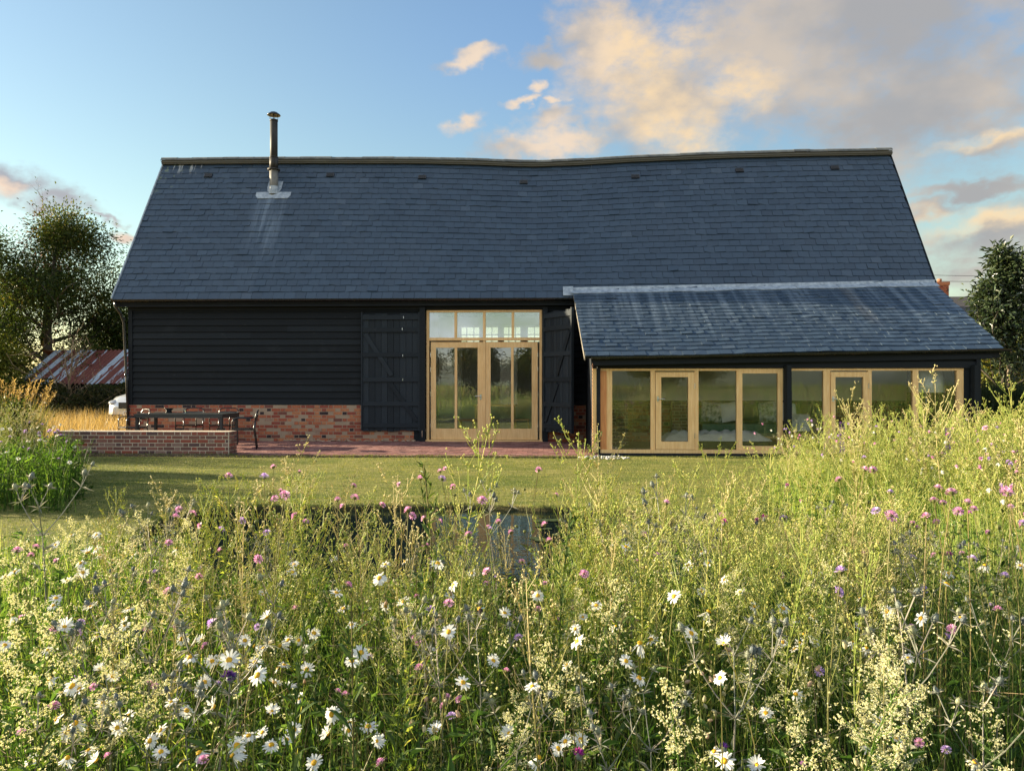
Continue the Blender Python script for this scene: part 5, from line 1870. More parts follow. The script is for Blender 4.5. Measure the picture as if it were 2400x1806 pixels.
def crown(mb, tips, per, sig, size, flat=.8, rbias=0.0, asp=.5):
    C = np.repeat(tips, per, 0)
    n = len(C)
    off = rng.normal(0, 1, (n, 3)) * np.array((1, 1, flat)) * sig
    P = C + off
    D = unit(off + rng.normal(0, .6, (n, 3)) * sig + np.array((0, 0, -.15 * sig)))
    cl = np.repeat(rng.normal(0, .16, len(tips)), per)
    cards(mb, P, D, size * rng.uniform(.6, 1.3, n), size * asp * rng.uniform(.7, 1.2, n), np.clip(rng.normal(.45 + rbias, .22, n) + cl, 0, 1))


def tree(name, base, h, spread, nl, tr, per, sig, size, mat_, label, cat='tree', group=None, lean=(0, 0), first=.25, sub=4, up=.5, flat=.8, asp=.5, taper=.75):
    o = empty(name, base, 0, label, cat, group)
    mb = MB()
    tips = branchy(mb, base, h, spread, nl, tr, lean, first, sub, up, taper=taper)
    mb.build('trunk', M['bark'], o, True)
    mb = MB()
    crown(mb, tips, per, sig, size, flat, asp=asp)
    mb.build('crown', mat_, o)
    return o


M['leaf_dark'] = leafmat('dark_leaves', [(0, (.016, .032, .009)), (.45, (.045, .072, .016)), (.8, (.10, .12, .028)), (1, (.19, .15, .04))], .42)
M['leaf_red'] = leafmat('reddish_leaves', [(0, (.06, .03, .03)), (.5, (.12, .06, .045)), (1, (.17, .12, .05))], .35, tint=(1.2, .9, .8))
M['leaf_yel'] = leafmat('yellow_green_leaves', [(0, (.05, .075, .012)), (.5, (.13, .15, .02)), (1, (.26, .24, .04))], .4)
M['leaf_gloss'] = leafmat('glossy_evergreen_leaves', [(0, (.018, .034, .015)), (.5, (.044, .07, .032)), (1, (.10, .12, .062))], .22, .32, spec=.55)
M['leaf_olive'] = leafmat('bramble_leaves', [(0, (.016, .026, .010)), (.5, (.04, .052, .018)), (1, (.10, .09, .035))], .3)

tree('hedgerow_tree', (-19.3, 29.0, 0), 6.9, 2.7, 17, .22, 430, .38, .12, M['leaf_dark'], 'tall dark broadleaf tree beside the barn above the rusty shed roof', lean=(.5, 0), first=.12)
tree('hedgerow_tree', (-23.5, 30.5, 0), 7.2, 3.4, 16, .25, 430, .40, .125, M['leaf_dark'], 'dense dark tree cut by the left edge of the photo', first=.10)
tree('copper_tree', (-22.2, 33.5, 0), 8.2, 2.0, 10, .16, 45, .5, .14, M['leaf_red'], 'thin reddish-leaved tree showing above the dark trees at far left', first=.45, up=.9)
tree('field_maple', (-17.0, 37.5, 0), 6.4, 2.6, 14, .18, 330, .38, .13, M['leaf_yel'], 'yellow-green tree just behind the left rake of the barn roof', first=.12)
tree('field_maple', (-17.6, 32.2, 0), 4.0, 2.2, 12, .14, 260, .42, .15, M['leaf_dark'], 'lower dark green tree between the shed and the barn corner', first=.10)
tree('yellow_bush', (-19.4, 25.8, 0), 2.3, 1.5, 12, .08, 260, .30, .12, M['leaf_yel'], 'bright yellow-green bush at the left edge in front of the shed', 'bush', first=.05)
for nm, b, h, lab in (('dead_tree', (-21.0, 31.5, 3.0), 6.2, 'bare twiggy branches standing out above the tall dark tree'), ('bare_shrub', (-16.4, 25.9, 0), 2.9, 'half bare shrub of twisting ochre branches in front of the rusty shed')):
    o = empty(nm, b, 0, lab, 'shrub' if nm == 'bare_shrub' else 'tree')
    mb = MB()
    branchy(mb, b, h, 1.5 if h < 4 else 1.9, 16, .06, (.2, 0), .15, 9, 1.1, 4, .09)
    mb.build('branches', M['twig'], o, True)
o = empty('bramble_hedge', (-18.5, 25.2, 0), 0, 'low dark bramble hedge along the foot of the rusty shed', 'hedge')
mb = MB()
n = 17000
x = rng.uniform(-26, -12.9, n)
prof = 1.38 + .22 * np.sin(x * 1.7) + .14 * np.sin(x * 4.1 + 1)
z = rng.random(n) ** .6 * prof
y = 25.6 + rng.normal(0, .55, n) * (1.1 - .5 * z)
D = unit(np.stack([rng.normal(0, 1, n), rng.normal(-.5, 1, n), rng.normal(.4, .7, n)], -1))
cards(mb, np.stack([x, y, z], -1), D, rng.uniform(.06, .15, n), rng.uniform(.035, .075, n))
mb.build('foliage', M['leaf_olive'], o)
mb = MB()
for k in range(60):
    x = rng.uniform(-25.5, -13)
    mb.tube([(x, 25.6, 0), (x + rng.normal(0, .2), 25.5 + rng.normal(0, .3), .7), (x + rng.normal(0, .5), 25.2 + rng.normal(0, .4), 1.25)], [.012, .01, .004], 4)
mb.build('stems', M['twig'], o)

# right side
o = tree('evergreen_tree', (13.55, 23.2, 0), 5.15, 1.55, 34, .07, 34, .15, .19, M['leaf_gloss'], 'glossy large-leaved evergreen tree right of the lean-to roof', first=.2, sub=5, up=.75, flat=.9, asp=.36, taper=1.02)
mb = MB()
mb.tube([(13.42, 22.7, -.1), (13.38, 22.7, 1.95)], .045, 8)
tag(mb.build('tree_stake', M['wood_pole']), 'round wooden stake under the evergreen tree', 'stake')
tree('yellow_bush', (16.2, 26.0, 0), 2.5, 1.7, 12, .08, 280, .34, .13, M['leaf_yel'], 'yellow-green bush behind the tree stake at the right edge', 'bush', first=.05)
tree('yellow_bush', (13.4, 27.5, 0), 2.1, 1.6, 11, .08, 260, .34, .13, M['leaf_yel'], 'green bush seen between the barn corner and the tree stake', 'bush', first=.05)
tree('yellow_bush', (18.6, 25.0, 0), 2.6, 1.7, 11, .08, 260, .34, .13, M['leaf_yel'], 'yellow-green bush below the tiled outbuilding at the right edge', 'bush', first=.05)
o = empty('grass_hedge', (12.2, 19.6, 0), 0, 'tall dark green hedge of grass beside the right end of the lean-to', 'hedge')
mb = MB()
n = 26000
P = np.stack([rng.uniform(9.4, 17, n), rng.uniform(18.6, 21.4, n), np.zeros(n)], -1)
blades(mb, P, rng.uniform(1.1, 1.72, n), rng.uniform(.008, .018, n), rng.uniform(.02, .22, n), np.clip(rng.normal(.25, .2, n), 0, 1))
M['hedge_grass'] = leafmat('hedge_grass', [(0, (.012, .025, .009)), (.5, (.03, .05, .014)), (1, (.10, .085, .05))], .3)
mb.build('foliage', M['hedge_grass'], o)

# behind the camera (mirrored in the windows)
for k, (x, y, h) in enumerate(((-9.5, -19, 2.7), (-5.0, -22, 3.0), (-.5, -20, 2.6), (9.5, -34, 3.6), (13.5, -37, 3.2))):
    tree('field_tree', (x, y, float(ground_z(np.array(x), np.array(y)))), h, 2.0, 12, .14, 190, .42, .22, M['leaf_dark'], 'dark tree across the field, mirrored in the barn windows', 'tree', 'trees mirrored in the windows', first=.06)

# left bed: shrub, plume grass
tree('round_shrub', (-8.65, 11.9, 0), .82, .42, 14, .03, 170, .13, .055, M['leaf_dark'], 'small round dark green shrub among the flowers on the left', 'shrub', first=.15)
for k, (x, y, lab) in enumerate(((-10.2, 14.2, 'clump of tall golden plume grass behind the round shrub'), (-11.6, 14.8, 'clump of tall golden plume grass at the left edge of the photo'))):
    o = empty('plume_grass', (x, y, 0), 0, lab, 'ornamental grass', 'plume grasses on the left')
    n = 1500
    a, rr_ = rng.uniform(0, 6.28, n), np.sqrt(rng.random(n)) * .62
    P = np.stack([x + np.cos(a) * rr_, y + np.sin(a) * rr_, 0 * a], -1)
    mb = MB()
    blades(mb, P, rng.uniform(.6, 1.3, n), rng.uniform(.007, .012, n), rng.uniform(.1, .6, n), rng.random(n), a + rng.normal(0, .6, n))
    mb.build('leaves', M['lawngrass'], o)
    n = 70
    P = P[:n]
    mb = MB()
    Hs = rng.uniform(1.25, 1.62, n)
    ln_ = rng.uniform(.1, .38, n)
    blades(mb, P, Hs, np.full(n, .008), ln_, rng.random(n), a[:n], seg=4)
    d = np.stack([np.cos(a[:n]), np.sin(a[:n]), 0 * a[:n]], -1)
    for t in np.linspace(.78, 1.0, 12):
        c = P + UP * (Hs * (t - .35 * ln_ * t ** 3))[:, None] + d * (Hs * ln_ * t ** 1.8)[:, None]
        cards(mb, c, unit(rng.normal(0, .6, (n, 3)) + UP), .075, .012)
    mb.build('plumes', M['drygrass'], o)


# ----------------------------------------------------------------- meadow plants: prototypes
def stemline(top, n=5, bow=.06):
    t = np.linspace(0, 1, n)
    top = np.array(top, float)
    b = rng.normal(0, bow, 2)
    p = top[None] * t[:, None]
    p[:, :2] += b[None] * np.sin(np.pi * t)[:, None]
    return p


def head_daisy(v):
    pm_, cm = MB(), MB()
    n = 19 + v % 4
    cup = [.05, .25, -.25, .6, -.7, .15, -1.3, .0][v % 8]
    gap = (0, 0, 0, .1, .2, .05, .35, .12)[v % 8]
    for i in range(n):
        if rng.random() < gap:
            continue
        a = i * 2 * math.pi / n + rng.normal(0, .07)
        L = .0235 * rng.uniform(.82, 1.1)
        d, s = np.array((math.cos(a), math.sin(a), 0)), np.array((-math.sin(a), math.cos(a), 0))
        cu = cup + rng.normal(0, .16)
        p0, p1, p2, p3 = (d * r_ + UP * (r_ * cu - (r_ / .024) ** 2 * .003 + .001) for r_ in (.005, .005 + (L - .005) * .55, .005 + (L - .005) * .9, L))
        w = .0027
        pm_.add([p0 - s * w * .7, p0 + s * w * .7, p1 - s * w, p1 + s * w, p2 - s * w * .75, p2 + s * w * .75, p3], [[0, 1, 3, 2], [2, 3, 5, 4]], [[4, 5, 6]], rng.random())
    cm.lathe([(.0078, -.0005), (.0080, .0012), (.0062, .0040), (.0030, .0052), (.0001, .0052)], (0, 0, 0), 10)
    gm_ = MB()
    gm_.lathe([(.0015, -.005), (.0060, -.0025), (.0078, -.0006)], (0, 0, 0), 8)
    return pm_.mesh('petals', M['petal']), cm.mesh('flower_disc', M['yolk'], True), gm_.mesh('calyx', M['stem'], True)


def head_scab(v, m1):
    mb = MB()
    for ring, (r_, n, L, el_) in enumerate(((.0065, 16, .0105, .15), (.0052, 14, .0085, .6), (.0036, 11, .0075, 1.0), (.0018, 7, .0065, 1.35))):
        for i in range(n):
            a = i * 2 * math.pi / n + rng.normal(0, .12)
            e_ = el_ + rng.normal(0, .12)
            o_ = np.array((math.cos(a), math.sin(a), 0))
            d = o_ * math.cos(e_) + UP * math.sin(e_)
            s = np.array((-math.sin(a), math.cos(a), 0))
            p = o_ * r_ + UP * (.003 + .0035 * ring * .6)
            w = .0022
            mb.add([p, p + d * L * .5 - s * w * .7, p + d * L * .5 + s * w * .7, p + d * L - s * w + d * .001, p + d * L + s * w, p + d * L * 1.06], [[1, 2, 4, 3]], [[0, 2, 1], [3, 4, 5]], rng.random())
    g = MB()
    g.lathe([(.001, -.006), (.0065, -.002), (.0075, .002), (.004, .006), (.0001, .007)], (0, 0, 0), 8)
    for i in range(9):
        a = i * 2 * math.pi / 9
        d = np.array((math.cos(a), math.sin(a), -.15))
        s = np.array((-math.sin(a), math.cos(a), 0))
        g.add([d * .005 - s * .0015, d * .005 + s * .0015, d * .013], None, [[0, 1, 2]])
    return mb.mesh('florets', m1), g.mesh('calyx', M['stem'])


def head_knap(m1):
    mb, g = MB(), MB()
    for i in range(70):
        a, e_ = rng.uniform(0, 6.28), rng.uniform(.0, 1.5)
        d = np.array((math.cos(a) * math.cos(e_), math.sin(a) * math.cos(e_), math.sin(e_)))
        s = unit(np.cross(d, (0.3, .2, 1)))
        L = .024 * (1 - .25 * e_ / 1.5) * rng.uniform(.8, 1.1)
        mb.add([d * .004 - s * .0007, d * .004 + s * .0007, d * L * .7 + s * .002, d * L, d * L * .7 - s * .002], [[0, 1, 2, 4]], [[4, 2, 3]], rng.random())
    g.blobmesh((0, 0, -.007), .0095, .0095, .0115, 10, 7)
    return mb.mesh('florets', m1), g.mesh('flower_base', M['cone'], True)


def stem_mesh(v, thick, nleaf, leafL, leafW, bud=False):
    """unit-height stem (top at z=1) with a few leaves"""
    mb = MB()
    p = stemline((0, 0, 1), 6, .055)
    mb.tube(p, np.linspace(thick * 1.3, thick * .8, 6), 4, r=rng.uniform(.3, 1), cap=False)
    n = nleaf
    f = rng.uniform(.05, .75, n)
    P = np.array([np.interp(f, np.linspace(0, 1, 6), p[:, k]) for k in range(3)]).T
    a = rng.uniform(0, 6.28, n)
    D = np.stack([np.cos(a), np.sin(a), rng.uniform(.3, 1.1, n)], -1)
    if n:
        cards(mb, P, D, leafL * rng.uniform(.6, 1.2, n) * (1.2 - f), leafW, rng.uniform(0, .4, n))
    if bud:
        for k in range(2):
            q = np.interp(.45 + .2 * k, np.linspace(0, 1, 6), p[:, 0]), np.interp(.45 + .2 * k, np.linspace(0, 1, 6), p[:, 1])
            b = np.array((q[0], q[1], .45 + .2 * k))
            a = rng.uniform(0, 6.28)
            e = b + np.array((math.cos(a) * .09, math.sin(a) * .09, .24))
            mb.tube([b, (b + e) / 2 + np.array((math.cos(a) * .02, math.sin(a) * .02, 0)), e], thick * .7, 3, r=.6, cap=False)
            mb.blobmesh(e, .009, .009, .008, 7, 5, .55)
    return mb.mesh('stem', M['stem'])


DH = [head_daisy(v) for v in range(8)]
SHP = [head_scab(v, M['pink']) for v in range(4)]
SHL = [head_scab(v, M['lilac']) for v in range(3)]
KH = [head_knap(M['magenta']), head_knap(M['violet'])]
DST = [stem_mesh(v, .0017, 6, .07, .012) for v in range(6)]
SST = [stem_mesh(v, .0016, 5, .10, .014, True) for v in range(6)]


def link(me, name, parent, loc=(0, 0, 0), rot=None, sc=1.0):
    o = bpy.data.objects.new(name, me)
    COL.objects.link(o)
    o.parent = parent
    o.location = loc
    if rot is not None:
        o.rotation_euler = rot
    o.scale = (sc,) * 3 if np.ndim(sc) == 0 else sc
    return o


def zone(x, y):
    """where a plant stands, in words one can find in the picture"""
    u = x / y + .04
    side = 'far left' if u < -.40 else 'left' if u < -.14 else 'middle' if u < .14 else 'right' if u < .40 else 'far right'
    dep = 'front edge' if y < 2.15 else 'front part' if y < 2.8 else 'centre' if y < 3.7 else 'pond side' if y < 5.4 else 'raised back bed'
    return f'at the {dep} of the meadow, {side}'


random.seed(4)
for i, (x, y, z, dia) in enumerate(DAISIES):
    a = random.uniform(0, 6.28)
    v = random.choice((0, 1, 2, 3, 5, 7, 0, 5, 4, 6))
    r_ = random.random()
    tilt = random.uniform(.25, 1.05)
    ta = math.atan2(-1.0, -.35) + random.gauss(0, .9)
    g = float(ground_z(np.array(x), np.array(y)))
    zo = zone(x, y)
    o = empty('oxeye_daisy', (x, y, g), a, 'white oxeye daisy with a yellow centre ' + zo, 'daisy', 'oxeye daisies ' + zo)
    link(DST[v % 6], 'stem', o, sc=(1, 1, z - g))
    q = Euler((0, tilt, ta - a)).to_matrix().to_euler()
    rot = (Matrix.Rotation(ta - a, 3, 'Z') @ Matrix.Rotation(tilt, 3, 'Y') @ Matrix.Rotation(random.random() * 6, 3, 'Z')).to_euler()
    s = max(.9, min(1.5, dia / .045)) * random.uniform(.9, 1.1)
    top = (0, 0, z - g)
    for me, nm in zip(DH[v], ('petals', 'flower_disc', 'calyx')):
        link(me, nm, o, top, rot, s)

for i in range(46):
    y = random.uniform(1.75, 3.1)
    u = random.choice((random.uniform(-.64, -.05), random.uniform(-.64, .1), random.uniform(-.1, .62)))
    x = (u - .04) * y
    z = min(random.uniform(.48, .72), 1.36 - .22 * y)
    a = random.uniform(0, 6.28)
    v = random.choice((0, 1, 2, 3, 5, 7, 0, 5))
    tilt = random.uniform(.2, 1.0)
    ta = math.atan2(-1.0, -.5) + random.gauss(0, .8)
    zo = zone(x, y)
    o = empty('oxeye_daisy', (x, y, 0), a, 'white oxeye daisy with a yellow centre ' + zo, 'daisy', 'oxeye daisies ' + zo)
    link(DST[v % 6], 'stem', o, sc=(1, 1, z))
    rot = (Matrix.Rotation(ta - a, 3, 'Z') @ Matrix.Rotation(tilt, 3, 'Y') @ Matrix.Rotation(random.random() * 6, 3, 'Z')).to_euler()
    s = random.uniform(.78, 1.15)
    for me, nm in zip(DH[v], ('petals', 'flower_disc', 'calyx')):
        link(me, nm, o, (0, 0, z), rot, s)

for i, (x, y, z, dia) in enumerate(SCABIOUS):
    a = random.uniform(0, 6.28)
    lil = random.random() < (.25 if x < 1.5 else .35)
    hd = random.choice(SHL if lil else SHP)
    tilt, ta = random.uniform(.15, 1.1), random.uniform(0, 6.28)
    g = float(ground_z(np.array(x), np.array(y)))
    zo = zone(x, y)
    o = empty('field_scabious', (x, y, g), a, ('lilac' if lil else 'pink') + ' scabious pincushion flower ' + zo, 'scabious', ('lilac' if lil else 'pink') + ' scabious ' + zo)
    link(SST[random.randrange(6)], 'stem', o, sc=(1, 1, z - g))
    rot = (Matrix.Rotation(ta, 3, 'Z') @ Matrix.Rotation(tilt, 3, 'Y')).to_euler()
    s = max(.75, min(1.5, dia / .034))
    for me, nm in zip(hd, ('florets', 'calyx')):
        link(me, nm, o, (0, 0, z - g), rot, s)

for i in range(44):
    if i < 24:
        y = random.uniform(2.4, 4.6)
        x = (random.uniform(-.45, .12) - .04) * y
        z = min(random.uniform(.62, .98), 1.36 - .11 * y)
    else:
        y = random.uniform(5.0, 8.6)
        x = random.uniform(2.9, 6.0)
        if x / y + .04 > .66:
            x = .6 * y
        z = random.uniform(.72, 1.02)
    zo = zone(x, y)
    a = random.uniform(0, 6.28)
    o = empty('field_scabious', (x, y, float(ground_z(np.array(x), np.array(y)))), a, 'pink scabious pincushion flower ' + zo, 'scabious', 'pink scabious ' + zo)
    link(SST[random.randrange(6)], 'stem', o, sc=(1, 1, z))
    rot = (random.uniform(-.9, .9), random.uniform(-.9, .9), 0)
    for me, nm in zip(random.choice(SHP), ('florets', 'calyx')):
        link(me, nm, o, (0, 0, z), rot, random.uniform(.85, 1.2))

for i, (x, y, z, dia) in enumerate(KNAPWEED):
    vio = i in (2, 8)
    zo = zone(x, y)
    o = empty('knapweed', (x, y, 0), 0, ('dark violet cornflower with spidery petals ' if vio else 'bright magenta knapweed flower ') + zo, 'cornflower' if vio else 'knapweed', ('violet cornflowers ' if vio else 'magenta knapweed ') + zo)
    link(SST[i % 6], 'stem', o, sc=(1, 1, z))
    for me, nm in zip(KH[1 if vio else 0], ('florets', 'flower_base')):
        link(me, nm, o, (0, 0, z), (random.uniform(-.5, .5), random.uniform(-.5, .5), 0), max(.8, min(1.4, dia / .045)))


def weed_proto(v):
    """tall branching plant, yellow-green, ending in small buds"""
    mb = MB()
    h = 1.0
    top = np.array((rng.normal(0, .05), rng.normal(0, .05), h))
    p = stemline(top, 8, .03)
    tt = np.linspace(0, 1, 8)
    mb.tube(p, np.linspace(.0034, .0014, 8), 4, r=rng.choice((.2, .5, .9)), cap=False)
    nb_ = int(rng.integers(12, 20))
    buds, lp_, ld, ll = [], [], [], []
    for i in range(nb_):
        f = .30 + .66 * (i + rng.random()) / nb_
        b = np.array([np.interp(f, tt, p[:, k]) for k in range(3)])
        a = i * 2.4 + rng.normal(0, .4)
        L = (.34 * (1.05 - f) + .09) * rng.uniform(.7, 1.2)
        d = np.array((math.cos(a) * .62, math.sin(a) * .62, 1.0))
        e = b + d * L
        m_ = (b + e) / 2 + np.array((math.cos(a), math.sin(a), 0)) * L * .08
        mb.tube([b, m_, e], [.0019, .0015, .001], 3, r=rng.uniform(.3, .9), cap=False)
        lp_.append(b)
        ld.append(np.array((math.cos(a), math.sin(a), .5)))
        ll.append(.06 * (1.25 - f))
        for s in range(int(rng.integers(3, 6))):
            q = b + (e - b) * rng.uniform(.25, .98)
            a2 = a + rng.normal(0, 1.1)
            e2 = q + np.array((math.cos(a2) * .5, math.sin(a2) * .5, 1)) * L * rng.uniform(.15, .38)
            mb.tube([q, e2], [.0012, .0009], 3, r=rng.uniform(.4, 1), cap=False)
            buds.append(e2)
            lp_.append(q)
            ld.append(np.array((math.cos(a2), math.sin(a2), .8)))
            ll.append(rng.uniform(.015, .035))
        buds.append(e)
    buds.append(top)
    buds = np.array(buds)
    buds = np.concatenate([buds, buds + rng.normal(0, .006, buds.shape), (buds + rng.normal(0, .008, buds.shape))])
    dots(mb, buds, rng.uniform(.0028, .0052, len(buds)), rng.uniform(.4, 1, len(buds)))
    n = 26
    f = rng.uniform(.03, .7, n)
    P = np.array([np.interp(f, tt, p[:, k]) for k in range(3)]).T
    a = rng.uniform(0, 6.28, n)
    cards(mb, P, np.stack([np.cos(a), np.sin(a), rng.uniform(.2, 1, n)], -1), .095 * (1.1 - f), .013, rng.uniform(0, .5, n))
    cards(mb, np.array(lp_), np.array(ld), np.array(ll), .006, rng.uniform(.2, .9, len(ll)))
    return mb.mesh('branching_weed', M['weed_pale'] if v in (3, 9) else M['weed'])


M['weed_pale'] = leafmat('pale_straw_stems', [(0, (.22, .22, .08)), (.5, (.42, .40, .17)), (1, (.60, .52, .30))], .35, tint=(1.15, 1.05, .7))
WEED = [weed_proto(v) for v in range(10)]


def eryngium_proto(v):
    st_, hd = MB(), []
    p0 = np.array((rng.normal(0, .02), rng.normal(0, .02), .52))
    st_.tube([(0, 0, 0), p0 * .5 + rng.normal(0, .008, 3), p0], [.0038, .0032, .0026], 5, r=rng.random(), cap=False)
    heads = []

    def spikes(c, d, n, L):
        a = np.arange(n) * 2 * math.pi / n + rng.random()
        x = unit(np.cross(d, (.3, .2, .9)))
        y = np.cross(d, x)
        D = np.cos(a)[:, None] * x + np.sin(a)[:, None] * y + d * .25
        cards(st_, np.repeat(c[None], n, 0), D, L * rng.uniform(.8, 1.2, n), .006, rng.uniform(.2, .8, n), bend=.05)
    spikes(p0, UP, 7, .045)
    nb_ = 3 + v % 2
    for i in range(nb_):
        a = i * 2 * math.pi / nb_ + rng.normal(0, .3)
        d = unit(np.array((math.cos(a) * .75, math.sin(a) * .75, 1)))
        L = rng.uniform(.16, .26)
        e = p0 + d * L
        st_.tube([p0, (p0 + e) / 2 + np.array((0, 0, -.012)), e], [.0023, .002, .0017], 4, r=rng.random(), cap=False)
        spikes(e, d, 6, .05)
        for s in range(int(rng.integers(2, 4))):
            a2 = a + rng.normal(0, 1.0)
            d2 = unit(np.array((math.cos(a2) * .45, math.sin(a2) * .45, 1)))
            e2 = e + d2 * rng.uniform(.05, .13)
            st_.tube([e, e2], [.0019, .0016], 4, r=rng.random(), cap=False)
            spikes(e2, d2, 8, .030)
            heads.append((e2 + d2 * .009, d2, rng.uniform(.75, 1.25)))
    n = 12
    f = rng.uniform(.1, .9, n)
    a = rng.uniform(0, 6.28, n)
    cards(st_, p0[None] * f[:, None], np.stack([np.cos(a), np.sin(a), .6 + 0 * a], -1), .07, .012, rng.uniform(0, .4, n))
    return st_.mesh('stem', M['silver']), heads


def cone_mesh(r_):
    mb = MB()
    mb.blobmesh((0, 0, 0), .0088, .0088, .0135, 10, 8, r_)
    v0 = mb.V[0]
    k = rng.choice(len(v0), 46)
    D = unit(v0[k])
    cards(mb, v0[k] * .96, D + UP * .3, .0052, .0028, np.clip(r_ + rng.normal(0, .2, 46), 0, 1))
    return mb.mesh('seed_head', M['cone'])


ERY = [eryngium_proto(v) for v in range(7)]
CONES = [cone_mesh(q) for q in (.1, .35, .6, .9)]


def cream_proto(v):
    """bedstraw: puffs of tiny cream flowers up a leafy stem"""
    st_, fl = MB(), MB()
    top = np.array((rng.normal(0, .08), rng.normal(0, .08), .66))
    p = stemline(top, 6, .04)
    tt = np.linspace(0, 1, 6)
    st_.tube(p, np.linspace(.0022, .001, 6), 4, r=.5, cap=False)
    pts = []
    for i in range(13):
        f = .48 + .52 * i / 12
        b = np.array([np.interp(f, tt, p[:, k]) for k in range(3)])
        a = i * 2.2 + rng.normal(0, .4)
        L = .12 * (1.12 - f) + .02
        e = b + np.array((math.cos(a), math.sin(a), .8)) * L
        st_.tube([b, e], [.001, .0007], 3, r=.6, cap=False)
        for s in range(3):
            c = b + (e - b) * (.45 + .27 * s)
            n = int(rng.integers(8, 15))
            pts.append(c + rng.normal(0, .0085, (n, 3)))
    pts = np.concatenate(pts)
    pts = np.repeat(pts, 4, 0)
    cards(fl, pts + rng.normal(0, .001, pts.shape), rng.normal(0, 1, pts.shape) + UP * .4, rng.uniform(.0028, .0055, len(pts)), .0034, rng.random(len(pts)), bend=.3)
    n = 44
    f = rng.uniform(.05, .8, n)
    P = np.array([np.interp(f, tt, p[:, k]) for k in range(3)]).T
    a = rng.uniform(0, 6.28, n)
    cards(st_, P, np.stack([np.cos(a), np.sin(a), .3 + 0 * a], -1), .030, .005, rng.uniform(0, .6, n))
    return st_.mesh('stem', M['meadow']), fl.mesh('florets', M['cream'])


CREAM = [cream_proto(v) for v in range(7)]


def leafy_proto(v):
    """upright stem with willow-like leaves"""
    mb = MB()
    p = stemline((rng.normal(0, .04), rng.normal(0, .04), 1.0), 8, .03)
    tt = np.linspace(0, 1, 8)
    mb.tube(p, np.linspace(.0042, .0018, 8), 5, r=.75 if v % 2 else .35, cap=False)
    for i in range(22):
        f = .16 + .82 * i / 22
        b = np.array([np.interp(f, tt, p[:, k]) for k in range(3)])
        a = i * 2.4 + rng.normal(0, .3)
        L = (.135 * (1.1 - .75 * f)) * rng.uniform(.8, 1.15)
        d, s = np.array((math.cos(a), math.sin(a), 0)), np.array((-math.sin(a), math.cos(a), 0))
        w = L * .10
        up = [0, .30 * L, .50 * L, .52 * L]
        q = [b + d * L * t + UP * u for t, u in zip((0, .35, .7, 1.0), up)]
        r_ = rng.uniform(0, .45)
        mb.add([q[0], q[1] - s * w + UP * w * .3, q[1], q[1] + s * w + UP * w * .3, q[2] - s * w * .75 + UP * w * .25, q[2], q[2] + s * w * .75 + UP * w * .25, q[3]],
               [[1, 2, 5, 4], [2, 3, 6, 5]], [[0, 2, 1], [0, 3, 2], [4, 5, 7], [5, 6, 7]], r_)
        if f > .45:
            e = b + d * L * .45 + UP * L * 1.1
            mb.tube([b, e], [.0014, .001], 3, r=.4, cap=False)
            cards(mb, np.repeat(e[None], 4, 0) - rng.random((4, 1)) * (e - b) * .6, rng.normal(0, .5, (4, 3)) + UP, .035, .007, rng.uniform(.1, .5, 4))
    return mb.mesh('leafy_stem', M['lf'])


M['lf'] = leafmat('leafy_stem_green', [(0, (.045, .085, .020)), (.5, (.10, .15, .035)), (1, (.20, .12, .07))], .35)
LEAFY = [leafy_proto(v) for v in range(4)]


def campion_proto(v):
    st_, pd = MB(), []
    top = np.array((rng.normal(0, .06), rng.normal(0, .06), .6))
    p = stemline(top, 5, .04)
    st_.tube(p, np.linspace(.002, .0012, 5), 4, r=.5, cap=False)
    for i in range(7):
        f = rng.uniform(.6, 1)
        b = np.array([np.interp(f, np.linspace(0, 1, 5), p[:, k]) for k in range(3)])
        a = i * 2.3
        e = b + np.array((math.cos(a) * .05, math.sin(a) * .05, .045))
        st_.tube([b, e], .001, 3, r=.6, cap=False)
        pd.append(tuple(e))
    n = 12
    f = rng.uniform(.1, .6, n)
    a = rng.uniform(0, 6.28, n)
    cards(st_, top[None] * f[:, None], np.stack([np.cos(a), np.sin(a), .6 + 0 * a], -1), .05, .014, rng.uniform(0, .4, n))
    return st_.mesh('stem', M['stem']), pd


def pod_mesh(r_):
    mb = MB()
    mb.lathe([(.0006, -.010), (.0045, -.0075), (.0060, -.002), (.0052, .004), (.0030, .0075), (.0036, .0098), (.0002, .0085)], (0, 0, 0), 8, r_)
    return mb.mesh('seed_pod', M['campion'], True)


PODS = [pod_mesh(q) for q in (.1, .5, .9)]
CAMP = [campion_proto(v) for v in range(4)]


def put_weed(x, y, h, lab, grp):
    o = bpy.data.objects.new('branching_weed', WEED[random.randrange(10)])
    COL.objects.link(o)
    o.location = (x, y, float(ground_z(np.array(x), np.array(y))))
    s = h * random.uniform(.95, 1.2)
    o.scale = (s, s, h)
    o.rotation_euler = (random.gauss(0, .05), random.gauss(0, .05), random.uniform(0, 6.28))
    return tag(o, lab, 'wild plant', grp)


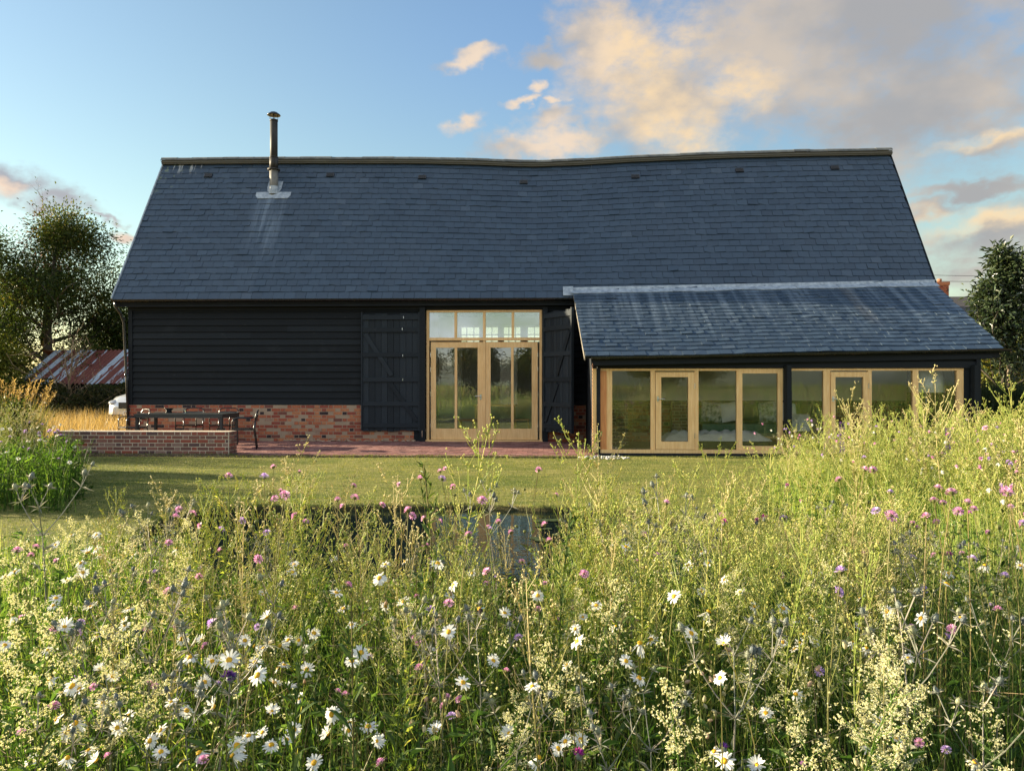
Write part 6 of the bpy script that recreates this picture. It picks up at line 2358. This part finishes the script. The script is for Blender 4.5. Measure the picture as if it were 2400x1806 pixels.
# tall single weeds that break the line of the meadow: (pixel column in the photo became x), height
for x, y, h, lab in ((-.44, 3.55, 1.13, 'tallest branching yellow-green weed in front of the glazed barn doors'), (-1.33, 3.9, .98, 'branching weed with pale stems left of the pond reflection of the doors'),
                     (.22, 3.7, 1.10, 'tall branching weed in front of the rain chain'), (.36, 3.75, 1.05, 'tall branching weed just right of the rain chain'), (1.02, 4.3, .99, 'pale branching weed in front of the middle lean-to window'),
                     (1.38, 4.6, .97, 'pale branching weed in front of the shaped black post'), (-1.30, 3.3, .84, 'bushy bright weed standing before the left of the pond'), (-1.12, 3.1, .80, 'bright weed before the pond, beside the bushier one'),
                     (3.42, 6.6, 1.38, 'tallest weed in the raised bed, before the lamp shade'), (4.15, 7.0, 1.36, 'tall feathery weed before the right corner post'), (3.7, 7.6, 1.22, 'tall weed in the raised bed between the lamp and the corner post'),
                     (2.72, 6.8, 1.24, 'tall weed in the raised bed before the second lean-to door'), (2.35, 6.6, 1.02, 'slim pale weed at the left foot of the raised bed'), (4.85, 8.2, 1.16, 'tall weed at the far right of the raised bed')):
    put_weed(x, y, h, lab, 'tall weeds breaking the top of the meadow')

for k in range(17):
    y = random.uniform(2.7, 4.7)
    x = (random.uniform(-.42, -.10) - .04) * y
    put_weed(x, y, min(random.uniform(.62, .98), 1.36 - .13 * y), 'branching weed standing before the dark water of the pond', 'weeds before the pond')
k = 0
while k < 245:
    if random.random() < .44:
        y = random.uniform(2.3, 5.3)
        x = random.uniform(-.55, .52) * y - .04 * y
        u = x / y + .04
        h = random.uniform(.58, .80) if u < .05 else random.uniform(.66, .92)
        if y < 3.0 and random.random() < .55:
            continue
        if u < -.12 and random.random() < .5:
            continue
        if y > 3.2 and -.34 < u < .04 and random.random() < .66:
            continue
    else:
        y = random.uniform(4.5, 9.1)
        x = random.uniform(2.5, 6.2)
        h = random.uniform(.85, 1.14) * min(1, .55 + (x - 2.4) * .6)
        if x / y + .04 > .72:
            continue
    if not in_meadow(np.array(x), np.array(y)):
        continue
    h = min(h, float(hcap(x, y)) + (random.uniform(.1, .5) if x / y < .01 else random.uniform(.05, .33)))
    zo = zone(x, y)
    put_weed(x, y, h, 'branching yellow-green weed with small buds ' + zo, 'branching weeds ' + zo)
    k += 1


def px_dir(x, y):
    return x / y + .04


def put_ery(x, y, h, lab, grp):
    st_, heads = ERY[random.randrange(7)]
    a = random.uniform(0, 6.28)
    o = empty('sea_holly', (x, y, float(ground_z(np.array(x), np.array(y)))), a, lab, 'sea holly', grp)
    s = h / .84
    o.scale = (s, s, s)
    link(st_, 'stem', o)
    for c, d, q in heads:
        link(random.choice(CONES), 'seed_head', o, tuple(c), Vector(d).to_track_quat('Z', 'Y').to_euler(), q)


for (u, y, h, lab) in ((-.632, 3.7, .99, 'branching sea holly at the left edge with its heads against the lawn'), (-.485, 2.35, .80, 'dark stemmed sea holly left of the daisy group'), (-.47, 1.95, .62, 'sea holly with a blue cone at the front edge on the left'),
                       (-.10, 2.35, .72, 'sea holly with grey cones below the bumblebee'), (.0, 2.1, .58, 'V shaped silver sea holly low in the middle'), (.285, 2.1, .72, 'silver sea holly with long V branches on the right'),
                       (.50, 2.15, .80, 'tall bleached sea holly at the right'), (.12, 2.0, .58, 'dry brownish sea holly right of the magenta knapweed'), (-.02, 4.2, .86, 'purple-grey sea holly against the pond'),
                       (.60, 1.95, .68, 'sea holly at the right edge of the front row'), (.19, 3.9, .92, 'pale sea holly before the lean-to door'), (-.36, 2.5, .70, 'sea holly behind the oxeye daisies on the left')):
    put_ery((u - .04) * y, y, h, lab, 'sea hollies that stand out')
for k in range(27):
    y = random.uniform(1.85, 4.8)
    u = random.choice((random.uniform(-.66, -.30), random.uniform(-.66, .66), random.uniform(.12, .66)))
    x = (u - .04) * y
    zo = zone(x, y)
    put_ery(x, y, min(random.uniform(.5, .8), float(hcap(x, y)) + random.uniform(.1, .35)), 'grey-green sea holly with cone heads ' + zo, 'sea hollies ' + zo)
k = 0
while k < 62:
    y = random.choice((random.uniform(1.75, 2.3), random.uniform(2.3, 5.0), random.uniform(2.6, 5.0)))
    u = random.choice((random.uniform(-.66, -.40), random.uniform(.0, .66), random.uniform(.2, .66), random.uniform(-.66, .66)))
    x = (u - .04) * y
    if y < 2.6 and -.34 < u < -.1:
        continue
    zo = zone(x, y)
    o = empty('bedstraw', (x, y, float(ground_z(np.array(x), np.array(y)))), random.uniform(0, 6.28), 'cream bedstraw with clustered tiny flowers ' + zo, 'bedstraw', 'cream bedstraw ' + zo)
    st_, fl = random.choice(CREAM)
    s = min(random.uniform(.72, 1.12), float(hcap(x, y)) / .66 + random.uniform(.0, .25))
    o.scale = (s, s, s)
    link(st_, 'stem', o)
    tag(link(fl, 'florets', o), kind='stuff')
    k += 1
for (u, y, h, lab) in ((-.285, 1.75, .80, 'tall leafy green stem among the oxeye daisies'), (-.215, 1.72, .86, 'tall leafy reddish stem right of the oxeye daisies'), (-.40, 1.72, .62, 'leafy green stem at the front edge left of the daisies'),
                       (-.335, 1.66, .50, 'short leafy stem at the front edge under the daisies'), (-.24, 1.6, .45, 'short leafy stem at the front edge right of the daisies'), (-.115, 2.9, 1.06, 'tall leafy stem with reddish base before the pond'),
                       (.06, 2.6, .92, 'leafy reddish stem near the middle of the pond edge'), (.155, 2.3, .74, 'leafy green stem right of the middle'), (.23, 1.75, .52, 'leafy stem at the front edge right of the knapweed'), (.40, 1.8, .55, 'grey-green leafy stem at the front edge on the right'),
                       (.33, 1.7, .5, 'leafy stem between the front daisies on the right')):
    o = bpy.data.objects.new('leafy_stem', LEAFY[random.randrange(4)])
    COL.objects.link(o)
    o.location = ((u - .04) * y, y, 0)
    o.scale = (h * 1.1, h * 1.1, h)
    o.rotation_euler = (0, 0, random.uniform(0, 6.28))
    tag(o, lab, 'leafy plant', 'leafy stems of the front row')
for k in range(26):
    y = random.uniform(1.6, 3.0)
    u = random.choice((random.uniform(-.42, .10), random.uniform(-.66, .66)))
    o = bpy.data.objects.new('leafy_stem', LEAFY[random.randrange(4)])
    COL.objects.link(o)
    x = (u - .04) * y
    h = random.uniform(.36, .62)
    o.location = (x, y, 0)
    o.scale = (h * 1.5, h * 1.5, h)
    o.rotation_euler = (random.gauss(0, .08), random.gauss(0, .08), random.uniform(0, 6.28))
    zo = zone(x, y)
    tag(o, 'low leafy stem with broad willow-like leaves ' + zo, 'leafy plant', 'low leafy stems ' + zo)
for k in range(15):
    y = random.uniform(1.7, 3.2)
    u = random.uniform(-.3, .6)
    x = (u - .04) * y
    zo = zone(x, y)
    o = empty('bladder_campion', (x, y, 0), random.uniform(0, 6.28), 'bladder campion with pale swollen pods ' + zo, 'campion', 'bladder campions ' + zo)
    st_, pd = random.choice(CAMP)
    s = random.uniform(.75, 1.05)
    o.scale = (s, s, s)
    link(st_, 'stem', o)
    for e in pd:
        link(random.choice(PODS), 'seed_pod', o, e, (random.gauss(0, .6), random.gauss(0, .6), 0))

# purple loosestrife spike in the raised bed
for (x, y, h, lab) in ((3.55, 6.9, .98, 'purple loosestrife spike in the raised bed below the lamp'), (2.75, 7.2, 1.02, 'faded purple loosestrife spike left in the raised bed')):
    o = empty('loosestrife', (x, y, 0), 0, lab, 'loosestrife')
    mb = MB()
    mb.tube([(0, 0, 0), (.01, 0, h * .6), (0, .01, h)], [.004, .003, .0015], 4, cap=False)
    mb.build('stem', M['stem'], o, local=True)
    mb = MB()
    n = 150
    t = rng.uniform(.72, 1.0, n)
    a = rng.uniform(0, 6.28, n)
    P = np.stack([.012 * np.cos(a), .012 * np.sin(a), h * t], -1)
    cards(mb, P, np.stack([np.cos(a), np.sin(a), .5 + 0 * a], -1), .018, .009)
    mb.build('flower_spike', M['violet'], o, local=True)

# the rest of the meadow flowers, too small and many to count
mb = MB()
P = scatter(3900, -4.2, 6.6, 1.7, 9.2, in_meadow)
n = len(P)
P[:, 2] += np.minimum(rng.uniform(.35, .85, n) * np.where(P[:, 0] > 2.8, 1.12, 1), hcap(P[:, 0], P[:, 1]) * rng.uniform(.7, 1.0, n))
sub = rng.integers(4, 9, n)
Pd = np.repeat(P, sub, 0) + rng.normal(0, .012, (sub.sum(), 3))
Pd = np.repeat(Pd, 2, 0)
cards(mb, Pd, rng.normal(0, 1, Pd.shape) + UP * .4, rng.uniform(.004, .009, len(Pd)), .005, rng.random(len(Pd)), 0)
P = scatter(420, 2.4, 6.4, 4.2, 9.2, in_meadow)
P[:, 2] += rng.uniform(.6, 1.0, len(P))
for i, m_ in ((0, 1), (1, 2), (2, 3)):
    Q_ = P[i::3]
    Pd = np.repeat(Q_, 22, 0)
    D = unit(rng.normal(0, 1, Pd.shape) + np.array((0, 0, .5)))
    cards(mb, Pd, D, .016, .008, None, m_)
tag(mb.build('flower_specks', [M['cream'], M['pink'], M['lilac'], M['petal']]), 'countless small cream, pink and white blossoms scattered through the meadow', 'flowers', kind='stuff')

# left flower bed
mb = MB()
n = 6500
P = np.stack([rng.uniform(-10.4, -4.8, n), rng.uniform(8.0, 11.2, n), np.zeros(n)], -1)
k_ = P[:, 0] < -.35 - .585 * P[:, 1] + .14 * np.sin(P[:, 1] * 5)
P = P[k_]
n = len(P)
blades(mb, P, rng.uniform(.25, .85, n), rng.uniform(.006, .013, n), rng.uniform(.05, .4, n), np.clip(rng.normal(.38, .2, n), 0, 1))
k2 = rng.random(n) < .9
Q_ = P[k2]
Q_ = np.repeat(Q_, 3, 0)
Q_[:, 2] = rng.random(len(Q_)) ** 1.2 * .6
Q_[:, :2] += rng.normal(0, .05, (len(Q_), 2))
cards(mb, Q_, unit(rng.normal(0, 1, Q_.shape) + UP * .6), rng.uniform(.05, .10, len(Q_)), rng.uniform(.012, .028, len(Q_)), np.clip(rng.normal(.3, .15, len(Q_)), 0, 1))
tag(mb.build('left_bed_foliage', M['meadow']), 'green stems and leaves of the flower bed on the left of the lawn', 'foliage', kind='stuff')
for k in range(60):
    while True:
        x, y = random.uniform(-8.6, -4.8), random.uniform(8.0, 11.0)
        if x < -.35 - .585 * y and x / y + .04 > -.69:
            break
    z = random.uniform(.42, .86)
    kind_ = random.random()
    a = random.uniform(0, 6.28)
    t = random.uniform(.2, 1.0)
    rot = (t * math.cos(a), t * math.sin(a), 0)
    if kind_ < .5:
        o = empty('oxeye_daisy', (x, y, 0), a, 'white oxeye daisy in the bed left of the lawn', 'daisy', 'oxeye daisies in the bed left of the lawn')
        v = random.randrange(6)
        link(DST[v], 'stem', o, sc=(1.4, 1.4, z))
        for me, nm in zip(DH[v], ('petals', 'flower_disc', 'calyx')):
            link(me, nm, o, (0, 0, z), rot, 1.15)
    else:
        o = empty('field_scabious', (x, y, 0), a, 'lilac scabious in the bed left of the lawn', 'scabious', 'lilac scabious in the bed left of the lawn')
        link(SST[random.randrange(6)], 'stem', o, sc=(1.4, 1.4, z))
        for me, nm in zip(random.choice(SHL), ('florets', 'calyx')):
            link(me, nm, o, (0, 0, z), rot, 1.25)
for k in range(26):
    y = random.uniform(9.0, 11.4)
    x = -.75 - .6 * y - random.uniform(0, 1.0)
    put_weed(x, y, random.uniform(.7, 1.05), 'branching weed in the bed left of the lawn', 'weeds in the bed left of the lawn')

# ----------------------------------------------------------------- lily pads
M['pad'] = leafmat('lily_pad', [(0, (.03, .05, .018)), (1, (.075, .10, .035))], .1, .35, spec=.5)
a = np.linspace(.25, 2 * math.pi - .25, 15)
v = np.vstack([[(0, 0, 0)], np.stack([np.cos(a), np.sin(a), .02 * np.sin(a * 3)], -1)])
pad = MB()
pad.add(v, None, [[0, i, i + 1] for i in range(1, 15)])
pad.add(v - np.array((0, 0, .04)), None, [[0, i + 1, i] for i in range(1, 15)])
pad_me = pad.mesh('lily_pad', M['pad'])
k = 0
while k < 34:
    x, y = random.uniform(-.1, 1.4), random.uniform(5.9, 8.4)
    if pond_sd(np.array(x), np.array(y)) > -.15:
        continue
    o = bpy.data.objects.new('lily_pad', pad_me)
    COL.objects.link(o)
    o.location = (x, y, -.071 + k * .0002)
    s = random.uniform(.04, .09)
    o.scale = (s, s, s)
    o.rotation_euler = (0, 0, random.uniform(0, 6.28))
    tag(o, 'small green lily pad floating on the right of the pond', 'lily pad', 'lily pads on the pond')
    k += 1

# ----------------------------------------------------------------- bumblebee on a sea holly
bx, by = (-.0415 - .04) * 2.42, 2.42
bz = 1.36 - (1432 - 905) / 1805 * 2.42
M['fur_orange'] = simple('orange_fur', (.55, .26, .02), (.70, .38, .04), 400, .95, bump=.6)
M['fur_dark'] = simple('dark_fur', (.012, .006, .008), (.03, .012, .014), 400, .95, bump=.6)
M['wing'] = make_glass('bee_wing', .08, (.75, .68, .6))
bee = empty('bumblebee', (bx, by, bz), rad(25), 'orange and black bumblebee feeding on a sea holly in mid meadow', 'bumblebee')
mb = MB()
v = []
t = MB()
prof = [(.0004, -.0135), (.0040, -.0115), (.0066, -.007), (.0074, -.002), (.0066, .001), (.0070, .005), (.0062, .009), (.0042, .0108), (.0040, .0125), (.0030, .0146), (.0004, .0156)]
t.lathe(prof, (0, 0, 0), 14)
vv = t.V[0] @ np.array(Euler((rad(-60), 0, 0)).to_matrix()).T
cz = np.repeat([q[1] for q in prof], 14)
fq = t.Q[0][0]
mi = np.where((cz[fq[:, 0]] > -.001) & (cz[fq[:, 0]] < .0095), 1, 0)
for m_ in (0, 1):
    mb.add(vv, fq[mi == m_], mi=m_)
mb.build('body', [M['fur_dark'], M['fur_orange']], bee, True, local=True)
for s in (-1, 1):
    mb = MB()
    aa = np.linspace(0, 2 * math.pi, 12, endpoint=False)
    w = np.stack([s * (.0075 + .0065 * np.cos(aa)), -.003 + .003 * np.sin(aa) - .003 * np.cos(aa), .0065 + .001 * np.cos(aa)], -1)
    mb.add(np.vstack([w, w + (0, 0, .0002)]), None, [[0, k, k + 1] for k in range(1, 11)] + [[12, 12 + k + 1, 12 + k] for k in range(1, 11)])
    mb.build('wing', M['wing'], bee, local=True)
    for q_ in (-.002, .002, .006):
        mb = MB()
        mb.tube([(s * .004, q_, -.003), (s * .0095, q_ + .001, -.003), (s * .0105, q_ + .002, -.0095)], [.0008, .0007, .0004], 5)
        mb.build('leg', M['fur_dark'], bee, local=True)
put_ery(bx + .01, by + .0, bz / .97, 'sea holly whose top cone carries the bumblebee', 'sea holly under the bee')

# ----------------------------------------------------------------- dead stalks, bank rushes and a ragged lawn edge
M['dead'] = leafmat('dead_stalks', [(0, (.16, .11, .06)), (.5, (.30, .22, .12)), (1, (.42, .33, .20))], .2, tint=(1, 1, .8))
mb = MB()
P = scatter(1500, -4.2, 6.6, 1.4, 9.2, in_meadow)
n = len(P)
H = np.minimum(rng.uniform(.3, .8, n), hcap(P[:, 0], P[:, 1]) * 1.15 + .05)
blades(mb, P, H, rng.uniform(.002, .0045, n), rng.uniform(.1, 1.1, n), rng.random(n), droop=.5, seg=4)
P = scatter(900, -4.2, 6.6, 1.4, 9.2, in_meadow)      # broken stems lying across the others
for p in P:
    h = min(rng.uniform(.15, .55), float(hcap(p[0], p[1])))
    a = rng.uniform(0, 6.28)
    L = rng.uniform(.12, .4)
    k_ = p + np.array((rng.normal(0, .02), rng.normal(0, .02), h))
    e = k_ + np.array((math.cos(a) * L, math.sin(a) * L, rng.uniform(-.5, .35) * L))
    mb.tube([p, k_, e], [.0018, .0014, .0008], 3, r=rng.random(), cap=False)
tag(mb.build('dead_stalks', M['dead']), 'dry broken stalks leaning through the meadow', 'dry stems', kind='stuff')

mb = MB()
n = 9000
x, y = rng.uniform(-4.8, 2.2, n), rng.uniform(5.0, 9.4, n)
s_ = pond_sd(x, y)
k_ = (s_ > -.10) & (s_ < .06) & (rng.random(n) < .35 + .65 * (np.sin(x * 3.1) + np.sin(y * 4.3) > .3))
P = np.stack([x[k_], y[k_], ground_z(x[k_], y[k_]) - .01], -1)
n = len(P)
blades(mb, P, rng.uniform(.05, .13, n), rng.uniform(.004, .008, n), rng.uniform(.2, 1.0, n), rng.uniform(0, .6, n))
x = rng.uniform(-6.1, 1.0, 2600)
y = 14.80 + rng.normal(0, .035, 2600) - .02
P = np.stack([x, y, np.zeros(2600)], -1)
P = P[rng.random(2600) < .35 + .6 * (np.sin(x * 5) + np.sin(x * 13) > .2)]
n = len(P)
blades(mb, P, rng.uniform(.02, .055, n), rng.uniform(.004, .007, n), rng.uniform(.2, 1.0, n), rng.uniform(0, .7, n), seg=2)
x = rng.uniform(-9.75, -6.1, 900)
P = np.stack([x, 14.93 + rng.normal(0, .02, 900), np.zeros(900)], -1)
blades(mb, P, rng.uniform(.02, .07, 900), rng.uniform(.004, .007, 900), rng.uniform(.2, 1.0, 900), rng.uniform(0, .7, 900), seg=2)
tag(mb.build('edge_grass', M['lawngrass']), 'ragged grass along the pond bank, the terrace edge and the foot of the low wall', 'grass', kind='stuff')
